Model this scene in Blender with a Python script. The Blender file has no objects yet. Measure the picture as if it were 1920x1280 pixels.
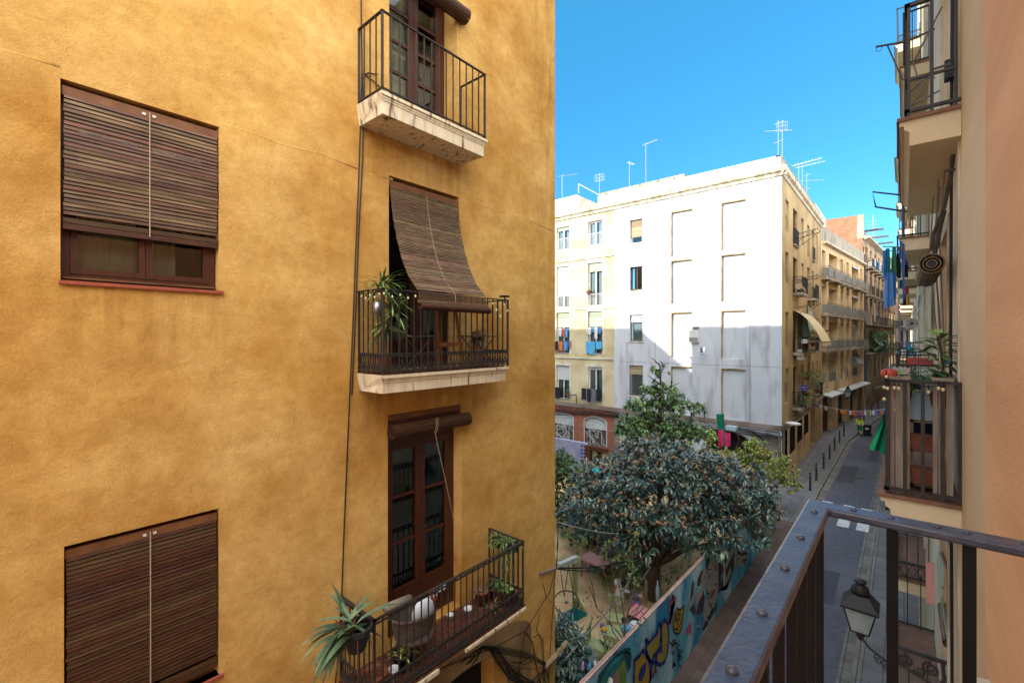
import bpy, math, random
from mathutils import Vector
random.seed(7)
R=random.Random(11)
PI=math.pi
C=bpy.context.scene.collection
EYE=8.5     # camera height; z in this script is measured from the eye unless local
# ---------------------------------------------------------------- layout rays (photo measurements -> points on real planes)
F_=853.;CX_=960.;HY_=633.;VP_=1695.
A_=math.atan((VP_-CX_)/F_)
def ray(px,py):
    u=(px-CX_)/F_; v=(HY_-py)/F_
    return (-math.sin(A_)+u*math.cos(A_), math.cos(A_)+u*math.sin(A_), v)
def rX(px,py,x): r=ray(px,py); t=x/r[0]; return (x,r[1]*t,r[2]*t)
def rY(px,py,y): r=ray(px,py); t=y/r[1]; return (r[0]*t,y,r[2]*t)
def rZ(px,py,z): r=ray(px,py); t=z/r[2]; return (r[0]*t,r[1]*t,z)
def rD(px,py,d): r=ray(px,py); return (r[0]*d,r[1]*d,r[2]*d)
G=-8.5
# ---------------------------------------------------------------- frames
class Fr:
    def __init__(s,ox,oy,ux,uy,nx,ny):
        l=math.hypot(ux,uy); s.o=(ox,oy); s.u=(ux/l,uy/l); s.n=(nx,ny)
        s.flip=(s.u[0]*s.n[1]-s.u[1]*s.n[0])<0
    def p(s,u,w,z): return (s.o[0]+s.u[0]*u+s.n[0]*w, s.o[1]+s.u[1]*u+s.n[1]*w, z)
    def hit(s,px,py,w=0):
        r=ray(px,py); o=(s.o[0]+s.n[0]*w, s.o[1]+s.n[1]*w)
        det=-r[0]*s.u[1]+r[1]*s.u[0]
        t=(-o[0]*s.u[1]+o[1]*s.u[0])/det
        return ((t*r[0]-o[0])*s.u[0]+(t*r[1]-o[1])*s.u[1], r[2]*t)
W0=Fr(0,0,1,0,0,1)               # world
YB=Fr(-5,0,0,1,1,0)              # ochre facade: u=y, w=+x
OW=Fr(.34,0,0,1,-1,0)            # our side of the street: u=y, w=-x
WF=Fr(0,30,1,0,0,-1)             # white building front: u=x, w=-y
WS=Fr(-5.33,0,0,1,1,0)           # white building street side
B2=Fr(-5.2,48,1.8,17,17/17.1,-1.8/17.1)
_l=math.hypot(2.63,33); B3=Fr(-3.42,64.85,2.63,33,33/_l,-2.63/_l)
MW=Fr(-4.3,0,0,1,1,0)            # mural wall
# ---------------------------------------------------------------- mesh builder
class MB:
    def __init__(s,fr=W0): s.v=[];s.f=[];s.fr=fr
    def q(s,*pts):
        n=len(s.v); s.v+= [s.fr.p(*p) for p in pts]; s.f.append(tuple(range(n,n+len(pts)))); return s
    def box(s,u0,u1,w0,w1,z0,z1):
        if u0>u1:u0,u1=u1,u0
        if w0>w1:w0,w1=w1,w0
        if z0>z1:z0,z1=z1,z0
        n=len(s.v)
        for z in (z0,z1):
            for (u,w) in ((u0,w0),(u1,w0),(u1,w1),(u0,w1)): s.v.append(s.fr.p(u,w,z))
        fs=[(3,2,1,0),(4,5,6,7),(0,1,5,4),(1,2,6,5),(2,3,7,6),(3,0,4,7)]
        if s.fr.flip: fs=[t[::-1] for t in fs]
        s.f+=[tuple(n+i for i in t) for t in fs]; return s
    def hexa(s,b,t):
        # b,t: 4 bottom pts, 4 top pts
        n=len(s.v); s.v+=[s.fr.p(*p) for p in list(b)+list(t)]
        s.f+=[tuple(n+i for i in k) for k in [(3,2,1,0),(4,5,6,7),(0,1,5,4),(1,2,6,5),(2,3,7,6),(3,0,4,7)]]; return s
    def tube(s,pts,r,seg=6,cap=True,r1=None):
        P=[Vector(s.fr.p(*p)) for p in pts]; m=len(P); n=len(s.v); prev=None
        for i,p in enumerate(P):
            d=(P[min(i+1,m-1)]-P[max(i-1,0)])
            if d.length<1e-9: d=Vector((0,0,1))
            d.normalize()
            if prev is None:
                a=Vector((0,0,1)) if abs(d.z)<.9 else Vector((1,0,0))
                x=d.cross(a).normalized()
            else:
                x=prev-d*prev.dot(d)
                x=x.normalized() if x.length>1e-6 else d.orthogonal().normalized()
            prev=x; y=d.cross(x)
            rr=r if r1 is None else r+(r1-r)*i/(m-1)
            if isinstance(r,(list,tuple)): rr=r[i]
            for k in range(seg):
                a=2*PI*k/seg+PI/4; s.v.append(tuple(p+x*(rr*math.cos(a))+y*(rr*math.sin(a))))
        for i in range(m-1):
            for k in range(seg):
                a=n+i*seg+k; b=n+i*seg+(k+1)%seg; s.f.append((a,b,b+seg,a+seg))
        if cap:
            s.f.append(tuple(n+k for k in range(seg))[::-1]); s.f.append(tuple(n+(m-1)*seg+k for k in range(seg)))
        return s
    def lathe(s,c,prof,seg=16,axis='z'):
        # c centre (frame coords), prof [(r,h)]
        n=len(s.v); m=len(prof)
        for r,h in prof:
            for k in range(seg):
                a=2*PI*k/seg; x=r*math.cos(a); y=r*math.sin(a)
                q=(c[0]+x,c[1]+y,c[2]+h) if axis=='z' else ((c[0]+h,c[1]+x,c[2]+y) if axis=='u' else (c[0]+x,c[1]+h,c[2]+y))
                s.v.append(s.fr.p(*q))
        for i in range(m-1):
            for k in range(seg):
                a=n+i*seg+k; b=n+i*seg+(k+1)%seg; s.f.append((a,b,b+seg,a+seg))
        s.f.append(tuple(n+k for k in range(seg))[::-1]); s.f.append(tuple(n+(m-1)*seg+k for k in range(seg)))
        return s
    def ball(s,c,rx,ry=None,rz=None,seg=12,rings=7):
        ry=ry or rx; rz=rz or rx
        n=len(s.v)
        for i in range(rings+1):
            t=PI*i/rings; rr=max(math.sin(t),.02)
            for k in range(seg):
                a=2*PI*k/seg; s.v.append(s.fr.p(c[0]+rx*rr*math.cos(a),c[1]+ry*rr*math.sin(a),c[2]-rz*math.cos(t)))
        for i in range(rings):
            for k in range(seg):
                a=n+i*seg+k; b=n+i*seg+(k+1)%seg; s.f.append((a,b,b+seg,a+seg))
        return s
    def prism(s,poly,w0,w1):
        # poly in (u,z), extruded along w
        m=len(poly); n=len(s.v)
        s.v+=[s.fr.p(u,w0,z) for u,z in poly]+[s.fr.p(u,w1,z) for u,z in poly]
        s.f.append(tuple(range(n,n+m))); s.f.append(tuple(range(n+m,n+2*m))[::-1])
        for i in range(m):
            j=(i+1)%m; s.f.append((n+i,n+j,n+m+j,n+m+i))
        return s
    def prism_u(s,poly,u0,u1):
        # poly in (w,z), extruded along u
        m=len(poly); n=len(s.v)
        s.v+=[s.fr.p(u0,w,z) for w,z in poly]+[s.fr.p(u1,w,z) for w,z in poly]
        s.f.append(tuple(range(n,n+m))); s.f.append(tuple(range(n+m,n+2*m))[::-1])
        for i in range(m):
            j=(i+1)%m; s.f.append((n+i,n+j,n+m+j,n+m+i))
        return s
    def slab(s,poly,z0,z1):
        m=len(poly); n=len(s.v)
        s.v+=[s.fr.p(u,w,z0) for u,w in poly]+[s.fr.p(u,w,z1) for u,w in poly]
        s.f.append(tuple(range(n,n+m))[::-1]); s.f.append(tuple(range(n+m,n+2*m)))
        for i in range(m):
            j=(i+1)%m; s.f.append((n+i,n+j,n+m+j,n+m+i))
        return s
    def wall(s,u0,u1,z0,z1,holes,d=.2,w=0,back=True):
        us=sorted({u0,u1}|{h[0] for h in holes}|{h[1] for h in holes}); zs=sorted({z0,z1}|{h[2] for h in holes}|{h[3] for h in holes})
        for a,b in zip(us,us[1:]):
            for c,e in zip(zs,zs[1:]):
                mu=(a+b)/2;mz=(c+e)/2
                if any(h[0]<mu<h[1] and h[2]<mz<h[3] for h in holes): continue
                s.q((a,w,c),(b,w,c),(b,w,e),(a,w,e))
        for h in holes:
            a,b,c,e=h[:4]; dd=h[4] if len(h)>4 else d
            s.q((a,w,c),(a,w-dd,c),(a,w-dd,e),(a,w,e)); s.q((b,w,e),(b,w-dd,e),(b,w-dd,c),(b,w,c))
            s.q((a,w,e),(a,w-dd,e),(b,w-dd,e),(b,w,e)); s.q((b,w,c),(b,w-dd,c),(a,w-dd,c),(a,w,c))
        return s
    def leaf(s,b,d,L,W,droop=.3,fold=.12,n=3,up=None):
        b=Vector(b); d=Vector(d).normalized(); z=Vector(up) if up else Vector((0,0,1))
        sd=d.cross(z)
        if sd.length<.05: sd=Vector((1,0,0))
        sd.normalize(); nn=sd.cross(d)
        k0=len(s.v); s.v.append(s.fr.p(*b)); p=b.copy(); dd=d.copy()
        for i in range(1,n+1):
            t=i/n; dd=(dd+Vector((0,0,-1))*droop/n*2).normalized(); p=p+dd*(L/n)
            if i==n: s.v.append(s.fr.p(*p))
            else:
                w=W*.5*math.sin(PI*(t**.8))+W*.06
                s.v.append(s.fr.p(*(p+sd*w+nn*fold*W))); s.v.append(s.fr.p(*p)); s.v.append(s.fr.p(*(p-sd*w+nn*fold*W)))
        s.f+=[(k0,k0+1,k0+2),(k0,k0+2,k0+3)]
        for i in range(n-2):
            a=k0+1+3*i; s.f+=[(a,a+3,a+4,a+1),(a+1,a+4,a+5,a+2)]
        a=k0+1+3*(n-2); e=a+3; s.f+=[(a,e,a+1),(a+1,e,a+2)]
    def build(s,name,m,parent=None,smooth=False,local=False,bevel=0,**kw):
        me=bpy.data.meshes.new(name); ox,oy,oz=0,0,0
        if not local:
            oz=EYE; o=parent
            while o is not None: ox-=o.location.x; oy-=o.location.y; oz-=o.location.z; o=o.parent
        me.from_pydata([(x+ox,y+oy,z+oz) for x,y,z in s.v],[],s.f)
        me.materials.append(m)
        if smooth: me.polygons.foreach_set('use_smooth',[True]*len(me.polygons))
        ob=bpy.data.objects.new(name,me); C.objects.link(ob); ob.parent=parent
        if bevel:
            b=ob.modifiers.new('b','BEVEL'); b.width=bevel; b.segments=2; b.limit_method='ANGLE'; b.angle_limit=.8
        for k,v in kw.items(): ob[k]=v
        return ob
def tag(o,label,cat,group=None,kind=None):
    if label:o['label']=label
    if cat:o['category']=cat
    if group:o['group']=group
    if kind:o['kind']=kind
    return o
def thing(name,label,cat,loc=(0,0,G),group=None,rz=0):
    o=bpy.data.objects.new(name,None); o.empty_display_size=.1; C.objects.link(o)
    o.location=(loc[0],loc[1],loc[2]+EYE); o.rotation_euler=(0,0,rz)
    return tag(o,label,cat,group)
def struct(ob,label=None):
    ob['kind']='structure'
    if label: ob['label']=label
    return ob
def kids(o): return [c for c in bpy.data.objects if c.parent==o]
def dup(o,loc=None,label=None,parent=None,rz=None):
    ks=kids(o); c=o.copy(); C.objects.link(c); c.parent=parent
    if loc: c.location=(loc[0],loc[1],loc[2]+EYE)
    if rz is not None: c.rotation_euler=(0,0,rz)
    if label: c['label']=label
    for k in ks: dup(k,parent=c)
    return c
# ---------------------------------------------------------------- materials
def hexl(h):
    h=h.lstrip('#'); r=[int(h[i:i+2],16)/255 for i in (0,2,4)]
    return tuple((x/12.92 if x<=.04045 else ((x+.055)/1.055)**2.4) for x in r)
MATS={}
def mat(name,c,c2=None,scale=3.,rough=.8,bump=0,bscale=40.,metal=0,spec=.3,stretch=(1,1,1),lo=.35,hi=.65,c3=None,s3=.5,lo3=.45,hi3=.7,detail=6,coat=0,trans=0,sss=0):
    if name in MATS: return MATS[name]
    m=bpy.data.materials.new(name); MATS[name]=m; m.use_nodes=True; nt=m.node_tree; N=nt.nodes; L=nt.links; bs=N['Principled BSDF']
    c=hexl(c) if isinstance(c,str) else c
    bs.inputs['Roughness'].default_value=rough; bs.inputs['Metallic'].default_value=metal; bs.inputs['Specular IOR Level'].default_value=spec
    bs.inputs['Base Color'].default_value=(*c,1)
    if coat: bs.inputs['Coat Weight'].default_value=coat
    geo=N.new('ShaderNodeNewGeometry'); mp=N.new('ShaderNodeMapping'); mp.inputs['Scale'].default_value=stretch; L.new(geo.outputs['Position'],mp.inputs['Vector'])
    out=None
    if c2 is not None:
        c2=hexl(c2) if isinstance(c2,str) else c2
        n=N.new('ShaderNodeTexNoise'); n.inputs['Scale'].default_value=scale; n.inputs['Detail'].default_value=detail; n.inputs['Roughness'].default_value=.6; L.new(mp.outputs[0],n.inputs['Vector'])
        r=N.new('ShaderNodeValToRGB'); r.color_ramp.elements[0].position=lo; r.color_ramp.elements[1].position=hi; r.color_ramp.elements[0].color=(*c,1); r.color_ramp.elements[1].color=(*c2,1)
        L.new(n.outputs['Fac'],r.inputs['Fac']); out=r.outputs['Color']
        if c3 is not None:
            c3=hexl(c3) if isinstance(c3,str) else c3
            n3=N.new('ShaderNodeTexNoise'); n3.inputs['Scale'].default_value=s3; n3.inputs['Detail'].default_value=5; L.new(mp.outputs[0],n3.inputs['Vector'])
            r3=N.new('ShaderNodeValToRGB'); r3.color_ramp.elements[0].position=lo3; r3.color_ramp.elements[1].position=hi3; r3.color_ramp.elements[0].color=(0,0,0,1); r3.color_ramp.elements[1].color=(1,1,1,1)
            L.new(n3.outputs['Fac'],r3.inputs['Fac']); mx=N.new('ShaderNodeMixRGB'); L.new(r3.outputs['Color'],mx.inputs[0]); L.new(out,mx.inputs[1]); mx.inputs[2].default_value=(*c3,1); out=mx.outputs[0]
        L.new(out,bs.inputs['Base Color'])
    if bump:
        nb=N.new('ShaderNodeTexNoise'); nb.inputs['Scale'].default_value=bscale; nb.inputs['Detail'].default_value=6; L.new(mp.outputs[0],nb.inputs['Vector'])
        b=N.new('ShaderNodeBump'); b.inputs['Strength'].default_value=bump; b.inputs['Distance'].default_value=.02; L.new(nb.outputs['Fac'],b.inputs['Height']); L.new(b.outputs[0],bs.inputs['Normal'])
    m['out']=0
    return m
def nodes(m): return m.node_tree.nodes,m.node_tree.links,m.node_tree.nodes['Principled BSDF']
def tiled(name,c1,c2,mortar,bw,bh,ms=.01,rot=(0,0,0),axes='xy',rough=.8,off=.5,noise=.3,bump=.3):
    # brick texture on world position; axes choose which world axes give (row direction, column direction)
    if name in MATS: return MATS[name]
    m=bpy.data.materials.new(name); MATS[name]=m; m.use_nodes=True; N,L,bs=nodes(m)
    bs.inputs['Roughness'].default_value=rough; bs.inputs['Specular IOR Level'].default_value=.25
    g=N.new('ShaderNodeNewGeometry'); sp=N.new('ShaderNodeSeparateXYZ'); L.new(g.outputs['Position'],sp.inputs[0]); cb=N.new('ShaderNodeCombineXYZ')
    L.new(sp.outputs['XYZ'.index(axes[0].upper())],cb.inputs[0]); L.new(sp.outputs['XYZ'.index(axes[1].upper())],cb.inputs[1])
    b=N.new('ShaderNodeTexBrick'); b.inputs['Scale'].default_value=1; b.inputs['Brick Width'].default_value=bw; b.inputs['Row Height'].default_value=bh; b.inputs['Mortar Size'].default_value=ms; b.inputs['Mortar Smooth'].default_value=.2
    b.offset=off; b.inputs['Color1'].default_value=(*hexl(c1),1); b.inputs['Color2'].default_value=(*hexl(c2),1); b.inputs['Mortar'].default_value=(*hexl(mortar),1)
    L.new(cb.outputs[0],b.inputs['Vector'])
    n=N.new('ShaderNodeTexNoise'); n.inputs['Scale'].default_value=1.7; n.inputs['Detail'].default_value=8; L.new(g.outputs['Position'],n.inputs['Vector'])
    r=N.new('ShaderNodeValToRGB'); r.color_ramp.elements[0].position=.3; r.color_ramp.elements[1].position=.7; r.color_ramp.elements[0].color=(1-noise,)*3+(1,); r.color_ramp.elements[1].color=(1,1,1,1)
    L.new(n.outputs['Fac'],r.inputs['Fac'])
    mx=N.new('ShaderNodeMixRGB'); mx.blend_type='MULTIPLY'; mx.inputs[0].default_value=1; L.new(b.outputs['Color'],mx.inputs[1]); L.new(r.outputs[0],mx.inputs[2]); L.new(mx.outputs[0],bs.inputs['Base Color'])
    if bump:
        bp=N.new('ShaderNodeBump'); bp.invert=True; bp.inputs['Strength'].default_value=bump; bp.inputs['Distance'].default_value=.02; L.new(b.outputs['Fac'],bp.inputs['Height']); L.new(bp.outputs[0],bs.inputs['Normal'])
    return m
def glassmat(name='window_glass',tint=(.75,.8,.8),boost=.06):
    m=bpy.data.materials.new(name); MATS[name]=m; m.use_nodes=True; nt=m.node_tree; N=nt.nodes; L=nt.links; N.remove(N['Principled BSDF']); o=N['Material Output']
    t=N.new('ShaderNodeBsdfTransparent'); t.inputs[0].default_value=(*tint,1); g=N.new('ShaderNodeBsdfGlossy'); g.inputs['Roughness'].default_value=.015
    lw=N.new('ShaderNodeFresnel'); lw.inputs[0].default_value=1.55; a=N.new('ShaderNodeMath'); a.operation='ADD'; a.inputs[1].default_value=boost; a.use_clamp=True
    nz=N.new('ShaderNodeTexNoise'); nz.inputs['Scale'].default_value=1.3; nz.inputs['Detail'].default_value=1
    bp=N.new('ShaderNodeBump'); bp.inputs['Strength'].default_value=.05; bp.inputs['Distance'].default_value=.03; L.new(nz.outputs['Fac'],bp.inputs['Height']); L.new(bp.outputs[0],g.inputs['Normal'])
    L.new(lw.outputs[0],a.inputs[0]); mx=N.new('ShaderNodeMixShader'); L.new(a.outputs[0],mx.inputs[0]); L.new(t.outputs[0],mx.inputs[1]); L.new(g.outputs[0],mx.inputs[2]); L.new(mx.outputs[0],o.inputs['Surface'])
    return m
# ochre hand-trowelled render
def ochre():
    m=mat('ochre_render','#cca258','#d8b372',scale=1.1,rough=.92,bump=0,c3='#b2823c',s3=.7,lo3=.42,hi3=.7,spec=.15,detail=9,lo=.3,hi=.7)
    N,L,bs=nodes(m)
    prev=bs.inputs['Base Color'].links[0].from_socket
    geo=[n for n in N if n.type=='NEW_GEOMETRY'][0]
    def noise(sc,det=8,rough=.6,dist=0,st=None):
        n=N.new('ShaderNodeTexNoise'); n.inputs['Scale'].default_value=sc; n.inputs['Detail'].default_value=det; n.inputs['Roughness'].default_value=rough; n.inputs['Distortion'].default_value=dist
        if st: mp=N.new('ShaderNodeMapping'); mp.inputs['Scale'].default_value=st; mp.inputs['Rotation'].default_value=(.5,0,0) if st[2]>.9 else (0,0,0); L.new(geo.outputs['Position'],mp.inputs['Vector']); L.new(mp.outputs[0],n.inputs['Vector'])
        else: L.new(geo.outputs['Position'],n.inputs['Vector'])
        return n
    def mul(prev,n,lo,hi,c0,c1,f=1.):
        r=N.new('ShaderNodeValToRGB'); r.color_ramp.elements[0].position=lo; r.color_ramp.elements[1].position=hi; r.color_ramp.elements[0].color=(*c0,1); r.color_ramp.elements[1].color=(*c1,1)
        L.new(n if hasattr(n,'is_linked') else n.outputs['Fac'],r.inputs[0]); mx=N.new('ShaderNodeMixRGB'); mx.blend_type='MULTIPLY'; mx.inputs[0].default_value=f; L.new(prev,mx.inputs[1]); L.new(r.outputs[0],mx.inputs[2]); return mx.outputs[0]
    n2=noise(2.6,12,.72,.35); n3=noise(9,10,.7,.2); n4=noise(150,3); n5=noise(45,8,.75); n6=noise(1.7,10,.7,.1,(1,.6,1.5))
    c=mul(prev,n6,.36,.62,(.90,.86,.79),(1.06,1.07,1.10)); c=mul(c,n2,.36,.64,(.88,.84,.77),(1.06,1.07,1.09)); c=mul(c,n3,.35,.66,(.90,.87,.82),(1.05,1.06,1.08)); c=mul(c,n5,.3,.7,(.86,.85,.83),(1.08,1.08,1.08)); c=mul(c,n4,.35,.65,(.88,.87,.85),(1.07,1.07,1.07))
    # dirt runs below the sills and slabs: own shape, fixed to the wall
    sp=N.new('ShaderNodeSeparateXYZ'); L.new(geo.outputs['Position'],sp.inputs[0])
    def rng(sock,a,b,c0,d):
        m1=N.new('ShaderNodeMapRange'); m1.interpolation_type='SMOOTHSTEP'; m1.inputs[1].default_value=a; m1.inputs[2].default_value=b; L.new(sock,m1.inputs[0])
        m2=N.new('ShaderNodeMapRange'); m2.interpolation_type='SMOOTHSTEP'; m2.inputs[1].default_value=c0; m2.inputs[2].default_value=d; m2.inputs[3].default_value=1; m2.inputs[4].default_value=0; L.new(sock,m2.inputs[0])
        x=N.new('ShaderNodeMath'); x.operation='MULTIPLY'; L.new(m1.outputs[0],x.inputs[0]); L.new(m2.outputs[0],x.inputs[1]); return x.outputs[0]
    nr=noise(6,6,.6,0,(1,1.3,.12))
    for (ya,yb,za,zb) in ((.4,1.5,-.55,.44),(2.9,4.7,1.7,2.56),(2.9,5.15,-1.3,-.62),(.4,1.5,-4.2,-3.24),(6.4,7.2,-6,9)):
        x=N.new('ShaderNodeMath'); x.operation='MULTIPLY'; L.new(rng(sp.outputs[1],ya-.1,ya+.15,yb-.15,yb+.1),x.inputs[0]); L.new(rng(sp.outputs[2],za+EYE,zb-.1+EYE,zb+.0+EYE,zb+.05+EYE),x.inputs[1])
        rr_=N.new('ShaderNodeMapRange'); rr_.inputs[1].default_value=.42; rr_.inputs[2].default_value=.62; L.new(nr.outputs['Fac'],rr_.inputs[0]); y=N.new('ShaderNodeMath'); y.operation='MULTIPLY'; L.new(x.outputs[0],y.inputs[0]); L.new(rr_.outputs[0],y.inputs[1])
        mx=N.new('ShaderNodeMixRGB'); mx.blend_type='MULTIPLY'; L.new(y.outputs[0],mx.inputs[0]); L.new(c,mx.inputs[1]); mx.inputs[2].default_value=(.80,.74,.67,1); c=mx.outputs[0]
    L.new(c,bs.inputs['Base Color'])
    b1=N.new('ShaderNodeBump'); b1.inputs['Strength'].default_value=.7; b1.inputs['Distance'].default_value=.006; L.new(n4.outputs['Fac'],b1.inputs['Height'])
    b3=N.new('ShaderNodeBump'); b3.inputs['Strength'].default_value=.5; b3.inputs['Distance'].default_value=.015; L.new(n5.outputs['Fac'],b3.inputs['Height']); L.new(b1.outputs[0],b3.inputs['Normal'])
    b2=N.new('ShaderNodeBump'); b2.inputs['Strength'].default_value=.35; b2.inputs['Distance'].default_value=.05; L.new(n2.outputs['Fac'],b2.inputs['Height']); L.new(b3.outputs[0],b2.inputs['Normal']); L.new(b2.outputs[0],bs.inputs['Normal'])
    return m
class _Mats(dict):
    def __missing__(s,k): return MATS[k]
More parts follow.
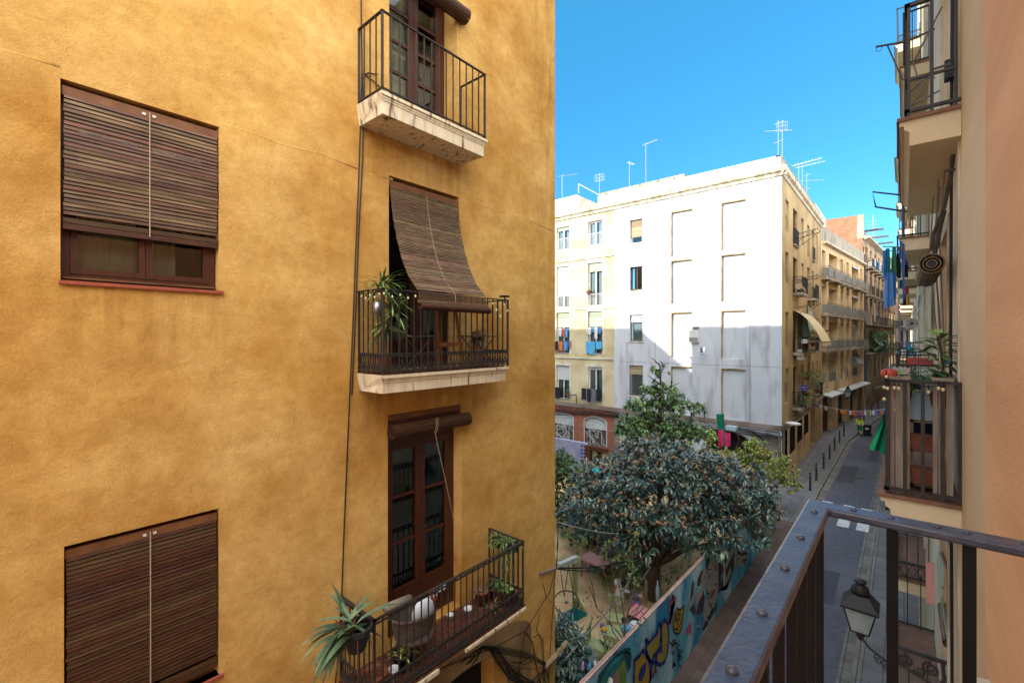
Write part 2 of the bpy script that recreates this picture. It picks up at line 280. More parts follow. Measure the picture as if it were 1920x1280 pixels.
M=_Mats(
 ochre=ochre(),
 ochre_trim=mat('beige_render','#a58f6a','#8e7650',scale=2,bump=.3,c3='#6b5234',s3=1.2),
 reveal=mat('reveal_render','#a8814c','#97703c',scale=4,bump=.2),
 wood=mat('dark_varnished_wood','#3a1a0e','#4a2413',scale=6,rough=.42,stretch=(6,6,1),bump=.15,spec=.45),
 slat=mat('blind_slat_wood','#6b4a34','#45301f',scale=5,rough=.55,stretch=(1,1,9),c3='#80644a',s3=2.5,lo3=.5,hi3=.7),
 slat2=mat('weathered_blind_wood','#776048','#54412f',scale=6,rough=.6,stretch=(1,1,8)),
 slat3=mat('brown_blind_wood','#4f3322','#3a2417',scale=6,rough=.55,stretch=(1,1,8)),
 board=mat('blind_headboard','#7a5133','#5e3c24',scale=4,rough=.6),
 cord=mat('cream_cord','#a39475',rough=.9),
 iron=mat('old_black_iron','#2e2b2a','#3d3733',scale=14,rough=.55,metal=.2,spec=.4,bump=.2),
 iron2=mat('grey_iron','#4a4643','#38332f',scale=14,rough=.6,spec=.4),
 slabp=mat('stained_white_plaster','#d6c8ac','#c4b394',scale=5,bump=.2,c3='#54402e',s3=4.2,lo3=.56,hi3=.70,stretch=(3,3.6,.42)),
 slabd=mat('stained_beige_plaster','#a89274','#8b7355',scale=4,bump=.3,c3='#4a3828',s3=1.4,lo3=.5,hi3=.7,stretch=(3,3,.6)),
 cable=mat('black_cable','#1b1a19',rough=.6), wcable=mat('grey_cable','#77736c',rough=.6),
 tile=tiled('terracotta_tiles','#6e3f2e','#5a3226','#3c2a22',.2,.1,.008),
 sill=mat('red_tile_sill','#99513c','#8a4533',scale=10,rough=.5),
 white=mat('white_paint_wall','#bfc2c8','#b6b9c0',scale=.6,rough=.9,bump=.12,bscale=15,c3='#8f8f90',s3=1.3,lo3=.5,hi3=.8,stretch=(1.6,1.6,.35),detail=9),
 cream=mat('cream_side_wall','#b39a6f','#a58b60',scale=.8,bump=.15,c3='#8d7450',s3=.5),
 paley=mat('pale_yellow_wall','#cabd9b','#c0b28e',scale=.8,c3='#a89870',s3=.6),
 trimw=mat('pale_trim','#cdc8b8','#bfb9a8',scale=3,c3='#9c9483',s3=1.2),
 cornice=mat('cornice_plaster','#cbc2ad','#b8ad96',scale=3,c3='#8f8470',s3=1.5,stretch=(2,2,.6)),
 red=mat('terracotta_render','#98604c','#8a523f',scale=2,c3='#7d5340',s3=1),
 wframe=mat('white_window_frame','#c8c8c4',rough=.5,spec=.4),
 dframe=mat('dark_window_frame','#3b2a20',rough=.6), gframe=mat('grey_frame','#77756f',rough=.5,metal=.3),
 glass=glassmat(),
 dark=mat('dark_interior','#1a1716',rough=.95), darkwood=mat('dark_shutter','#40332a','#352a22',scale=6,stretch=(1,1,8)),
 curtain=mat('pale_curtain','#a9bcc4','#8fa5b0',scale=3,stretch=(9,9,.3)), curtain2=mat('cream_curtain','#a7a489','#8f8c70',scale=3,stretch=(8,8,.2),rough=.95),
 wshut=mat('white_roller_shutter','#c5c8c8','#b5babb',scale=2,stretch=(.2,.2,22),rough=.6), gshut=mat('green_grey_blind','#8fa08c','#a8b09c',scale=2,stretch=(.2,.2,16)), tshut=mat('tan_blind','#a6977c','#8a7a60',scale=2,stretch=(.2,.2,20)),
 asphalt=mat('asphalt','#5c5e69','#4d4f5a',scale=5,rough=.85,bump=.5,bscale=90,c3='#62646f',s3=.35,spec=.3),
 kerb=tiled('granite_kerb','#8a8780','#7a7771','#4d4a46',.3,1.0,.012,axes='xy',off=0),
 gutter=tiled('stone_gutter','#83817b','#6c6963','#4a4845',.6,.45,.012,axes='xy',off=0,bump=.4),
 pave=tiled('pavement_slabs','#7c7c7e','#717173','#4c4c4c',.6,.4,.01,axes='yx'),
 pave2=tiled('brown_pavement','#6c5c55','#62534d','#514641',.4,.4,.008,axes='yx',noise=.4),
 dirt=mat('sandy_ground','#cbae85','#b3956b',scale=1.2,bump=.6,bscale=25,c3='#856849',s3=.45,lo3=.5,hi3=.8,rough=.95),
 paint_w=mat('worn_road_paint','#c9ccd0','#8b8d92',scale=7,lo=.5,hi=.68),
 brick=tiled('old_brick','#93573a','#7f4a31','#98836a',.3,.1,.02,axes='xz',noise=.35),
 bricky=tiled('old_brick_side','#b0795a','#9a6446','#b9a78d',.3,.1,.02,axes='yz',noise=.35),
 coping=tiled('brick_coping','#cfaa9d','#bf9789','#94786e',.28,.14,.01,axes='yx'),
 mural=mat('blue_mural_paint','#58a4bc','#bcd3da',scale=.55,rough=.75,stretch=(1,1.3,.6),c3='#2d7ba3',s3=.7,lo3=.5,hi3=.6,bump=.15,lo=.42,hi=.6),
 stone=tiled('sandstone_blocks','#a99c93','#978a86','#75695f',.6,.35,.01,axes='xz',noise=.25),
 stonek=mat('grey_pink_stone','#8d7f78','#7b6c64',scale=3,c3='#655850',s3=1),
 b2=mat('beige_facade','#d8bb90','#cdae83',scale=1,c3='#8b6e4b',s3=.5,lo3=.5,hi3=.8), b2d=mat('panel_grey','#85857f','#77776f',scale=2,rough=.5),
 conc=mat('concrete_band','#a19888','#8f8676',scale=2,stretch=(3,3,.5),c3='#6f675b',s3=1),
 b3=mat('old_beige_facade','#b89c7c','#a3886a',scale=1.3,c3='#6b5743',s3=.6), b4=mat('dark_grey_facade','#5a5450','#474240',scale=1.5), b5=mat('far_cream_facade','#b19a78','#a0896a',scale=1),
 oorange=mat('salmon_render','#e8c5a6','#dfb896',scale=5,bump=.12,bscale=80,c3='#cfa683',s3=1.4,stretch=(1,.16,1),detail=10),
 ocream=mat('pale_cream_render','#d8cbb0','#d0c2a5',scale=5,bump=.12,bscale=80,c3='#c6b899',s3=1.4,stretch=(1,.16,.8),detail=10),
 greywood=mat('weathered_planks','#9a8a7c','#7e6e62',scale=7,stretch=(3,3,.5),rough=.85,c3='#55473d',s3=3,lo3=.58,hi3=.72),
 terracotta=mat('terracotta_pot','#84503c','#714233',scale=8), black=mat('black_plastic','#201f21',rough=.45), blackp=mat('black_pot','#2a2c30','#222428',scale=9,rough=.5),
 leafd=mat('loquat_leaf','#41594e','#263d36',scale=2.2,rough=.3,spec=.8,c3='#6c7d6a',s3=1.9,lo3=.5,hi3=.66,coat=.3), leafm=mat('glossy_green_leaf','#4b6b3a','#35532e',scale=3,rough=.42,spec=.6,c3='#7b9550',s3=2),
 leafy=mat('yellow_green_leaf','#9ba552','#6f8541',scale=2.5,rough=.55,c3='#a89a55',s3=2), leafb=mat('bush_leaf','#3f5b30','#2e4a28',scale=3,rough=.6,c3='#64784a',s3=1.2),
 leafs=mat('spiky_leaf','#566c3c','#6e8248',scale=5,rough=.5), aloe=mat('aloe_leaf','#4d6346','#68785a',scale=4,rough=.5,c3='#3c5238',s3=3),
 flower=mat('dry_flower_cluster','#b08a62','#8d6742',scale=20), bark=mat('tree_bark','#5b4638','#41322a',scale=9,stretch=(3,3,.7),bump=.6,rough=.95), twig=mat('bare_twig','#4c3f37','#5e4f45',scale=12),
 fence=mat('pale_stakes','#938a66','#7d7555',scale=9,stretch=(3,3,.5)), gwood=mat('pale_green_wood','#a2ab7c','#8c9668',scale=6), wwood=mat('white_wood','#b8bab2','#9a9c94',scale=6),
 orangewood=mat('orange_pine','#8f5529','#743f1c',scale=5,stretch=(3,3,.5)),
 pink=mat('hot_pink_cloth','#d03070',rough=.8), lilac=mat('lilac_plastic','#a987b8',rough=.4), pinkt=mat('pink_table_top','#c98f8b',rough=.5), redp=mat('red_plastic','#a8423a',rough=.45),
 green=mat('green_cloth','#0b9a66','#0a8458',scale=1,stretch=(6,6,.3),rough=.8), blue=mat('blue_cloth','#3f74b8','#5c90cc',scale=2,stretch=(9,9,.3)), teal=mat('teal_cloth','#17858c',rough=.8), dkgreen=mat('green_shirt','#3d8062',rough=.8), navy=mat('dark_cloth','#22232b',rough=.9), skyc=mat('sky_blue_towel','#3c93c4','#5fa9cf',scale=2,stretch=(6,6,1)), whitec=mat('white_cloth','#c7cad0',rough=.9), purple=mat('violet_cloth','#6c62a8',rough=.9), rose=mat('coral_cloth','#c4504c',rough=.8), yellowc=mat('yellow_cloth','#c99a2a',rough=.8), greyc=mat('grey_cloth','#62646e',rough=.9), orangec=mat('orange_cloth','#c06a32',rough=.9),
 skin=mat('skin','#8a5a42',rough=.6), hivis=mat('hi_vis_yellow','#a8d820',rough=.7), hitrous=mat('work_green','#0c6b50',rough=.8), refl=mat('reflective_band','#cfd4d2',rough=.4), hair=mat('dark_hair','#1a1512',rough=.7),
 tedge=mat('worn_tile_edge','#80604f','#6e5143',scale=8),
 awn=mat('cream_awning','#cabb99','#b5a27c',scale=3,stretch=(1,1,.2)), awng=mat('grey_awning','#8d8a86','#7b7875',scale=3), 
 antenna=mat('aluminium','#8d9399',rough=.4,metal=.6), rust=mat('rusty_paint','#6b4632','#3d3431',scale=12), wicker=mat('grey_wicker','#6e6259','#4d433c',scale=40,bump=.8,bscale=120), rug=mat('beige_rug','#8c8070','#6f6456',scale=60),
 bluepaint=mat('blue_painted_metal','#2456a0',rough=.5), lampglass=mat('frosted_lamp_glass','#a9b4b2','#8f9a98',scale=4,rough=.25,spec=.5), bulb=mat('cream_bulb','#c9c2a0',rough=.3,spec=.6), steel=mat('steel','#8f9397',rough=.35,metal=.9), enamel=mat('white_enamel','#c6c9ce',rough=.3),
)
def own_iron():
    m=mat('flaking_black_paint','#343845','#454a5a',scale=22,rough=.42,spec=.5,bump=.18,bscale=110,c3='#5e4336',s3=7,lo3=.66,hi3=.70,coat=.2)
    return m
def island(names,lo,hi):
    for k in names:
        m=M[k]; N,L,bs=nodes(m); lk=bs.inputs['Base Color'].links; g=N.new('ShaderNodeNewGeometry'); r=N.new('ShaderNodeMapRange'); r.inputs[3].default_value=lo; r.inputs[4].default_value=hi; L.new(g.outputs['Random Per Island'],r.inputs[0])
        h=N.new('ShaderNodeHueSaturation'); h.inputs['Color'].default_value=bs.inputs['Base Color'].default_value
        if lk: L.new(lk[0].from_socket,h.inputs['Color'])
        r2=N.new('ShaderNodeMapRange'); r2.inputs[3].default_value=.475; r2.inputs[4].default_value=.525; ml=N.new('ShaderNodeMath'); ml.operation='FRACT'; mm=N.new('ShaderNodeMath'); mm.operation='MULTIPLY'; mm.inputs[1].default_value=7.3; L.new(g.outputs['Random Per Island'],mm.inputs[0]); L.new(mm.outputs[0],ml.inputs[0]); L.new(ml.outputs[0],r2.inputs[0]); L.new(r2.outputs[0],h.inputs['Hue'])
        L.new(r.outputs[0],h.inputs['Value']); L.new(h.outputs[0],bs.inputs['Base Color'])
island(('leafd','leafm','leafy','leafb','leafs','aloe'),.5,1.7); island(('slat','slat2','slat3','greywood','gwood','fence','tshut','gshut'),.72,1.2)
M['rail']=own_iron(); mat('asphalt_patch','#42444d','#4b4d57',scale=8,rough=.9,bump=.4,bscale=90); MATS['patch']=MATS['asphalt_patch']; mat('dry_red_stem','#7d4434','#5f3226',scale=9); M['railbar']=mat('black_bar_paint','#141316','#1c1a1e',scale=12,rough=.6,spec=.25); M['rivet']=mat('blue_grey_rivet','#4a4e5c','#3a3d49',scale=30,rough=.35,spec=.6)
# ---------------------------------------------------------------- components
def window(par,F,u0,u1,z0,z1,w=-.16,leaves=2,fm='wframe',curtain=None,shut=None,rows=0,th=.055,name='window',transom=None,panel=0,label=None,backing=True,cur_side=None):
    mb=MB(F); t=th
    mb.box(u0,u1,w-.05,w,z0,z0+t); mb.box(u0,u1,w-.05,w,z1-t,z1); mb.box(u0,u0+t,w-.05,w,z0+t,z1-t); mb.box(u1-t,u1,w-.05,w,z0+t,z1-t)
    zt=z1-t
    if transom: zt=z1-transom; mb.box(u0+t,u1-t,w-.052,w+.004,zt-t*.9,zt); zt-=t*.9
    W=(u1-u0-2*t)/leaves; zb=z0+t
    for i in range(leaves):
        a=u0+t+i*W; b=a+W; s=t*.95
        mb.box(a+.002,a+s,w-.045,w+.008,zb,zt-.002); mb.box(b-s,b-.002,w-.045,w+.008,zb,zt-.002)
        mb.box(a+s,b-s,w-.045,w+.006,zt-s,zt-.002); mb.box(a+s,b-s,w-.045,w+.006,zb,zb+s+panel)
        for k in range(rows):
            zz=zb+s+panel+(zt-2*s-panel-zb)*(k+1)/(rows+1); mb.box(a+s,b-s,w-.04,w-.005,zz-t*.22,zz+t*.22)
    o=mb.build(name,M[fm],par)
    if label:o['label']=label
    MB(F).q((u0+t*.5,w-.028,z0+t*.5),(u1-t*.5,w-.028,z0+t*.5),(u1-t*.5,w-.028,z1-t*.5),(u0+t*.5,w-.028,z1-t*.5)).build('pane',M['glass'],o)
    if curtain:
        c=MB(F); 
        for (a,b) in ([(u0+t,u0+(u1-u0)*.4),(u1-(u1-u0)*.36,u1-t)] if cur_side is None else [cur_side]):
            n=max(4,int((b-a)/.05)); 
            for k in range(n):
                x0=a+(b-a)*k/n; x1=a+(b-a)*(k+1)/n; e=.02*(k%2); e2=.02*((k+1)%2)
                c.q((x0,w-.12-e,z0+t),(x1,w-.12-e2,z0+t),(x1,w-.12-e2,z1-t),(x0,w-.12-e,z1-t))
        c.build('curtain',M[curtain],o)
    if backing:
        bk=MB(F); bk.box(u0-.05,u1+.05,w-.75,w-.7,z0-.05,z1+.05); bk.build('room',M['dark'],o)
    if shut:
        sm,fr=shut; zz=z1-(z1-z0)*fr; s=MB(F); n=max(3,int((z1-zz)/.09))
        for k in range(n):
            a=zz+(z1-zz)*k/n; b=zz+(z1-zz)*(k+1)/n; s.box(u0+.01,u1-.01,w+.02,w+.045,a,b-.012)
        s.box(u0+.008,u1-.008,w+.024,w+.03,zz,z1)
        s.build('shutter',M[sm],o)
    return o
def path_pts(path,step):
    out=[]
    for (a,b) in zip(path,path[1:]):
        l=math.hypot(b[0]-a[0],b[1]-a[1]); n=max(1,round(l/step))
        for i in range(n): out.append((a[0]+(b[0]-a[0])*i/n,a[1]+(b[1]-a[1])*i/n,(b[0]-a[0])/l,(b[1]-a[1])/l))
    a,b=path[-2],path[-1]; l=math.hypot(b[0]-a[0],b[1]-a[1]); out.append((b[0],b[1],(b[0]-a[0])/l,(b[1]-a[1])/l)); return out
def bar_on(mb,path,z0,z1,wd):
    for a,b in zip(path,path[1:]):
        l=math.hypot(b[0]-a[0],b[1]-a[1]); dx,dy=(b[0]-a[0])/l,(b[1]-a[1])/l; nx,ny=-dy*wd/2,dx*wd/2; e=wd/2
        A=(a[0]-dx*e,a[1]-dy*e); B=(b[0]+dx*e,b[1]+dy*e)
        bt=[(A[0]+nx,A[1]+ny),(A[0]-nx,A[1]-ny),(B[0]-nx,B[1]-ny),(B[0]+nx,B[1]+ny)]
        mb.hexa([(x,y,z0) for x,y in bt],[(x,y,z1) for x,y in bt])
def spiral(cx,cz,r,turns,s,a0,n=18):
    return [(cx+r*(1-.85*i/n)*math.cos(a0+s*turns*2*PI*i/n),cz+r*(1-.85*i/n)*math.sin(a0+s*turns*2*PI*i/n)) for i in range(n+1)]
def railing(par,F,path,zt,zb,step=.115,r=.008,rw=.035,rh=.014,m='iron',scroll=0,top_scroll=0,name='railing',feet=True,bottom=.03):
    # path = [(u,w)...]
    mb=MB(F); bar_on(mb,path,zt-rh,zt,rw); bar_on(mb,path,zb+bottom,zb+bottom+rh,rw*.8)
    P=path_pts(path,step)
    for (u,w,dx,dy) in P: mb.tube([(u,w,zb+(0 if feet else bottom)),(u,w,zt-.004)],r*1.25,4)
    if feet:
        for (u,w) in path: mb.box(u-.012,u+.012,w-.012,w+.012,zb,zt)
    if scroll:
        bar_on(mb,path,zb+bottom+scroll,zb+bottom+scroll+rh*.7,rw*.6)
        for (a,b) in zip(P,P[1:]):
            l=math.hypot(b[0]-a[0],b[1]-a[1])
            if l<.03: continue
            dx,dy=(b[0]-a[0])/l,(b[1]-a[1])/l; R_=l*.25; z0=zb+bottom+rh
            def add(pts2,rr=.0062): mb.tube([(a[0]+dx*x,a[1]+dy*x,z) for x,z in pts2],rr,4,cap=False)
            for (cx,sg) in ((l*.27,1),(l*.73,-1)):
                add(spiral(cx,z0+scroll-R_*1.05,R_*.95,1.5,sg,PI/2 if 1 else 0)); add(spiral(cx,z0+R_*1.0,R_*.95,1.5,-sg,-PI/2))
                add([(cx+sg*R_*.9,z0+scroll-R_*1.2),(l/2,z0+scroll*.5),(cx-sg*R_*.2+ (l/2-cx)*.2,z0+R_*1.7)])
    if top_scroll:
        bar_on(mb,path,zt-top_scroll-rh,zt-top_scroll,rw*.5)
        Q=path_pts(path,.075)
        for (a,b) in zip(Q,Q[1:]):
            l=math.hypot(b[0]-a[0],b[1]-a[1])
            if l<.02: continue
            dx,dy=(b[0]-a[0])/l,(b[1]-a[1])/l
            mb.tube([(a[0]+dx*x,a[1]+dy*x,z) for x,z in spiral(l/2,zt-rh-top_scroll*.5,top_scroll*.42,1.3,1,0,10)],.0035,4,cap=False)
    return mb.build(name,M[m],par)
def dup_slab(par,F,u0,u1,wf,zf,th=.22,m='slabp',w0=0.002,name='slab'):
    # moulded balcony slab: thin tile nosing, cyma, body
    mb=MB(F); prof=[(w0,zf),(wf+.03,zf),(wf+.03,zf-.035),(wf+.01,zf-.042),(wf+.01,zf-.062),(wf,zf-.075),(wf,zf-.088),(wf-.01,zf-.092),(wf-.01,zf-th),(w0,zf-th)]
    n0=len(mb.v); m_=len(prof)
    def shrink(w): return (wf+.03)-w
    for sd,u in ((1,u0),(-1,u1)):
        for (w,z) in prof:
            k=shrink(w) if w>w0+.001 else (0 if z>zf-.01 else shrink(wf-.01))
            mb.v.append(F.p(u+sd*k,w,z))
    for i in range(m_):
        j=(i+1)%m_; mb.f.append((n0+i,n0+j,n0+m_+j,n0+m_+i))
    for s0 in (n0,n0+m_):
        mb.f.append(tuple(s0+k for k in (0,1,2,3,4,5,6,7,8,9)))
    return mb.build(name,M[m],par)
def blind_board(par,F,u0,u1,z,w): 
    return MB(F).box(u0,u1,w-.05,w,z-.07,z).build('headboard',M['board'],par)
def slats(par,F,u0,u1,pts,m='slat',h=.034,th=.009,gap=.2,name='slats'):
    # pts polyline (w,z) from top down; slats follow it
    L=[0]
    for a,b in zip(pts,pts[1:]): L.append(L[-1]+math.hypot(b[0]-a[0],b[1]-a[1]))
    def at(s):
        for i in range(1,len(L)):
            if s<=L[i] or i==len(L)-1:
                t=(s-L[i-1])/max(L[i]-L[i-1],1e-6); a,b=pts[i-1],pts[i]; return (a[0]+(b[0]-a[0])*t,a[1]+(b[1]-a[1])*t)
    mb=MB(F); n=int(L[-1]/h)
    for k in range(n):
        (w0,z0),(w1,z1)=at(k*h),at((k+1)*h*1.0-h*gap)
        j=R.uniform(-.004,.004); e=R.uniform(-.004,.004); z1+=R.uniform(-.003,.003)
        l=math.hypot(w1-w0,z1-z0) or 1; nx,nz=(z0-z1)/l*th,(w1-w0)/l*th; ti=.006
        mb.hexa([(u0+e,w1+ti+nx,z1+nz),(u1+e,w1+ti+nx,z1+nz),(u1+e,w1+ti,z1),(u0+e,w1+ti,z1)],[(u0+e,w0+nx+j,z0+nz),(u1+e,w0+nx+j,z0+nz),(u1+e,w0+j,z0),(u0+e,w0+j,z0)])
    return mb.build(name,M[m],par)
def cords(par,F,us,pts,m='cord',r=.0022,name='cord',off=.012):
    mb=MB(F)
    for u in us: mb.tube([(u,w+off,z) for w,z in pts],r,4)
    return mb.build(name,M[m],par)
def roll(par,F,u0,u1,w,z,r,m='slat3',name='roll',strips=14,mc='black'):
    mb=MB(F); n=strips
    for lay,(rr,k) in enumerate(((r,n),(r*.72,int(n*.75)),(r*.45,int(n*.5)))):
        for i in range(k):
            a0=2*PI*i/k+lay*.3; a1=a0+2*PI/k*.86; th=r*.14
            q=[]
            for u in (u0+.004*lay,u1-.004*lay):
                q.append([(u,w+math.cos(a)*x,z+math.sin(a)*x) for a,x in ((a0,rr),(a1,rr),(a1,rr-th),(a0,rr-th))])
            mb.hexa(q[0],q[1])
    o=mb.build(name,M[m],par); MB(F).lathe((u0+.02,w,z),[(r*.3,0),(r*.3,(u1-u0)-.04)],10,'u').build('core',M[mc],o); return o
def cable(name,pts,r,label,cat='cable',m='cable',F=W0,group=None,extra=None,parent=None):
    mb=MB(F); mb.tube(pts,r,5)
    for p in (extra or []): mb.tube(p,r,5)
    o=mb.build(name,M[m],parent)
    if parent is None: tag(o,label,cat,group)
    return o
def sag(a,b,s,n=10):
    return [(a[0]+(b[0]-a[0])*i/n,a[1]+(b[1]-a[1])*i/n,a[2]+(b[2]-a[2])*i/n-s*4*(i/n)*(1-i/n)) for i in range(n+1)]
def cloth(mb,F_,u0,u1,w,zt,zb,fold=.03,n=None,taper=0,seed=0):
    rr=random.Random(seed); n=n or max(5,int((u1-u0)/.06)); m_=5; k0=len(mb.v); ph=rr.uniform(0,6)
    for j in range(m_+1):
        t=j/m_
        for i in range(n+1):
            s=i/n; u=u0+(u1-u0)*s; c=(u0+u1)/2; u=c+(u-c)*(1+taper*t); mb.v.append(F_.p(u,w+fold*(.3+t)*math.sin(s*9+ph+t*.7)+rr.uniform(-.004,.004),zt+(zb-zt)*t*(1+.05*math.sin(s*5+ph))))
    for j in range(m_):
        for i in range(n):
            a=k0+j*(n+1)+i; mb.f.append((a,a+1,a+n+2,a+n+1))
    return mb
# ================================================================= OCHRE BUILDING
ob=thing('ochre_building','tall ochre rendered apartment house filling the left, with three iron balconies and brown blinds','building',(-5,3,G))
ROOF=11.2
H=[(.39,1.48,.45,2.03,.16),(.41,1.48,-3.24,-1.64,.16),(3.39,4.56,2.80,5.1,.34),(3.385,4.6,-.42,2.08,.30),(3.37,4.65,-3.98,-.99,.20),(3.95,5.35,-8.3,-4.98,.3),
   (-3.4,-2.3,.45,2.03,.16),(-3.4,-2.3,-3.24,-1.64,.16)]
mb=MB(YB).wall(-12,7.05,G,ROOF,H)
# north end, back and roof of the block
mb.q((7.05,0,G),(7.05,-18.6,G),(7.05,-18.6,ROOF),(7.05,0,ROOF)).q((-12,0,G),(-12,-18.6,G),(-12,-18.6,ROOF),(-12,0,ROOF)).q((-12,-18.6,G),(7.05,-18.6,G),(7.05,-18.6,ROOF),(-12,-18.6,ROOF)).q((-12,0,ROOF),(7.05,0,ROOF),(7.05,-18.6,ROOF),(-12,-18.6,ROOF))
mb.build('wall',M['ochre'],ob)
# beige surround of the street arch
arc=[(3.65,G+.02),(3.65,-5.5)]+[(4.65-1.0*math.cos(a),-5.5+.52*math.sin(a)) for a in [PI*i/14 for i in range(15)]]+[(5.65,-5.5),(5.65,G+.02),(6.3,G+.02),(6.3,-5.1)]+[(4.85+1.45*math.cos(a),-5.1+.42*math.sin(a)) for a in [PI*i/14 for i in range(1,15)]]+[(3.2,-5.1),(3.2,G+.02)]
MB(YB).prism(arc,.0,.018).build('arch_surround',M['ochre_trim'],ob)
g_=MB(YB).box(3.95,5.35,-.3,-.28,-8.3,-4.98).build('street_door',M['dark'],ob)
# small casement windows behind the blinds
for (u0,u1,z0,z1) in [h[:4] for h in H if h[4]==.16]:
    wn=window(ob,YB,u0+.01,u1-.01,z0+.02,z1,w=-.1,leaves=2,fm='wood',th=.05,curtain='curtain2',rows=0,cur_side=(u0+.06,u1-.3),backing=True)
    MB(YB).box(u0-.01,u1+.03,-.1,.03,z0-.028,z0).build('sill',M['sill'],wn)
MB(YB).box(.41,1.47,-.099,-.085,.475,.49).build('drip_rail',M['board'],ob)
# French doors
dt=window(ob,YB,3.40,4.555,2.80,5.08,w=-.28,leaves=2,fm='wood',th=.085,rows=3,panel=.25,curtain='curtain2',name='door',cur_side=(3.5,4.15))
dm=window(ob,YB,3.395,4.595,-.42,2.07,w=-.26,leaves=2,fm='wood',th=.08,rows=0,panel=.25,name='door')
dl=window(ob,YB,3.385,4.64,-3.97,-1.0,w=-.17,leaves=2,fm='wood',th=.085,rows=2,panel=.42,transom=.36,name='door')
# balconies
bt=dup_slab(ob,YB,2.93,4.66,.5,2.80,.24,name='balcony',m='slabp')
MB(YB).box(2.97,4.62,.02,.47,2.80,2.812).build('tile_floor',M['tile'],bt)
railing(bt,YB,[(2.96,.0),(2.96,.50),(4.63,.50),(4.63,.0)],3.73,2.81,step=.118,r=.0075,rw=.032)
bm=dup_slab(ob,YB,2.93,5.12,.5,-.43,.21,name='balcony',m='slabp')
MB(YB).box(2.97,5.08,.02,.47,-.43,-.418).build('tile_floor',M['tile'],bm)
railing(bm,YB,[(2.96,.0),(2.96,.52),(5.1,.52),(5.1,.0)],.565,-.42,step=.105,r=.0075,rw=.034,scroll=.2)
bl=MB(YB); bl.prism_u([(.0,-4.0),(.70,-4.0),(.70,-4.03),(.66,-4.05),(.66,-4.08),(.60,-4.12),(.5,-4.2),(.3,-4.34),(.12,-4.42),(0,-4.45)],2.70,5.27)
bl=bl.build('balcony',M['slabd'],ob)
MB(YB).box(2.69,5.28,.02,.715,-4.0,-3.985).build('tile_floor',M['tile'],bl)
MB(YB).box(2.69,3.6,.70,.74,-4.06,-4.01).box(4.05,5.28,.702,.735,-4.05,-4.012).build('nosing',M['slabp'],bl)
railing(bl,YB,[(2.73,.0),(2.73,.7),(5.24,.7),(5.24,.0)],-3.02,-3.98,step=.105,r=.0075,rw=.036,scroll=.2,top_scroll=.045)
# soft repair ridges in the render
for pts in (((410,232),(470,250),(520,270),(600,290),(668,318)),((680,325),(735,338)),((860,366),(930,395),(980,410),(1035,434)),((0,95),(60,112),(112,128))): MB().tube([rX(x,y,-5.0265) for x,y in pts],.029,12).build('plaster_ridge',M['ochre'],ob,smooth=True)
# ---- roller blinds
def blind_static(label,F,u0,u1,ztop,zbot,w,m='slat',nc=6,cordlen=None):
    t=thing('roller_blind',label,'blind',F.p((u0+u1)/2,w,zbot),group='wooden roller blinds on the ochre facade')
    blind_board(t,F,u0,u1,ztop,w+.01); pts=[(w,ztop-.07),(w+.012,(ztop+zbot)/2),(w,zbot+.09)]
    slats(t,F,u0+.01,u1-.01,pts,m)
    mb=MB(F); mb.box(u0+.005,u1-.005,w-.03,w+.016,zbot,zbot+.045).box(u0+.005,u1-.005,w-.02,w+.013,zbot+.05,zbot+.09); mb.build('bottom_roll',M['slat3'],t)
    cords(t,F,[u0+(u1-u0)*(i+.5)/nc for i in range(nc)],pts,m='iron',r=.0016,off=.01,name='ladder_cord')
    c=cords(t,F,[(u0+u1)/2+.01],[(w+.015,ztop-.02),(w+.02,(ztop+zbot)/2),(w+.02,zbot+.02 if cordlen is None else ztop-cordlen)],r=.005,off=.008,name='pull_cord')
    mb=MB(F).box((u0+u1)/2-.04,(u0+u1)/2-.015,w+.01,w+.016,ztop-.05,ztop-.03).box((u0+u1)/2+.03,(u0+u1)/2+.055,w+.01,w+.016,ztop-.05,ztop-.03); mb.build('clip',M['wframe'],t)
    return t
blind_static('brown slatted blind lowered two thirds over the upper left casement window',YB,.40,1.475,1.99,.86,-.03)
blind_static('brown slatted blind fully lowered over the lower left window',YB,.415,1.47,-1.68,-3.16,-.03,m='slat3')
# middle blind: hangs out over the railing
t=thing('roller_blind','long weathered slatted blind draped out over the middle balcony railing','blind',YB.p(4,.3,1),group='wooden roller blinds on the ochre facade')
blind_board(t,YB,3.39,4.595,2.03,-.01)
P0=[(-.02,1.96),(.0,1.8),(.05,1.55),(.13,1.25),(.24,.98),(.37,.76),(.50,.63),(.565,.56),(.57,.50),(.57,.42)]
slats(t,YB,3.41,4.58,P0[:8],'slat2',h=.024); slats(t,YB,3.412,4.578,P0[7:],'slat3',h=.024)
cords(t,YB,[3.55,3.75,3.9,4.1,4.28,4.45],P0,m='iron',r=.0016,name='ladder_cord')
cords(t,YB,[4.0],P0+[(.63,.34)],r=.0045,name='pull_cord')
roll(t,YB,3.40,4.6,.62,.375,.045,'slat3',strips=10); MB(YB).box(3.405,4.595,.565,.60,.425,.46).build('bottom_bar',M['slat2'],t)
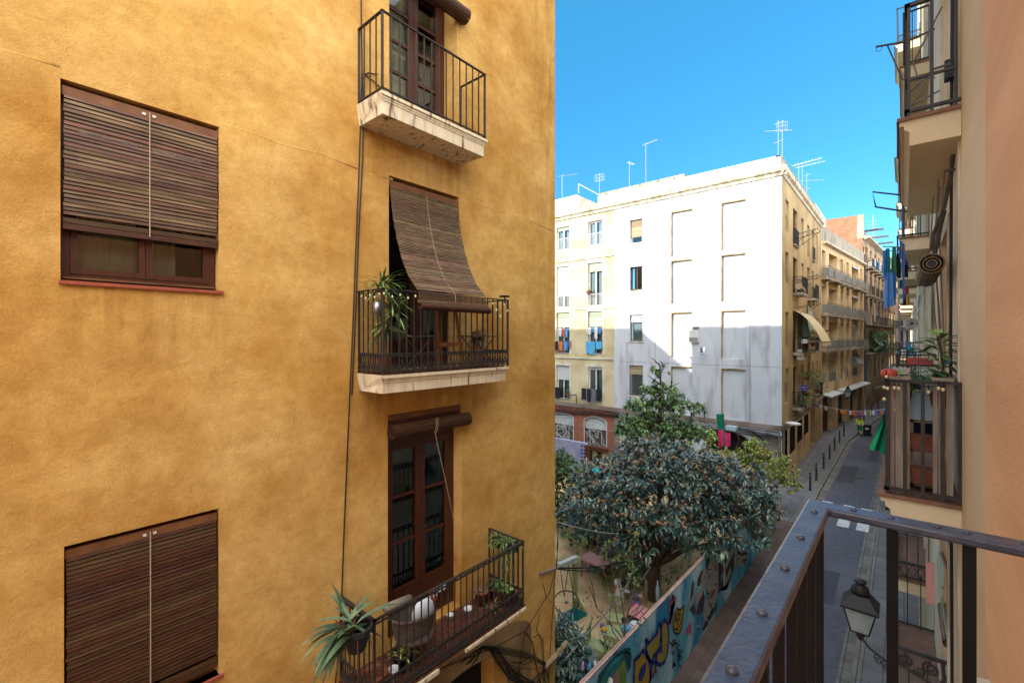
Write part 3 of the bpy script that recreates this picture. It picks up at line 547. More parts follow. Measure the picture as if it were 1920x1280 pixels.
# rolled up blinds
t=thing('roller_blind','rolled up brown blind tied at the top of the lowest balcony door','blind',YB.p(4,.05,-1.1),group='wooden roller blinds on the ochre facade')
blind_board(t,YB,3.38,4.64,-1.0,-.02); MB(YB).box(3.38,4.64,-.04,-.02,-1.14,-1.07).build('valance',M['slat3'],t)
roll(t,YB,3.36,4.70,.085,-1.2,.095,'slat3',strips=16)
cords(t,YB,[4.0,4.03],[(.185,-1.08),(.19,-1.2),(.15,-1.3)],r=.004,name='tie_cord'); MB(YB).tube([(4.02,.15,-1.3),(4.3,.1,-2.2),(4.62,.0,-3.15)],.004,4).build('pull_cord',M['cord'],t)
t=thing('roller_blind','rolled up brown blind above the topmost balcony door','blind',YB.p(4,.05,4.8),group='wooden roller blinds on the ochre facade')
blind_board(t,YB,3.4,4.55,5.05,-.02); roll(t,YB,3.38,4.66,.085,4.74,.11,'slat3',strips=16)
# ---- cables on the facade
pts=[rX(x,y,-4.985) for x,y in ((677,-20),(678,60),(679,130),(677,200),(673,330),(668,450),(663,580),(656,740),(650,880),(645,1000),(641,1110),(636,1200),(628,1290))]
ccab=cable('facade_cable',pts,.008,'thin black cable running down the ochre wall left of the balconies',extra=[[rX(x,y,-4.985) for x,y in ((682,205),(679,150),(684,140),(700,152),(722,172))],[rX(x,y,-4.985) for x,y in ((681,140),(692,137),(708,140))],[rX(x,y,-4.985) for x,y in ((683,150),(680,300),(673,430),(668,560),(660,740))]])
rr=random.Random(3)
def pw(*a,x=-4.97): return [rX(px,py,x+rr.uniform(0,.04)) for px,py in a]
b1=[pw((1046,1010),(1044,1060),(1030,1110),(985,1182),(930,1212),(880,1232),(800,1262),(730,1300)),
    pw((1047,1015),(1040,1090),(1034,1180),(1030,1250),(1027,1300)),
    pw((1044,860),(1046,940),(1046,1000),(1044,1030)),
    pw((1019,1095),(1024,1120),(1034,1128)),
    pw((985,1182),(1000,1205),(1006,1260),(1014,1285)),pw((985,1185),(996,1200),(1004,1238),(1018,1300)),
    pw((984,1186),(976,1230),(970,1290)),pw((1012,1150),(1006,1180),(1015,1200),(1018,1240),(1020,1290)),
    pw((1000,1195),(1010,1188),(1018,1196),(1020,1240),(1022,1290))]
for k in range(9):
    y=rr.uniform(-6,8); b1.append(pw((860+k*4,1240+y),(905,1212+y*.5),(935,1215+y),(990,1226+y),(1025,1244+y*.5),(1030,1290)))
for k in range(12):
    y=rr.uniform(-10,14); x=rr.uniform(-8,8); b1.append(pw((925+x,1215+y*.3),(940+x,1235+y),(960+x,1262+y),(1000+x,1282+y),(1015,1300)))
for k in range(7):
    b1.append(pw((rr.uniform(930,960),1240),(rr.uniform(960,990),rr.uniform(1240,1290)),(rr.uniform(980,1010),rr.uniform(1210,1300)),(1025,rr.uniform(1250,1290))))
mb=MB()
for p in b1: mb.tube(p,.006,4)
tag(mb.build('cable_bundle',M['cable']),'tangle of black cables on the ochre wall below the lowest balcony','cables')
mb=MB(); mb.tube([rX(1012,1076,-4.98),rX(1046,1062,-4.98)],.03,6); tag(mb.build('pipe_stub',M['stonek']),'short plaster coated conduit on the ochre building edge','pipe')
t=MB().box(0,0,0,0,0,0)
a=rX(1022,1248,-4.95); mb=MB(); mb.tube([a,(a[0],a[1]+.35,a[2]+.03),(a[0],a[1]+.7,a[2]+.08)],[.05,.05,.045],7); tag(mb.build('wall_spout',M['slabd']),'stubby stone spout sticking out low at the ochre corner','spout')
# ================================================================= THINGS ON THE OCHRE BALCONIES
def spiky(name,label,cat,base,pot,stems,nleaf,L,W,lm,potm='terracotta',group=None,up=.5,droop=.35,seed=1):
    rr=random.Random(seed); t=thing(name,label,cat,base,group)
    if pot:
        r,h=pot; MB().lathe(base,[(r*.7,0),(r,h*.85),(r*1.08,h*.86),(r*1.08,h),(r*.9,h),(r*.85,h*.9)],16).build('pot',M[potm],t,smooth=False)
    h0=base[2]+(pot[1]*.9 if pot else 0)
    sm=MB(); lf=MB()
    for (dx,dy,sh) in stems:
        top=(base[0]+dx,base[1]+dy,h0+sh)
        if sh>.1: sm.tube([(base[0]+dx*.2,base[1]+dy*.2,h0-.05),(base[0]+dx*.7,base[1]+dy*.6,h0+sh*.5),top],.016,6)
        for k in range(nleaf):
            a=rr.uniform(0,2*PI); e=rr.uniform(-.35,1.2)*up*2; d=(math.cos(a),math.sin(a),e)
            lf.leaf((top[0],top[1],top[2]+rr.uniform(-.12,.03)),d,L*rr.uniform(.7,1.15),W,droop*rr.uniform(.3,1.3),n=4)
    if sm.v: sm.build('stem',M['bark'],t)
    lf.build('leaves',M[lm],t,smooth=False); return t
# yucca on the middle balcony
spiky('yucca_plant','tall yucca with bright spiky tufts in the left corner of the middle balcony','plant',YB.p(3.1,.27,-.41),(.12,.22),[(.02,.0,.86),(.06,.1,.62),(-.02,.08,.36)],75,.36,.024,'leafs',up=.45,droop=.5,seed=4)
spiky('vine_pot','small trailing green plant at the right end of the middle balcony','plant',YB.p(4.75,.25,-.41),(.09,.5),[(0,0,.05)],40,.2,.03,'leafm',up=.3,droop=.9,seed=5)
# string lights along middle rail
mb=MB(YB); P=[]; BL=[]
for (a,b) in (((2.96,.05),(2.96,.52)),((2.96,.52),(3.5,.53))):
    n=5
    for i in range(n):
        p=(a[0]+(b[0]-a[0])*i/n,a[1]+(b[1]-a[1])*i/n+.015,.55-.03*(i%2)); P.append(p); BL.append(YB.p(p[0],p[1],p[2]-.05)); mb.tube([p,(p[0],p[1],p[2]-.035)],.007,5)
P.append((3.5,.535,.5)); mb.tube(P,.003,4)
t=thing('string_lights','string of small round bulbs along the left of the middle balcony railing','string lights',YB.p(2.96,.5,.5)); mb.build('wire',M['cable'],t); [MB().ball(q,.013,.013,.018,8,5).build('bulb',M['bulb'],t,smooth=True) for q in BL]; BL=[]
mb=MB(YB); bl_=MB(YB); P=[]
for i in range(5):
    p=(4.75+.08*i,.545,.53-.09*(i%3)); P.append(p); BL.append(YB.p(p[0],p[1],p[2]-.04))
mb.tube(P,.003,4); t=thing('string_lights','short string of bulbs hanging at the right end of the middle balcony railing','string lights',YB.p(4.9,.5,.5)); mb.build('wire',M['cable'],t); [MB().ball(q,.013,.013,.018,8,5).build('bulb',M['bulb'],t,smooth=True) for q in BL]; BL=[]
o=MB(YB).lathe((2.96,.40,.27),[(.045,0),(.055,.14),(.05,.14),(.042,.01)],14).build('metal_pot',M['steel'],smooth=True); tag(o,'shiny metal pot hanging inside the left of the middle balcony railing','pot')
t=thing('solar_lamp','small solar spotlight clamped on the right corner of the middle railing','lamp',YB.p(5.06,.5,.57)); MB(YB).tube([(5.06,.5,.5),(5.06,.5,.6)],.012,6).build('clamp',M['black'],t); MB(YB).box(5.0,5.1,.44,.56,.6,.625).build('lamp_head',M['black'],t)
# folding tables
def folding_table(label,u,w,g=None,h=.42):
    t=thing('folding_table',label,'table',YB.p(u,w,-.41),group=g); z=-.41
    MB(YB).box(u-.28,u+.28,w-.16,w+.13,z+h,z+h+.02).build('table_top',M['iron2'],t)
    for s in (-1,1):
        for q in (-1,1): MB(YB).tube([(u-.24*q,w+.11*s,z),(u+.22*q,w+.11*s,z+h)],.01,5).build('leg',M['iron'],t)
    return t
folding_table('dark folding table in the left half of the middle balcony',3.55,.3,'folding tables on the middle balcony')
folding_table('dark folding table with crossed legs at the right end of the middle balcony',4.72,.28,'folding tables on the middle balcony')
t=thing('wooden_easel','orange pine A-frame stand behind the middle balcony railing','stand',YB.p(4.15,.25,-.41))
MB(YB).tube([(3.95,.3,-.41),(4.02,.2,.42)],.022,4).build('leg',M['orangewood'],t); MB(YB).tube([(4.42,.3,-.41),(4.34,.2,.42)],.022,4).build('leg',M['orangewood'],t); MB(YB).box(3.97,4.4,.26,.3,-.12,-.06).build('crossbar',M['orangewood'],t)
# ---- lower balcony
Z0=-3.985
c=rX(660,1188,-4.25)
t=thing('aloe_plant','large drooping aloe in a black pot hanging outside the left of the lowest balcony','plant',c)
MB().lathe((c[0]-.08,c[1]+.1,c[2]-.24),[(.09,0),(.15,.2),(.165,.2),(.165,.25),(.14,.25),(.13,.2)],18).build('pot',M['blackp'],t)
lf=MB(); rr=random.Random(8)
for k in range(44):
    a=rr.uniform(PI*.55,PI*1.75)if k<32 else rr.uniform(0,2*PI); e=rr.uniform(-.7,1.0); lf.leaf((c[0]-.05+rr.uniform(-.05,.05),c[1]+.02+rr.uniform(-.07,.05),c[2]+rr.uniform(-.04,.08)),(.55*math.cos(a)+.15,math.sin(a)*1.1-.25,e),rr.uniform(.28,.55),.055,rr.uniform(.2,.9),n=6,fold=.3)
lf.build('leaves',M['aloe'],t); fl=MB()
for k in range(7): 
    if k>3: continue
    a=rr.uniform(0,6); fl.tube([(c[0],c[1],c[2]),(c[0]+.1*math.cos(a),c[1]+.1*math.sin(a),c[2]+.12),(c[0]+.17*math.cos(a),c[1]+.17*math.sin(a),c[2]+rr.uniform(.1,.24))],.006,4)
fl.tube([(c[0],c[1],c[2]),(c[0]+.06,c[1]+.03,c[2]-.05),(c[0]+.07,c[1]+.02,c[2]-.4)],.005,4)
fl.build('flower_stalks',M['dry_red_stem'],t)
# spider plant box on right side rail
c=YB.p(5.18,.42,-3.12)
t=thing('spider_plant','leafy spider plant in a box on the right side railing of the lowest balcony','plant',c)
MB(YB).box(5.1,5.22,.2,.62,-3.2,-3.06).build('planter',M['black'],t)
lf=MB()
for k in range(150):
    a=rr.uniform(0,2*PI); lf.leaf((c[0]+rr.uniform(-.18,.16),c[1]+rr.uniform(-.06,.05),c[2]+.04),(math.cos(a),math.sin(a),rr.uniform(.2,1.3)),rr.uniform(.14,.3),.018,rr.uniform(.5,1.2),n=4)
for k in range(50): lf.leaf((c[0]+rr.uniform(-.15,.15),c[1]+rr.uniform(-.1,.03),c[2]-rr.uniform(.05,.4)),(rr.uniform(-1,1),rr.uniform(-1,1),-.3),.12,.014,.8)
lf.build('leaves',M['leafs'],t)
def pot(name,label,cat,u,w,z,r,h,m,plant=None,n=25,L=.14,W=.03,seed=0,group=None):
    t=thing(name,label,cat,YB.p(u,w,z),group); rr=random.Random(seed)
    MB(YB).lathe((u,w,z),[(r*.72,0),(r,h*.82),(r*1.1,h*.83),(r*1.1,h),(r*.92,h),(r*.85,h*.88)],16).build('pot',M[m],t,smooth=True)
    if plant:
        lf=MB(YB)
        for k in range(n):
            a=rr.uniform(0,6.3); lf.leaf((u+rr.uniform(-r,r)*.6,w+rr.uniform(-r,r)*.6,z+h*.9),(math.cos(a),math.sin(a),rr.uniform(.2,1.6)),L*rr.uniform(.6,1.2),W,.6)
        lf.build('leaves',M[plant],t)
    return t
pot('terracotta_pot','round terracotta pot at the wall near the right end of the lowest balcony','pot',4.87,.2,Z0,.11,.22,'terracotta','leafm',10,.2,.02,1)
t=thing('wooden_planter','long dark wooden planter with herbs across the right end of the lowest balcony','planter',YB.p(5.1,.35,Z0)); MB(YB).box(5.02,5.2,.12,.6,Z0,Z0+.2).build('box',M['wood'],t); lf=MB(YB)
for k in range(150): 
    a=rr.uniform(0,6.3); lf.leaf((rr.uniform(5.04,5.18),rr.uniform(.2,.58),Z0+.2+rr.uniform(0,.08)),(math.cos(a),math.sin(a),rr.uniform(0,1)),.07,.05,.5)
lf.build('leaves',M['leafm'],t)
pot('bucket_pot','white enamel mug on the tiled floor by the right door jamb of the lowest balcony','mug',4.52,.28,Z0,.06,.13,'enamel')
pot('enamel_cup','small white cup beside the enamel mug on the lowest balcony floor','cup',4.28,.16,Z0,.045,.1,'enamel')
spiky('small_plant','small bright strappy plant on the floor at the right of the lowest balcony','plant',YB.p(4.85,.45,Z0),(.05,.06),[(0,0,.02)],14,.2,.022,'leafs',up=.5,seed=9)
pot('dark_pot','dark pot with a straggly plant on the floor under the wicker chair side','pot',3.3,.42,Z0,.12,.2,'black','leafy',22,.14,.03,2)
pot('brown_pot','brown pot with dry red stems at the left end of the lowest balcony','pot',2.9,.45,Z0,.13,.2,'terracotta','dry_red_stem',60,.12,.012,3)
pot('grey_pot','pale grey pot beside the dry stems on the lowest balcony','pot',3.1,.52,Z0,.06,.16,'enamel',None)
p=rX(829,1103,-5.1); t2=MB(); t2.ball((p[0],p[1]-.03,p[2]),.02,.045,.03).ball((p[0],p[1]+.04,p[2]+.01),.02,.03,.045); tag(t2.build('hanging_ornament',M['enamel'],smooth=True),'tiny pale ornament hanging on the right of the lowest door','ornament')
# wicker armchair
cu,cw=3.48,.40
t=thing('wicker_armchair','grey wicker armchair with a white cushion on the lowest balcony','chair',YB.p(cu,cw,Z0))
mb=MB(YB); n=20; rows=[(.20,.30),(.24,.34),(.27,.43),(.29,.51),(.30,.53)]
k0=len(mb.v); 
for (r_,h) in rows:
    for i in range(n+1):
        a=-PI*.78+2*PI*.78*i/n+PI; hh=h if i not in(0,n) else h-.02
        mb.v.append(YB.p(cu+r_*math.cos(a)*1.05,cw+r_*math.sin(a)*.85*.8,Z0+hh+.09*math.cos((i/n-.5)*2.4)*(h>.5)))
for j in range(len(rows)-1):
    for i in range(n): a=k0+j*(n+1)+i; mb.f.append((a,a+1,a+n+2,a+n+1))
mb.build('backrest',M['wicker'],t)
mb=MB(YB); rim=[YB and (cu+.30*math.cos(a)*1.05,cw+.30*math.sin(a)*.68,Z0+.53+.09*math.cos((i/n-.5)*2.4)) for i,a in enumerate([-PI*.78+2*PI*.78*i/n+PI for i in range(n+1)])]
mb.tube(rim,.018,6); mb.build('arm_rim',M['wicker'],t); MB(YB).lathe((cu,cw,Z0+.29),[(.2,0),(.24,.03),(.24,.05),(.1,.055)],16).build('seat',M['wicker'],t)
for sx in (-1,1):
    for sy in (-1,1): MB(YB).tube([(cu+.15*sx,cw+.11*sy,Z0+.35),(cu+.2*sx,cw+.15*sy,Z0)],.014,6).build('leg',M['wicker'],t)
mb=MB(YB); mb.ball((cu+.17,cw-.04,Z0+.50),.17,.07,.17,16,9); o=mb.build('cushion',M['enamel'],None,smooth=True); tag(o,'plump white cushion standing in the wicker armchair','cushion')
o=MB().tube([rX(722,1140,-4.8),rX(768,1121,-4.83)],.052,14).build('rolled_mat',M['rug'],smooth=True); tag(o,'rolled beige mat leaning by the lowest balcony door','mat')
# red and white notice
p=rX(812,1118,-5.09); u,z=p[1],p[2]
t=thing('door_notice','small red and white notice hung on the lowest balcony door','notice',p)
MB(YB).box(u-.075,u-.01,-.12,-.115,z-.12,z+.06).box(u+.015,u+.1,-.12,-.115,z-.1,z+.1).build('card',M['redp'],t); MB(YB).box(u-.065,u-.02,-.115,-.112,z-.08,z+.02).box(u+.02,u+.095,-.115,-.112,z-.03,z+.07).build('label_patch',M['enamel'],t)
mb=MB(YB)
for i in range(3): mb.box(u+.03+.02*i,u+.045+.02*i,-.112,-.11,z,z+.045)
mb.box(u-.05,u-.03,-.112,-.11,z-.06,z); mb.build('print',M['black'],t)
# neighbour block to the south-west (throws the stepped shadow)
# ================================================================= GROUND
def sheet(name,m,poly,z,th=.0,label=None):
    mb=MB(); 
    if th: mb.slab(poly,z-th,z)
    else: mb.q(*[(x,y,z) for x,y in poly])
    return struct(mb.build(name,M[m]),label)
sheet('ground','asphalt',[(-400,-300),(400,-300),(400,900),(-400,900)],G-.02)
RX=[(5,-3.5),(30,-3.5),(46,-3.45),(65,-1.6),(98,1.0),(130,3.5)]   # left kerb line: (y,x)
def strip(name,m,off0,off1,z,th=0,y0=-15,y1=130,label=None):
    ys=[y0,22,30,46,56,65,80,98,130]; mb=MB()
    def lx(y):
        for (a,xa),(b,xb) in zip([( -20,-3.5)]+RX,RX):
            if y<=b: return xa+(xb-xa)*(y-a)/(b-a)
        return RX[-1][1]
    def xx(o,y): return lx(y)+o if not callable(o) else o(y)
    ys=[y for y in ys if y0<=y<=y1]
    for a,b in zip(ys,ys[1:]):
        mb.q((xx(off0,a),a,z),(xx(off1,a),a,z),(xx(off1,b),b,z),(xx(off0,b),b,z))
        if th:
            for o in (off0,off1): mb.q((xx(o,a),a,z-th),(xx(o,a),a,z),(xx(o,b),b,z),(xx(o,b),b,z-th))
    return struct(mb.build(name,M[m]),label)
strip('road','asphalt',0,2.5,G,y0=-15)
strip('gutter_strip','gutter',0,.32,G+.004)
strip('kerb','kerb',-.18,0,G+.12,.14)
strip('gutter_strip','gutter',2.22,2.5,G+.004)
strip('kerb','kerb',2.5,2.68,G+.1,.12)
strip('sidewalk','pave',2.68,4.2,G+.1,.0)
strip('sidewalk','pave',-2.3,-.18,G+.12,.0,y0=24)
sheet('sidewalk','pave2',[(-4.35,-15),(-3.68,-15),(-3.68,24),(-4.35,24)],G+.12,0)
sheet('plaza_paving','pave',[(-30,23.8),(-5.8,23.8),(-5.8,30.2),(-30,30.2)],G+.116)
sheet('garden_ground','dirt',[(-30,7.0),(-4.4,7.0),(-4.4,23.8),(-30,23.8)],G+.06)
# damp brown strip of pavement at the corner
# crosswalk
for i,x in enumerate((-2.95,-2.05,-1.35)):
    c0=rZ(1565+i*0,960,G); 
    sheet('crosswalk_stripe','paint_w',[(x-.27,25.2),(x+.17,25.2),(x+.17,28.6),(x-.27,28.6)],G+.008)
for (x0,x1,y0,y1) in ((-2.6,-1.7,17.5,20.2),(-3.1,-2.2,33,37.5),(-1.9,-1.35,40,47)): sheet('road_patch','patch',[(x0,y0),(x1,y0+.1),(x1-.05,y1),(x0+.03,y1-.1)],G+.004)
# manholes
for (px,py) in ((1612,896),(1595,968)):
    c=rZ(px,py,G); mb=MB(); mb.lathe((c[0],c[1],G+.002),[(.3,0),(.3,.006)],20); struct(mb.build('manhole_cover',M['iron2']))
# ================================================================= BUILDING behind (west)
o=MB().box(-50,-27.3,-14,7.0,G,11.2).build('west_building',M['paley']); tag(o,'pale rendered block west of the ochre house across an alley','building')
# ================================================================= WHITE BUILDING
wb=thing('white_building','large white corner apartment house with blind recessed windows and a beige street side','building',(-5.33,30,G))
HF=[]; rec=[]
for (a,b) in ((-11.81,-10.41),(-8.64,-7.24)):
    for (zt,zb) in ((8.4,5.41),(5.14,2.26),(1.69,-1.33),(-1.89,-4.98)): rec.append((a,b,zb,zt,.14))
HW=[(-14.78,-13.85,6.63,8.33,.28),(-14.78,-13.85,3.35,5.01,.28),(-14.80,-13.83,-.26,1.62,.28),(-14.85,-13.8,-4.11,-1.95,.28)]
air=(-10.62,-9.95,-.35,.6,.25)
arch_h=(-9.55,-7.0,-7.95,-5.75,.35); gate_h=(-15.2,-13.1,-8.3,-5.6,.3)
ZT=9.45
mb=MB(WF).wall(-16.0,-5.33,G,ZT,rec+HW+[arch_h,gate_h]); 
for (a,b,zb,zt,d) in rec: mb.q((a,-d,zb),(b,-d,zb),(b,-d,zt),(a,-d,zt))
mb.build('front_wall',M['white'],wb)
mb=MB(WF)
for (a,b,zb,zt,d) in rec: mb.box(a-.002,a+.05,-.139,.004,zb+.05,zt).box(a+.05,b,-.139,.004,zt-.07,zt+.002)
mb.build('recess_shade_strip',M['ochre_trim'],wb)  # brown strips put the shade of the left and top reveals into colour
# side wall facing the street
SC=[(31.09,32.08),(33.5,35.05),(36.6,37.6),(39.1,40.2),(41.4,42.35),(43.65,44.35)]
SR=[(8.25,6.4),(5.15,3.3),(1.55,-.5),(-1.85,-3.95)]
HS=[]
for ci,(a,b) in enumerate(SC):
    for ri,(zt,zb) in enumerate(SR):
        lo=zb if ci in(0,2) else zb-.45
        HS.append((a,b,lo,zt,.25))
GH=[(30.5,31.6,-7.9,-5.45,.3),(32.3,34.2,-7.2,-5.55,.3),(34.9,36.9,-7.0,-5.55,.3),(37.6,39.6,-6.9,-5.5,.3),(41,43,-8.3,-5.6,.3)]
mb=MB(WS).wall(30,46.5,G,ZT,HS+GH).q((46.5,0,G),(46.5,-14,G),(46.5,-14,ZT),(46.5,0,ZT)); mb.build('street_wall',M['cream'],wb)
MB().box(-30,-5.6,30.4,46.2,9.3,9.44).build('roof',M['conc'],wb)
# yellow wing
YW=[(-18.33,-16.87),(-21.25,-19.78),(-24.2,-22.75)]; YR=[(9.1,6.68),(6.0,2.4),(1.75,-1.3),(-1.85,-4.9)]
YR=[(9.1,6.85),(5.95,2.3),(2.3,-1.3),(-1.9,-4.95)]
YH=[(a+.1,b-.12,zb+.05,zt-.3,.25) for a,b in YW for zt,zb in YR]
AR=[(-18.55,-16.6,-8.3,-5.95,.3),(-21.6,-19.5,-8.3,-5.9,.3)]
mb=MB(WF).wall(-30,-16.0,-5.35,ZT,YH,w=-.03); mb.build('wing_wall',M['paley'],wb)
mb=MB(WF).wall(-30,-16.0,G,-5.35,AR,w=.0); mb.build('shopfront_wall',M['red'],wb)
MB(WF).box(-16.0,-15.6,-.01,.03,G,-5.3).build('pilaster',M['stonek'],wb)
mb=MB(WF)
for a,b,zb,zt,d in YH:
    for (p,q_,r_,s_) in ((a-.17,a,zb-.05,zt+.2),(b,b+.17,zb-.05,zt+.2),(a,b,zt,zt+.2)): mb.box(p,q_,-.031,.0,r_,s_)
mb.build('window_surround',M['trimw'],wb)
MB(WF).box(-30,-16.0,-.03,.05,5.98,6.07).box(-30,-16,-.03,.05,2.16,2.25).box(-30,-16,-.03,.05,-1.62,-1.53).build('string_course',M['trimw'],wb)
# stone band and cornices
MB(WF).box(-30,-5.30,.0,.07,-5.36,-5.08).build('stone_band',M['stonek'],wb); MB(WS).box(29.93,46.5,.0,.06,-5.36,-5.08).build('stone_band',M['stonek'],wb)
cp=[(0,9.30),(.08,9.34),(.10,9.5),(.22,9.58),(.26,9.72),(.26,9.84),(0,9.90)]
MB(WF).prism_u(cp,-30,-5.08).build('cornice',M['cornice'],wb); MB(WS).prism_u([(w+.002,z) for w,z in cp],29.78,46.5).build('cornice',M['cornice'],wb)
MB(WF).box(-17.4,-5.43,-.3,-.06,9.85,10.5).box(-17.42,-5.41,-.32,-.03,10.5,10.55).build('parapet',M['white'],wb); MB(WS).box(30.05,46.4,-.3,-.06,9.85,10.5).box(30.03,46.4,-.32,-.04,10.5,10.55).build('parapet',M['conc'],wb)
MB().box(-22.6,-19.6,30.6,35,9.5,11.3).build('roof_room',M['trimw'],wb); MB().box(-19.5,-12.4,34,37,9.5,12.2).build('roof_room',M['conc'],wb)
MB(WF).prism([(-16.6,10.5),(-14.2,10.5),(-15.9,11.35)],-3.2,-2.9).prism([(-13.3,10.4),(-11.4,10.4),(-12.6,11.6)],-2.9,-2.6).build('roof_gable',M['b4'],wb)
MB().lathe((-11.2,32,10.4),[(.3,0),(.3,.5),(.36,.52),(.36,.6)],16).build('roof_vent',M['steel'],wb,smooth=False)
# windows of the front
mb=MB(WF).box(-15.6,-5.4,.0,.007,-1.72,-1.70).box(-8.0,-5.4,.0,.006,1.3,1.32)
for (x,z0,z1) in ((-15.0,-5.1,-.3),(-12.9,-5.1,9.2),(-7.0,-5.1,1.2)): mb.tube([(x,.01,z0),(x,.01,z1)],.013,4)
mb.build('wall_joint',M['stonek'],wb)
window(wb,WF,*HW[0][:4],w=-.2,leaves=1,shut=('tshut',.72),fm='wframe'); window(wb,WF,*HW[1][:4],w=-.2,leaves=2,fm='dframe')
window(wb,WF,*HW[2][:4],w=-.2,leaves=1,shut=('wshut',.28),curtain='curtain',fm='gframe',cur_side=(-14.7,-13.95)); window(wb,WF,*HW[3][:4],w=-.15,leaves=1,shut=('tshut',.3),curtain='curtain',fm='gframe',cur_side=(-14.75,-13.9))
mb=MB(WF)
for h in HW: mb.box(h[0]-.08,h[1]+.08,-.1,.05,h[2]-.07,h[2])
mb.build('sill',M['trimw'],wb)
# wing windows
k=0
for ri,(zt,zb) in enumerate(YR):
    for ci,(a,b) in enumerate(YW):
        h=YH[ci*4+ri]
        sh={0:('gshut',.16),1:('gshut',.2),2:('gshut',.36),3:('wshut',.42 if ci else .08)}[ri]
        if (ri,ci)==(0,0): sh=None
        if (ri,ci)==(1,1): sh=('wshut',.7)
        o=window(wb,WF,h[0],h[1],h[2],h[3],w=-.18,leaves=2,shut=sh,curtain='curtain',fm='wframe')
        m='wframe' if ri<2 else 'iron'
        r=MB(WF); zz=h[2]; r.box(h[0],h[1],.05,.075,zz+.92,zz+.95); r.box(h[0],h[1],.05,.075,zz+.05,zz+.08)
        for i in range(13): r.tube([(h[0]+(h[1]-h[0])*i/12,.062,zz+.06),(h[0]+(h[1]-h[0])*i/12,.062,zz+.93)],.009,4)
        r.build('window_rail',M[m],wb)
# shop arches with cut-line grilles
for (a,b,zb,zt,d) in AR:
    spr=[(a,-6.35)]+[((a+b)/2-(b-a)/2*math.cos(t),-6.35+.42*math.sin(t)) for t in [PI*i/12 for i in range(13)]]
    # spandrels (fill the corners of the square hole)
    mb=MB(WF); n=12
    for i in range(n):
        x0,z0=spr[1+i]; x1,z1=spr[2+i]; mb.q((x0,0,z0),(x1,0,z1),(x1,0,zt),(x0,0,zt))
    mb.build('spandrel',M['red'],wb)
    mb=MB(WF).tube([(x,.02,z) for x,z in [(a+.03,G+.1)]+spr[1:]+[(b-.03,G+.1)]],.03,4); rr=random.Random(int(a*10))
    for i in range(26):
        x=rr.uniform(a,b); z=rr.uniform(-8.2,-6.4); ang=rr.uniform(0,PI); l=rr.uniform(.25,.7); p0=(max(a,min(b,x-l*math.cos(ang))),-.03,z-l*math.sin(ang)); p1=(max(a,min(b,x+l*math.cos(ang))),-.03,min(z+l*math.sin(ang),-6.15)); mb.tube([p0,p1],.012,4)
    mb.tube([(a+.5,-.02,G+.1),(a+.5,-.02,-7.0),(b-.45,-.02,-7.0),(b-.45,-.02,G+.1)],.02,4)
    mb.build('grille',M['wframe'],wb); s=MB(WF)
    for i in range(8): s.box(a,b,-.2,-.16,-6.9+i*.11,-6.9+i*.11+.1)
    s.box(a,b,-.26,-.22,-6.05,-5.9); s.build('shutter',M['wshut'],wb); MB(WF).box(a,b,-.3,-.28,G,zt).build('glazing',M['b4'],wb)
# gate with lattice, dark arch
MB(WF).box(gate_h[0],gate_h[1],-.35,-.3,gate_h[2],gate_h[3]).build('doorway',M['darkwood'],wb)
mb=MB(WF)
for i in range(15):
    x=gate_h[0]+i*.15; z0,z1=gate_h[2],-6.0
    for j in range(8):
        a=z0+(z1-z0)*j/8; b=z0+(z1-z0)*(j+1)/8; mb.tube([(x+(.07 if j%2 else 0),-.1,a),(x+(0 if j%2 else .07),-.1,b)],.012,4)
mb.build('grille',M['wframe'],wb)
a,b,zb,zt,_d=arch_h; mb=MB(WF); n=14; 
ac=[((a+b)/2-(b-a)/2*math.cos(PI*i/n),-6.35+.58*math.sin(PI*i/n)) for i in range(n+1)]
for i in range(n): mb.q((ac[i][0],0,ac[i][1]),(ac[i+1][0],0,ac[i+1][1]),(ac[i+1][0],0,zt),(ac[i][0],0,zt))
mb.build('spandrel',M['white'],wb)
MB(WF).box(a,b,-.36,-.33,zb,zt).build('doorway',M['dark'],wb); MB(WF).tube([(x,.0,z) for x,z in ac],.04,4).box(a,b,-.1,-.05,-7.05,-7.0).build('arch_frame',M['gframe'],wb)
MB(WF).box(-6.95,-5.36,.0,.02,G,-5.75).build('stone_facing',M['stone'],wb)
# raised letters on the arch
def text3(name,s,size,m,parent,F,u,w,z,ang=0,th=.01,vert=False,flipx=False):
    cu=bpy.data.curves.new(name,'FONT'); cu.body=s; cu.size=size; cu.extrude=th; cu.align_x='CENTER'; cu.align_y='CENTER'
    if vert: cu.space_line=.8
    tmp=bpy.data.objects.new('tmp',cu); C.objects.link(tmp); bpy.context.view_layer.update()
    me=bpy.data.meshes.new_from_object(tmp); bpy.data.objects.remove(tmp); mb=MB(F); ca,sa=math.cos(ang),math.sin(ang)
    sg=-1 if flipx else 1
    for v in me.vertices:
        x,y=sg*v.co.x,v.co.y; mb.v.append(F.p(u+x*ca-y*sa,w+v.co.z,z+x*sa+y*ca))
    mb.f=[tuple(p.vertices) for p in me.polygons]; bpy.data.meshes.remove(me)
    return mb.build(name,M[m],parent)
lt=[('R',(1335,803)),('E',(1340,801)),('R',(1382,803)),('A',(1389,804)),('N',(1396,806)),('T',(1403,808))]
for chh,(px,py) in lt:
    u,z=WF.hit(px,py,-.3); text3('letter',chh,.26,'enamel',wb,WF,u,-.3,z)
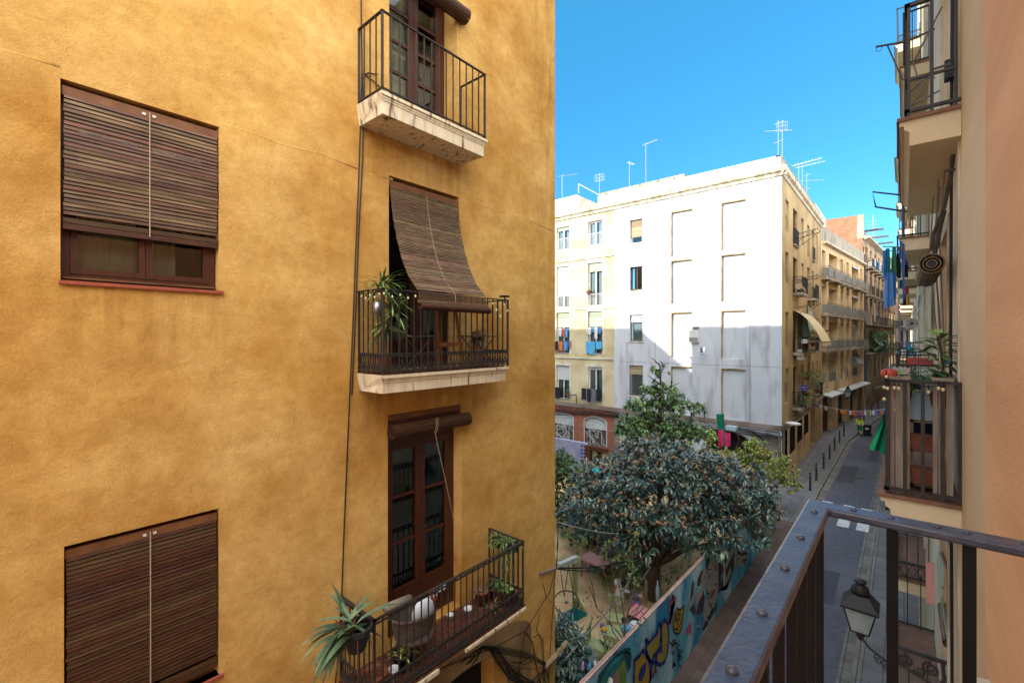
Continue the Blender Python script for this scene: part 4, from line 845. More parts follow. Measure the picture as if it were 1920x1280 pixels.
# box window (small white housing) on the blank wall
t=MB(WF); t.box(-10.6,-9.95,0,.16,-.3,.5); t=t.build('air_vent_box',M['wframe'],wb)
mb=MB(WF)
for i in range(9): mb.box(-10.55+i*.065,-10.52+i*.065,.16,.175,-.26,.02)
mb.build('louvre',M['iron2'],t)
MB(WF).box(-10.35,-9.95,0,.2,.66,.69).build('shelf_plate',M['gframe'],wb)
# drip/wall lamps
def wall_light(label,u,w,z,F):
    t=thing('street_light',label,'street light',F.p(u,w,z),'small street lights on arms along the white building'); MB(F).tube([(u,0,z-1.2),(u,.1,z-.1),(u-.05,.5,z)],.03,5).build('arm',M['iron2'],t); MB(F).box(u-.3,u+.25,.4,.7,z-.04,z+.06).build('lamp_head',M['gframe'],t)
wall_light('grey arm street light on the terracotta wing left of the second arch',WF.hit(1082,745)[0],0,WF.hit(1082,744)[1]+.2,WF)
wall_light('grey arm street light on the white wall right of the young tree',WF.hit(1321,765)[0],0,WF.hit(1321,763)[1]+.2,WF)
# cables along the band
mb=MB(); rr=random.Random(5)
for k in range(8):
    z=-5.45-rr.uniform(0,.35); pts=[]
    for i in range(25):
        x=-29+i*.98; pts.append((x,29.88-rr.uniform(0,.03),z-.03*math.sin(i*1.7+k)-.09*k*max(0,math.sin(i*.7+k*.3))*.6))
    mb.tube(pts,.018,4)
for k in range(5): mb.tube([(-6.8-k*.1,29.85,-5.5),(-6.2,29.8,-6.15+.07*k),(-5.6,29.8,-6.25+.1*k),(-5.25,29.8,-5.6)],.018,4)
tag(mb.build('cable_bundle',M['cable']),'bundle of black cables strung along the stone band of the white building','cables')
mb=MB().tube([(-5.42,29.8,-5.4),(-5.42,29.8,G+.1)],.05,8).tube([(-5.27,30.25,-5.4),(-5.27,30.25,G+.1)],.05,8); tag(mb.build('drainpipe',M['gframe']),'pair of grey drainpipes at the white building corner','pipe')
t=thing('street_light','white oval street light head at the corner of the white building','street light',rD(1487,794,25)); mb=MB(); a=rY(1487,794,30.6); mb.tube([(-5.3,30.8,-5.3),(-5.0,30.7,-5.2),(a[0]-.1,30.6,a[2])],.03,5); mb.build('arm',M['iron2'],t); MB().ball((a[0],30.6,a[2]),.42,.18,.12,14,7).build('lamp_head',M['wframe'],t,smooth=True)
# side windows and balconies
def fbalcony(par,F,u0,u1,wf,zf,th=.16,m='conc',rail='iron',step=.14,slabm=True,h=1.0):
    o=MB(F).box(u0,u1,.002,wf,zf-th,zf).build('balcony',M[m],par)
    railing(o,F,[(u0+.04,0),(u0+.04,wf-.04),(u1-.04,wf-.04),(u1-.04,0)],zf+h,zf,step=step,r=.011,rw=.04,rh=.03,m=rail); return o
for ci,(a,b) in enumerate(SC):
    for ri in range(4):
        h=HS[ci*4+ri]
        window(wb,WS,h[0],h[1],h[2],h[3],w=-.15,leaves=1 if b-a<1.1 else 2,fm='dframe',shut=None if (ci+ri)%3 else ('tshut',.45),backing=False)
for (ci,ri,full) in ((1,0,0),(1,1,1),(1,2,1),(1,3,1),(3,1,1),(3,2,1),(4,0,0),(4,1,0),(4,3,1),(5,2,0)):
    a,b=SC[ci]; z=SR[ri][1]-.45
    if full: fbalcony(wb,WS,a-.15,b+.5,.55,z)
    else: fbalcony(wb,WS,a-.05,b+.05,.12,z,th=.08)
for h in GH: MB(WS).box(h[0],h[1],-.3,-.25,h[2],h[3]).build('doorway',M['darkwood'],wb)
mb=MB(WS)
for h in GH[1:4]:
    for i in range(9): x=h[0]+(h[1]-h[0])*i/8; mb.tube([(x,-.05,h[2]),(x,-.05,h[3])],.012,4)
mb.build('grille',M['iron'],wb)
MB(WS).wall(30.2,40.2,G+.0,-5.4,GH[:4],w=.012,d=.02).build('ground_floor_render',M['b2'],wb)
# ---- laundry on the wing
def laundry(name,label,items,F,cat='laundry',line=None,group=None,loc=None):
    t=thing(name,label,cat,F.p(*(loc or (items[0][1],items[0][3],items[0][4]))),group); s=0
    for (m,u0,u1,w,zt,zb) in items:
        s+=1; cloth(MB(F),F,u0,u1,w,zt,zb,seed=s+int(abs(u0*7)),taper=-.05).build('garment',M[m],t,smooth=True)
    if line: MB(F).tube(line,.008,4).build('line',M['wcable'],t)
    return t
z=YH[2][2]+.97
laundry('hanging_laundry','sky blue towels hung over the rail of the second wing window column',[('skyc',-18.35,-17.55,.10,z,z-.95),('skyc',-17.5,-16.95,.11,z,z-.55)],WF,line=[(-18.5,.09,z),(-16.8,.09,z)],group='laundry on the pale yellow wing')
laundry('hanging_laundry','white and pink baby clothes strung under the green blind above the blue towels',[('whitec',-18.2,-17.9,.06,z+1.05,z+.55),('skyc',-17.85,-17.7,.06,z+1.05,z+.7),('whitec',-17.65,-17.35,.06,z+1.05,z+.2),('blue',-17.3,-17.05,.06,z+1.0,z+.6)],WF,line=[(-18.3,.05,z+1.06),(-16.9,.05,z+1.03)],group='laundry on the pale yellow wing')
laundry('hanging_laundry','row of navy, rust and blue clothes at the left edge window of the wing',[('navy',-21.2,-20.9,.1,z,z-.7),('orangec',-20.85,-20.45,.1,z,z-.75),('blue',-20.4,-20.0,.1,z,z-.7),('greyc',-19.95,-19.7,.1,z,z-.5)],WF,line=[(-21.4,.09,z),(-19.5,.09,z)],group='laundry on the pale yellow wing')
laundry('hanging_laundry','white and pink shirts above the navy and rust clothes',[('whitec',-20.9,-20.6,.06,z+1.05,z+.4),('rose',-20.55,-20.3,.06,z+1.0,z+.4),('skyc',-20.25,-20.05,.06,z+1,z+.3)],WF,line=[(-21.3,.05,z+1.06),(-19.7,.05,z+1.03)],group='laundry on the pale yellow wing')
z=YH[3][2]+.97
laundry('hanging_laundry','black and grey trousers hung over the rail of the low wing window',[('navy',-18.6,-18.2,.3,z+.1,z-.8),('navy',-18.15,-17.8,.3,z+.1,z-.9),('greyc',-17.75,-17.4,.3,z+.1,z-.85),('navy',-17.35,-17.1,.3,z+.1,z-.75)],WF,line=[(-18.9,.3,z+.12),(-16.8,.3,z+.1)],group='laundry on the pale yellow wing')
laundry('hanging_laundry','single dark cloth beside the potted plant at the low left wing window',[('navy',-21.3,-20.6,.2,z,z-.85)],WF,group='laundry on the pale yellow wing')
def windowbox(label,u,w,z,F,m='leafm',n=60,sp=.35,potm='terracotta',name='potted_plant',h=.25,L=.14,grp=None,pw=.18):
    t=thing(name,label,'plant',F.p(u,w,z),grp); rr=random.Random(int(u*31+z*7)); MB(F).lathe((u,w,z),[(pw*.7,0),(pw,h*.9),(pw*1.1,h),(pw*.9,h)],10).build('pot',M[potm],t); lf=MB(F)
    for k in range(n):
        a=rr.uniform(0,6.3); r=rr.random()*sp; lf.leaf((u+r*math.cos(a),w+r*.6*math.sin(a),z+h+rr.uniform(0,sp)),(math.cos(a),math.sin(a),rr.uniform(-.3,1)),L*rr.uniform(.7,1.3),L*.35,.5)
    lf.build('leaves',M[m],t); return t
windowbox('bushy potted plant on the low left wing window rail',-19.95,.15,YH[3][2]+.3,WF)
windowbox('pot of dry cream flowers on the second wing window sill',-18.1,.15,YH[1][2]+.95,WF,m='leafy',n=50,sp=.25)
# ---- antennas
def antenna(label,x,y,z,h,kind=0,s=1,rot=0):
    t=thing('tv_antenna',label,'antenna',(x,y,z),'television antennas on the white building roof'); MB().tube([(x,y,z),(x,y,z+h)],.022,6).build('mast',M['antenna'],t); mb=MB(); c,sn=math.cos(rot),math.sin(rot)
    def pt(a,b,zz): return (x+a*c-b*sn,y+a*sn+b*c,zz)
    if kind==0:
        L=1.3*s; zz=z+h-.1; mb.tube([pt(-L*.3,0,zz),pt(L,0,zz)],.012,4)
        for i in range(9): mb.tube([pt(-L*.25+L*1.2*i/8,-.28*s,zz),pt(-L*.25+L*1.2*i/8,.28*s,zz)],.009,4)
    elif kind==1:
        for dz in (0,.25,.5): mb.tube([pt(-.5*s,0,z+h-.1-dz),pt(.5*s,0,z+h-.1-dz)],.012,4)
        for i in range(7): mb.tube([pt(-.5*s+s*i/6,0,z+h-.1),pt(-.5*s+s*i/6,.1,z+h-.65)],.01,4)
        mb.tube([pt(0,0,z+h-.3),pt(0,.7*s,z+h-.3)],.015,4)
    else:
        zz=z+h*.75; mb.tube([pt(-1.2*s,0,zz+.2),pt(1.2*s,0,zz-.1)],.015,4)
        for i in range(5): mb.tube([pt(-1.1*s+.5*i*s,-.5,zz+.2-.06*i),pt(-1.1*s+.5*i*s,.5,zz+.2-.06*i)],.009,4)
        mb.tube([pt(-.25,0,z+h*.5),pt(.25,.1,z+h*.55)],.03,5); mb.tube([pt(-.2,0,z+h-.2),pt(.3,0,z+h-.1)],.012,4)
    mb.build('elements',M['antenna'],t)
def ax(px,y): return rY(px,300,y)[0]
def az(px,py,y): return rY(px,py,y)[2]
for (px,pt_,y,zb,kd,s_,ro,lb) in ((1054,328,31,11.2,0,1.0,.3,'small antenna at the left end of the white roof'),(1124,325,33,9.6,1,.8,.2,'grid antenna beside the beige roof room'),(1180,303,36,12.0,0,.5,1.4,'thin antenna mast between roof room and gable'),(1211,268,33,10.4,0,.8,-.2,'tallest antenna in the middle of the white roof'),
    (1459,226,31.2,10.4,2,.6,.1,'bare dark mast at the white building corner'),(1474,224,32.2,10.4,1,.6,.4,'cluttered double antenna at the white building corner'),(1500,305,38,10.2,0,1.1,-.2,'long yagi antenna behind the corner, leaning over the street side'),(1512,308,39.5,10.2,0,1.1,-.1,'second long yagi antenna on the street side'),(1527,322,41.5,10.2,2,.9,.1,'slim mast at the far end of the white building roof')):
    x=ax(px,y); x=min(x,-5.7) if px>1450 else x; antenna(lb,x,y,zb,max(az(px,pt_,y)-zb,.8),kd,s_,ro)
mb=MB(); mb.tube([rY(1085,345,31),rY(1128,368,31)],.04,5); mb.tube([rY(1085,345,31),rY(1085,362,31)],.025,4); tag(mb.build('tilted_pole',M['antenna']),'tilted aluminium pole lying against the roof edge','pole')
# birds
def bird(label,p,s=1,fly=False):
    t=MB(); x,y,z=p
    t.ball((x,y,z),.17*s,.08*s,.08*s,10,6).ball((x-.17*s,y,z+.08*s),.06*s,.05*s,.055*s,8,5).tube([(x-.2*s,y,z+.08*s),(x-.27*s,y,z+.07*s)],[.015*s,.003],4).hexa([(x+.1*s,y-.03,z-.02),(x+.1*s,y+.03,z-.02),(x+.3*s,y+.05,z-.01),(x+.3*s,y-.05,z-.01)],[(x+.1*s,y-.03,z+.02),(x+.1*s,y+.03,z+.02),(x+.3*s,y+.05,z+.0),(x+.3*s,y-.05,z+.0)])
    if fly:
        for sg in (-1,1): t.hexa([(x-.08*s,y+.05*sg,z),(x+.1*s,y+.05*sg,z),(x+.12*s,y+.35*sg,z+.35*s),(x,y+.35*sg,z+.38*s)],[(x-.08*s,y+.05*sg,z+.02),(x+.1*s,y+.05*sg,z+.02),(x+.12*s,y+.35*sg,z+.36*s),(x,y+.35*sg,z+.39*s)])
    o=t.build('bird',M['whitec'],smooth=True); tag(o,label,'bird')
bird('white dove flying in front of the grey shaded wall',rY(1316,662,29.4),1.1,True)
bird('first bird perched on the ledge of the second blind recess',(rec[2][0]+.55,29.97,-1.25),.8); bird('right bird perched on the ledge of the second blind recess',(rec[2][0]+1.2,29.97,-1.25),.8)
# ================================================================= BEIGE LONG-BALCONY BUILDING
bb=thing('beige_building','beige apartment house with rows of dark panelled balconies beyond the white building','building',(-5.2,48,G))
cols=[(-1.15,.05),(1.2,4.3),(5.65,6.75),(8.15,9.3),(10.6,13.7),(14.9,16.0)]
flo=[5.1,2.0,-1.05,-4.05]
HB=[]
for f in flo:
    for (a,b) in cols: HB.append((a,b,f+(.0 if f>-4 else .05),f+2.45,.9 if b-a>2 else .3))
GB=[(-1.0,2.3,G+.1,-5.2,.4),(4.6,8.0,G+.1,-5.2,.4),(9.7,12.9,G+.1,-5.2,.4),(13.9,16.2,G+.1,-5.2,.4)]
MB(B2).wall(-1.45,16.9,G,8.4,HB+GB).q((-1.45,0,G),(-1.45,-12,G),(-1.45,-12,8.4),(-1.45,0,8.4)).q((-1.45,0,8.4),(16.9,0,8.4),(16.9,-12,8.4),(-1.45,-12,8.4)).build('wall',M['b2'],bb)
MB(B2).box(-1.45,16.9,-.25,.02,8.38,9.6).build('parapet',M['conc'],bb); MB(B2).prism_u([(.02,8.05),(.3,8.15),(.3,8.3),(.02,8.37)],-.9,16.9).build('cornice',M['cornice'],bb)
for i,h in enumerate(HB):
    a,b,z0,z1,d=h
    if b-a>2:
        sh=('wshut',.18) if (i//6+i)%2 else None
        window(bb,B2,a,b,z0,z1,w=-.88,leaves=3,fm='dframe',backing=False,shut=sh,curtain=None)
        if (i%6==4): MB(B2).hexa([(a,0,z1-.15),(b,0,z1-.15),(b,.55,z1-1.1),(a,.55,z1-1.1)] if i//6==3 else [(a,.02,z1-.12),(b,.02,z1-.12),(b,.12,z1-.3),(a,.12,z1-.3)],[(a,0,z1-.1),(b,0,z1-.1),(b,.57,z1-1.07),(a,.57,z1-1.07)] if i//6==3 else [(a,.02,z1-.06),(b,.02,z1-.06),(b,.14,z1-.24),(a,.14,z1-.24)]).build('awning',M['wshut' if i//6<3 else 'awng'],bb)
    else: window(bb,B2,a,b,z0,z1,w=-.25,leaves=1,fm='dframe',backing=False)
for fi,f in enumerate(flo):
    for (a,b) in cols:
        if fi<3:
            o=MB(B2).box(a-.25,b+.3,0,.55,f-.16,f).build('balcony',M['conc'],bb)
            MB(B2).box(a-.2,b+.25,.5,.52,f+.12,f+.84).box(a-.2,a-.18,.05,.5,f+.12,f+.84).build('panel',M['b2d'],o)
            r=MB(B2).box(a-.22,b+.27,.48,.53,f+.97,f+1.0); n=max(2,int((b-a)/.9)+1)
            for k in range(n+1): u=a-.2+(b-a+.45)*k/n; r.box(u-.02,u+.02,.485,.525,f,f+1)
            r.box(a-.22,a-.18,.0,.5,f+.97,f+1.0); r.build('handrail',M['gframe'],o)
        else:
            MB(B2).box(a+.02,b-.02,-.1,-.07,f+.1,f+.85).box(a+.02,b-.02,-.11,-.06,f+.98,f+1.02).build('window_rail',M['b2d'],bb)
for h in GB: MB(B2).box(h[0],h[1],-.4,-.35,h[2],h[3]).build('shopfront',M['darkwood' if h[0]<0 else 'b4'],bb)
for (a,b) in ((-1.0,3.2),(4.2,9.2),(9.5,16.3)): MB(B2).hexa([(a,.02,-4.95),(b,.02,-4.95),(b,.7,-5.1),(a,.7,-5.1)],[(a,.02,-4.85),(b,.02,-4.85),(b,.72,-5.0),(a,.72,-5.0)]).build('canopy',M['wshut'],bb)
t=thing('vertical_sign','white vertical shop sign with black letters on the beige building','sign',B2.p(15.6,.3,-5.3)); MB(B2).box(15.3,15.95,.28,.34,-8.0,-5.4).build('panel',M['enamel'],t)
for k,chh in enumerate('INTERNET'): text3('letter',chh,.42,'black',t,B2,15.62,.345,-5.6-.3*k)
# brown brick storefront graffiti patch
MB(B2).box(-.9,2.2,-.34,-.32,G+.2,-5.6).build('roller_door',M['rust'],bb)
# upper rear structures: brick party walls
rw=thing('brick_roof_block','brick and white rendered penthouse rising behind the white building','building',(-9,49,8)); MB().box(-12,-6.2,49.5,50,8,12.3).build('brick_wall',M['brick'],rw); MB().box(-12,-6.15,50,57,8,12.33).build('white_wall',M['white'],rw)
# ================================================================= THIRD BUILDING
tb=thing('balcony_building','old narrow house with long iron balconies full of laundry far down the street','building',(-3.42,64.85,G))
ln=34.; ff=[8.0,4.85,1.55,-1.7,-4.9]; HT=[]; nb=9
for f in ff:
    for k in range(nb): HT.append((.8+k*3.4,2.3+k*3.4,f,f+2.4,.3))
MB(B3).wall(0,ln,G,11.5,HT).build('wall',M['b3'],tb)
MB().box(-14,-3.5,64.75,65.0,G,13.9).build('party_wall',M['brick'],tb)
MB(B3).box(0,ln,-.5,-.2,11.5,12.3).box(0.2,ln,-2.5,-2.3,11.5,13.7).box(-.15,.1,-6,.02,11.2,13.9).build('attic',M['conc'],tb); MB(B3).prism_u([(0,11.1),(.5,11.3),(.5,11.45),(0,11.5)],0,ln).build('cornice',M['cornice'],tb)
for k in range(3): MB(B3).box(2+k*4.5,2.3+k*4.5,-.4,1.5,12.3-k*.1,12.5-k*.1).build('roof_beam',M['b4'],tb)
for i,h in enumerate(HT): window(tb,B3,*h[:4],w=-.2,leaves=2,fm=('wframe','dframe')[i%3==0],backing=False,curtain=None if i%2 else 'curtain')
for fi,f in enumerate(ff[:4]):
    if fi>=2: fbalcony(tb,B3,.2,13.5,.75,f,th=.14,step=.25); fbalcony(tb,B3,14.2,28,.75,f,th=.14,step=.3)
    else:
        for k in range(7): fbalcony(tb,B3,.5+k*3.4,2.7+k*3.4,.7,f,th=.16,step=.2)
cloth(MB(B3),B3,.9,1.8,.8,3.9,1.7,seed=3).build('awning',M['whitec'],tb); MB(B3).hexa([(5,.05,.1),(8,.05,.1),(8,.9,-1.0),(5,.9,-1.0)],[(5,.05,.16),(8,.05,.16),(8,.93,-.95),(5,.93,-.95)]).build('awning',M['whitec'],tb)
MB(B3).box(1.0,2.0,-.1,.05,-4.9,-2.2).build('blue_shutter',M['bluepaint'],tb)
# plants on its low balcony
windowbox('dark hanging greenery spilling over the lowest long balcony far down the street',4.5,.6,-1.9,B3,m='leafb',n=700,sp=2.6,L=.35,name='hanging_plants')
windowbox('second mass of dark greenery further along the lowest long balcony',9.5,.6,-1.8,B3,m='leafb',n=500,sp=2.4,L=.35,name='hanging_plants')
for k,(u,f,lb) in enumerate(((1.8,8.0,'pale washing on the topmost balcony of the far narrow house'),(5.2,8.0,'blue and white washing on the second top balcony of the far narrow house'),(12,-1.6,'black clothes on the end of the long low balcony'))):
    laundry('hanging_laundry',lb,[(('whitec','skyc','navy')[(k+j)%3],u+j*.55-.6,u+j*.55-.15,.82,f+1.0,f+.1) for j in range(3)],B3)
t=thing('air_conditioner','white air conditioner box on the first top balcony of the far narrow house','air conditioner',B3.p(1.2,.4,8)); MB(B3).box(.9,1.8,.25,.6,8.02,8.65).build('housing',M['wframe'],t); MB(B3).lathe((1.35,.6,8.33),[(.22,0),(.22,.02)],12,'w').build('fan',M['black'],t)
# downpipe between
tag(MB(B2).tube([(16.95,.08,9.4),(16.95,.08,G+.1)],.09,6).build('drainpipe',M['b4']),'dark downpipe between the beige building and the narrow house','pipe')
# ================================================================= FAR CLOSING BUILDINGS
fb=thing('dark_grey_building','dark grey building with tall vertical windows at the bend of the street','building',(-.8,98,G))
F4=Fr(-.78,98,.35,1,.94,-.33); HT=[(1+k*2.2,2+k*2.2,f,f+2.5,.3) for f in (8.3,5.1,1.9,-1.3,-4.5) for k in range(5)]
MB(F4).wall(0,14,G,13.2,HT).build('wall',M['b4'],fb); MB().box(-8,-.8,97.8,98.0,G,13).build('party_wall',M['b3'],fb)
for h in HT: window(fb,F4,*h[:4],w=-.15,leaves=2,fm='dframe',backing=False)
for f in (5.1,1.9,-1.3): MB(F4).box(1,12,0,1.2,f-.1,f).build('clothes_rack',M['whitec'],fb)
fc=thing('far_cream_building','far cream building closing the view at the end of the street','building',(4,112,G)); F5=Fr(-2,113,1,0,0,-1)
HT=[(1.4+k*2.1,2.5+k*2.1,f,f+2.3,.3) for f in (8.0,4.9,1.8,-1.3,-4.4) for k in range(7)]
MB(F5).wall(0,17,G,12.6,HT).build('wall',M['b5'],fc)
for h in HT: window(fc,F5,*h[:4],w=-.15,leaves=2,fm='wframe',backing=False)
for f in (8.0,4.9,1.8,-1.3): fbalcony(fc,F5,1,16,.7,f,step=.4)
mb=MB(); p=rY(1637,425,74); mb.tube([(p[0],74,12.5),(p[0],74,p[2]+1.5)],.06,5)
for i in range(7): mb.tube([(p[0]-.6,74,p[2]-2+i*.45),(p[0]+.6,74,p[2]-2+i*.45)],.02,4)
tag(mb.build('tv_antenna',M['antenna']),'tall ladder-like antenna on the far narrow house','antenna')
# ================================================================= STREET THINGS
bol=thing('bollard','','bollard',(-3.85,31.8,G+.12),'dark iron bollards along the left kerb')
MB().lathe((0,0,0),[(.075,0),(.075,.03),(.055,.05),(.055,.9),(.062,.91),(.062,.95),(.03,1.0)],12).build('post',M['iron'],bol,local=True,smooth=False); MB().lathe((0,0,.82),[(.058,0),(.058,.05)],12).build('ring',M['gframe'],bol,local=True)
bs=[(-3.9,29.6),(-3.9,31.9),(-3.9,35.1),(-3.9,38.2),(-3.92,41.3),(-3.9,44.6),(-3.88,47.8),(-3.05,57.5),(-2.6,61.5),(-2.2,65.5)]
lab=['bollard standing on the wet brown corner pavement, nearest of the row','bollard at the dark edge of the wet pavement, second of the row','third bollard from the corner, first on the dry pavement','fourth bollard from the corner of the white building','fifth bollard from the corner of the white building','sixth bollard from the corner, two before the street sweeper','last bollard before the street sweeper','first bollard beyond the street sweeper','second bollard beyond the street sweeper','farthest bollard beyond the street sweeper']
for i,(x,y) in enumerate(bs):
    o=bol if i==0 else dup(bol); o.location=(x,y,G+.12+EYE); o['label']=lab[i]
# people
def skin_part(name,m,par,segs,loc,root=0,rz=0):
    # segs: list of chains [(x,y,z,r),...]; local to person
    vs=[];es=[];rs=[];idx={}
    for ch in segs:
        pv=None
        for (x,y,z,r) in ch:
            k=(round(x,3),round(y,3),round(z,3))
            if k not in idx: idx[k]=len(vs); vs.append((x,y,z)); rs.append(r)
            if pv is not None and pv!=idx[k]: es.append((pv,idx[k]))
            pv=idx[k]
    me=bpy.data.meshes.new(name); me.from_pydata(vs,es,[]); ob=bpy.data.objects.new(name,me); C.objects.link(ob); ob.parent=par
    sk=ob.modifiers.new('s','SKIN'); 
    for i,r in enumerate(rs): 
        rr_=r if isinstance(r,tuple) else (r,r); me.skin_vertices[0].data[i].radius=rr_
    me.skin_vertices[0].data[0].use_root=True
    sk.use_smooth_shade=True; ss=ob.modifiers.new('u','SUBSURF'); ss.levels=2; ss.render_levels=2; me.materials.append(M[m]); return ob
def person(label,loc,rz,top,trous,walk=.18,arm=((.3,.35),(.3,.35)),cap=None,bands=False):
    t=thing('person',label,'person',loc); t.rotation_euler=(0,0,rz)
    w=walk
    LH=(-.1,0,.92);RH=(.1,0,.92)
    body=[[(0,0,.95,.12),(0,0,1.15,.12),(0,0,1.38,.13),(0,0,1.5,.055),(0,.01,1.6,.085),(0,.015,1.7,.09),(0,.0,1.77,.05)]]
    jac=[[(0,0,.95,.14),(0,0,1.15,.145),(0,0,1.38,.14),(0,0,1.45,.08)]]
    tr=[[(0,0,1.0,.14),(0,0,.9,.13)]]
    for s,(f,ww),ph in ((-1,arm[0],1),(1,arm[1],-1)):
        a=[(0,0,1.38,.13),(s*.19,0,1.38,.06),(s*.24,f*.35,1.12,.045),(s*.22,f+.02,.93+max(0,f-.1)*.5,.036),(s*.21,f+.1,.9+max(0,f-.1)*.5,.035)]
        body.append(a); jac.append([(0,0,1.38,.14),(s*.19,0,1.38,.072),(s*.24,f*.35,1.12,.06),(s*.22,f+.02,.93+max(0,f-.1)*.5,.05)])
        l=[(0,0,.95,.12),(s*.09,0,.88,.09),(s*.1,ph*w*.5+.04,.48,.06),(s*.1,ph*w,.1,.045),(s*.1,ph*w+.14,.03,.04)]
        body.append(l); tr.append([(0,0,.9,.13),(s*.09,0,.86,.105),(s*.1,ph*w*.5+.04,.48,.078),(s*.1,ph*w,.12,.065)])
    skin_part('body','skin',t,body,None); skin_part('jacket',top,t,jac,None); skin_part('trousers',trous,t,tr,None)
    MB().ball((0,-.02,1.70),.105,.115,.1,12,8).build('hair',M[cap or 'hair'],t,local=True,smooth=True)
    mb=MB()
    for s,ph in ((-1,1),(1,-1)): mb.ball((s*.1,ph*w+.07,.05),.055,.14,.055,10,6)
    mb.build('shoes',M['black'],t,local=True,smooth=True)
    if bands:
        MB().lathe((0,0,1.1),[(.152,0),(.152,.07)],16).lathe((0,0,.99),[(.15,0),(.15,.05)],16).build('reflective_band',M['refl'],t,local=True)
        mb=MB()
        for s,ph in ((-1,1),(1,-1)): mb.lathe((s*.1,ph*w*.8+.01,.28),[(.082,0),(.08,.07)],12).lathe((s*.1,ph*w*.6+.02,.4),[(.084,0),(.084,.06)],12)
        mb.build('leg_band',M['refl'],t,local=True)
    return t
wx,wy,_=rZ(1612,817,G)
person('street sweeper in hi-vis yellow jacket and green trousers beside a wheeled bin',(wx,wy,G),PI,'hivis','hitrous',walk=.1,bands=True,arm=((.05,.2),(.3,.3)))
bx,by,_=rZ(1626,817,G)
t=thing('wheeled_bin','dark grey wheeled street bin with an open lid beside the sweeper','bin',(bx,by,G)); MB().hexa([(-.24,-.24,.1),(.24,-.24,.1),(.24,.24,.1),(-.24,.24,.1)],[(-.31,-.33,1.0),(.31,-.33,1.0),(.31,.33,1.0),(-.31,.33,1.0)]).build('body',M['black'],t,local=True,bevel=.02)
MB().box(-.33,.33,-.35,.35,1.01,1.07).build('lid',M['greyc'],t,local=True); MB().box(-.12,.1,-.34,-.3,.6,.75).build('sticker',M['enamel'],t,local=True)
for s in (-1,1): MB().lathe((s*.27-.02,.22,.1),[(.1,0),(.1,.05)],12,'u').build('wheel',M['black'],t,local=True)
px_,py_,_=rZ(1651,938,G+.1)
person('pedestrian in dark teal jacket walking on the right pavement, half hidden by the wooden balcony',(-.62,py_-1.0,G+.1),PI*.9,'teal','navy',walk=.3)
person('second pedestrian in dark clothes just ahead on the right pavement',(-.28,py_-1.8,G+.1),PI,'greyc','navy',walk=.25)
# garland across the street
a=WS.p(36,.3,-3.9); a=rY(1520,752,36); b=rX(1690,764,-.08); t=thing('paper_garland','string of small orange, white and yellow paper flags across the street','garland',a)
b=rY(1668,765,30); P=sag(a,b,.35,34); MB().tube(P,.012,4).build('string',M['whitec'],t)
for mi,m in enumerate(('orangec','enamel','yellowc','rose','purple')):
    mb=MB()
    for i in range(len(P)-1):
        if i%4==2: continue
        if (i*3+i//4)%5==mi:
            p,q=P[i],P[i+1]; dx=(q[0]-p[0])*.8; dy=(q[1]-p[1])*.8; mb.hexa([(p[0],p[1],p[2]-.22),(p[0]+dx,p[1]+dy,p[2]-.23),(p[0]+dx,p[1]+dy+.01,p[2]-.23),(p[0],p[1]+.01,p[2]-.22)],[(p[0],p[1],p[2]),(p[0]+dx,p[1]+dy,p[2]),(p[0]+dx,p[1]+dy+.01,p[2]),(p[0],p[1]+.01,p[2])])
    if mb.v: mb.build('paper_flags',M[m],t)
# awnings, plants, clutter on the white building's street side
def awning(label,F,u0,u1,zt,wf,zb,m,arms=True):
    t=thing('awning',label,'awning',F.p(u0,0,zt)); mb=MB(F); n=8; k0=len(mb.v)
    for j in range(2):
        for i in range(n+1):
            s=i/n; w=wf*(s**.8); z=zt+(zb-zt)*(s+.12*math.sin(PI*s)*-1); mb.v.append(F.p((u0,u1)[j],w,z))
    for i in range(n): mb.f.append((k0+i,k0+i+1,k0+n+2+i,k0+n+1+i))
    mb.q((u0,wf,zb),(u1,wf,zb),(u1,wf,zb-.25),(u0,wf,zb-.25)); mb.build('cloth',M[m],t,smooth=True)
    mb=MB(F)
    for u in (u0,u1): mb.tube([(u,0,zb+.1),(u,wf,zb)],.02,5)
    mb.tube([(u0,wf,zb),(u1,wf,zb)],.03,6); mb.build('arms',M['gframe'],t); return t
awning('cream fabric awning slung out from the white building street side',WS,33.4,37.8,1.75,1.55,-.25,'awn')
tag(MB(WS).box(33.6,34.5,.2,.5,-1.4,-.75).build('air_conditioner',M['wframe']),'white air conditioner on the balcony under the cream awning','air conditioner')
tag(MB(WS).box(33.5,34.7,.45,.75,-.35,-.1).build('flower_box',M['enamel']),'white flower box above the air conditioner','flower box')
for i,(u,z,m,n,sp,lb) in enumerate(((34.4,-1.25,'leafm',40,.3,'orange pot with small plant below the air conditioner'),(38.3,-.6,'leafb',220,.9,'dark bushy plants on the balcony beyond the cream awning'),(34.3,-4.6,'leafm',160,.7,'green potted plants filling the lowest corner balcony'),(35.3,-4.2,'leafy',160,.6,'yellow-green foliage at the street end of the lowest corner balcony'),(34.2,-3.6,'purple',90,.35,'purple leaved plant on the lowest corner balcony rail'),(35.6,-2.8,'leafm',70,.4,'leafy plant hanging above the lowest corner balcony'),(40.5,-4.1,'leafb',420,1.5,'tangled dark climbing plant beyond the lowest corner balcony'))):
    windowbox(lb,u,.45,z,WS,m=m,n=n,sp=sp,name='potted_plant',L=.2)
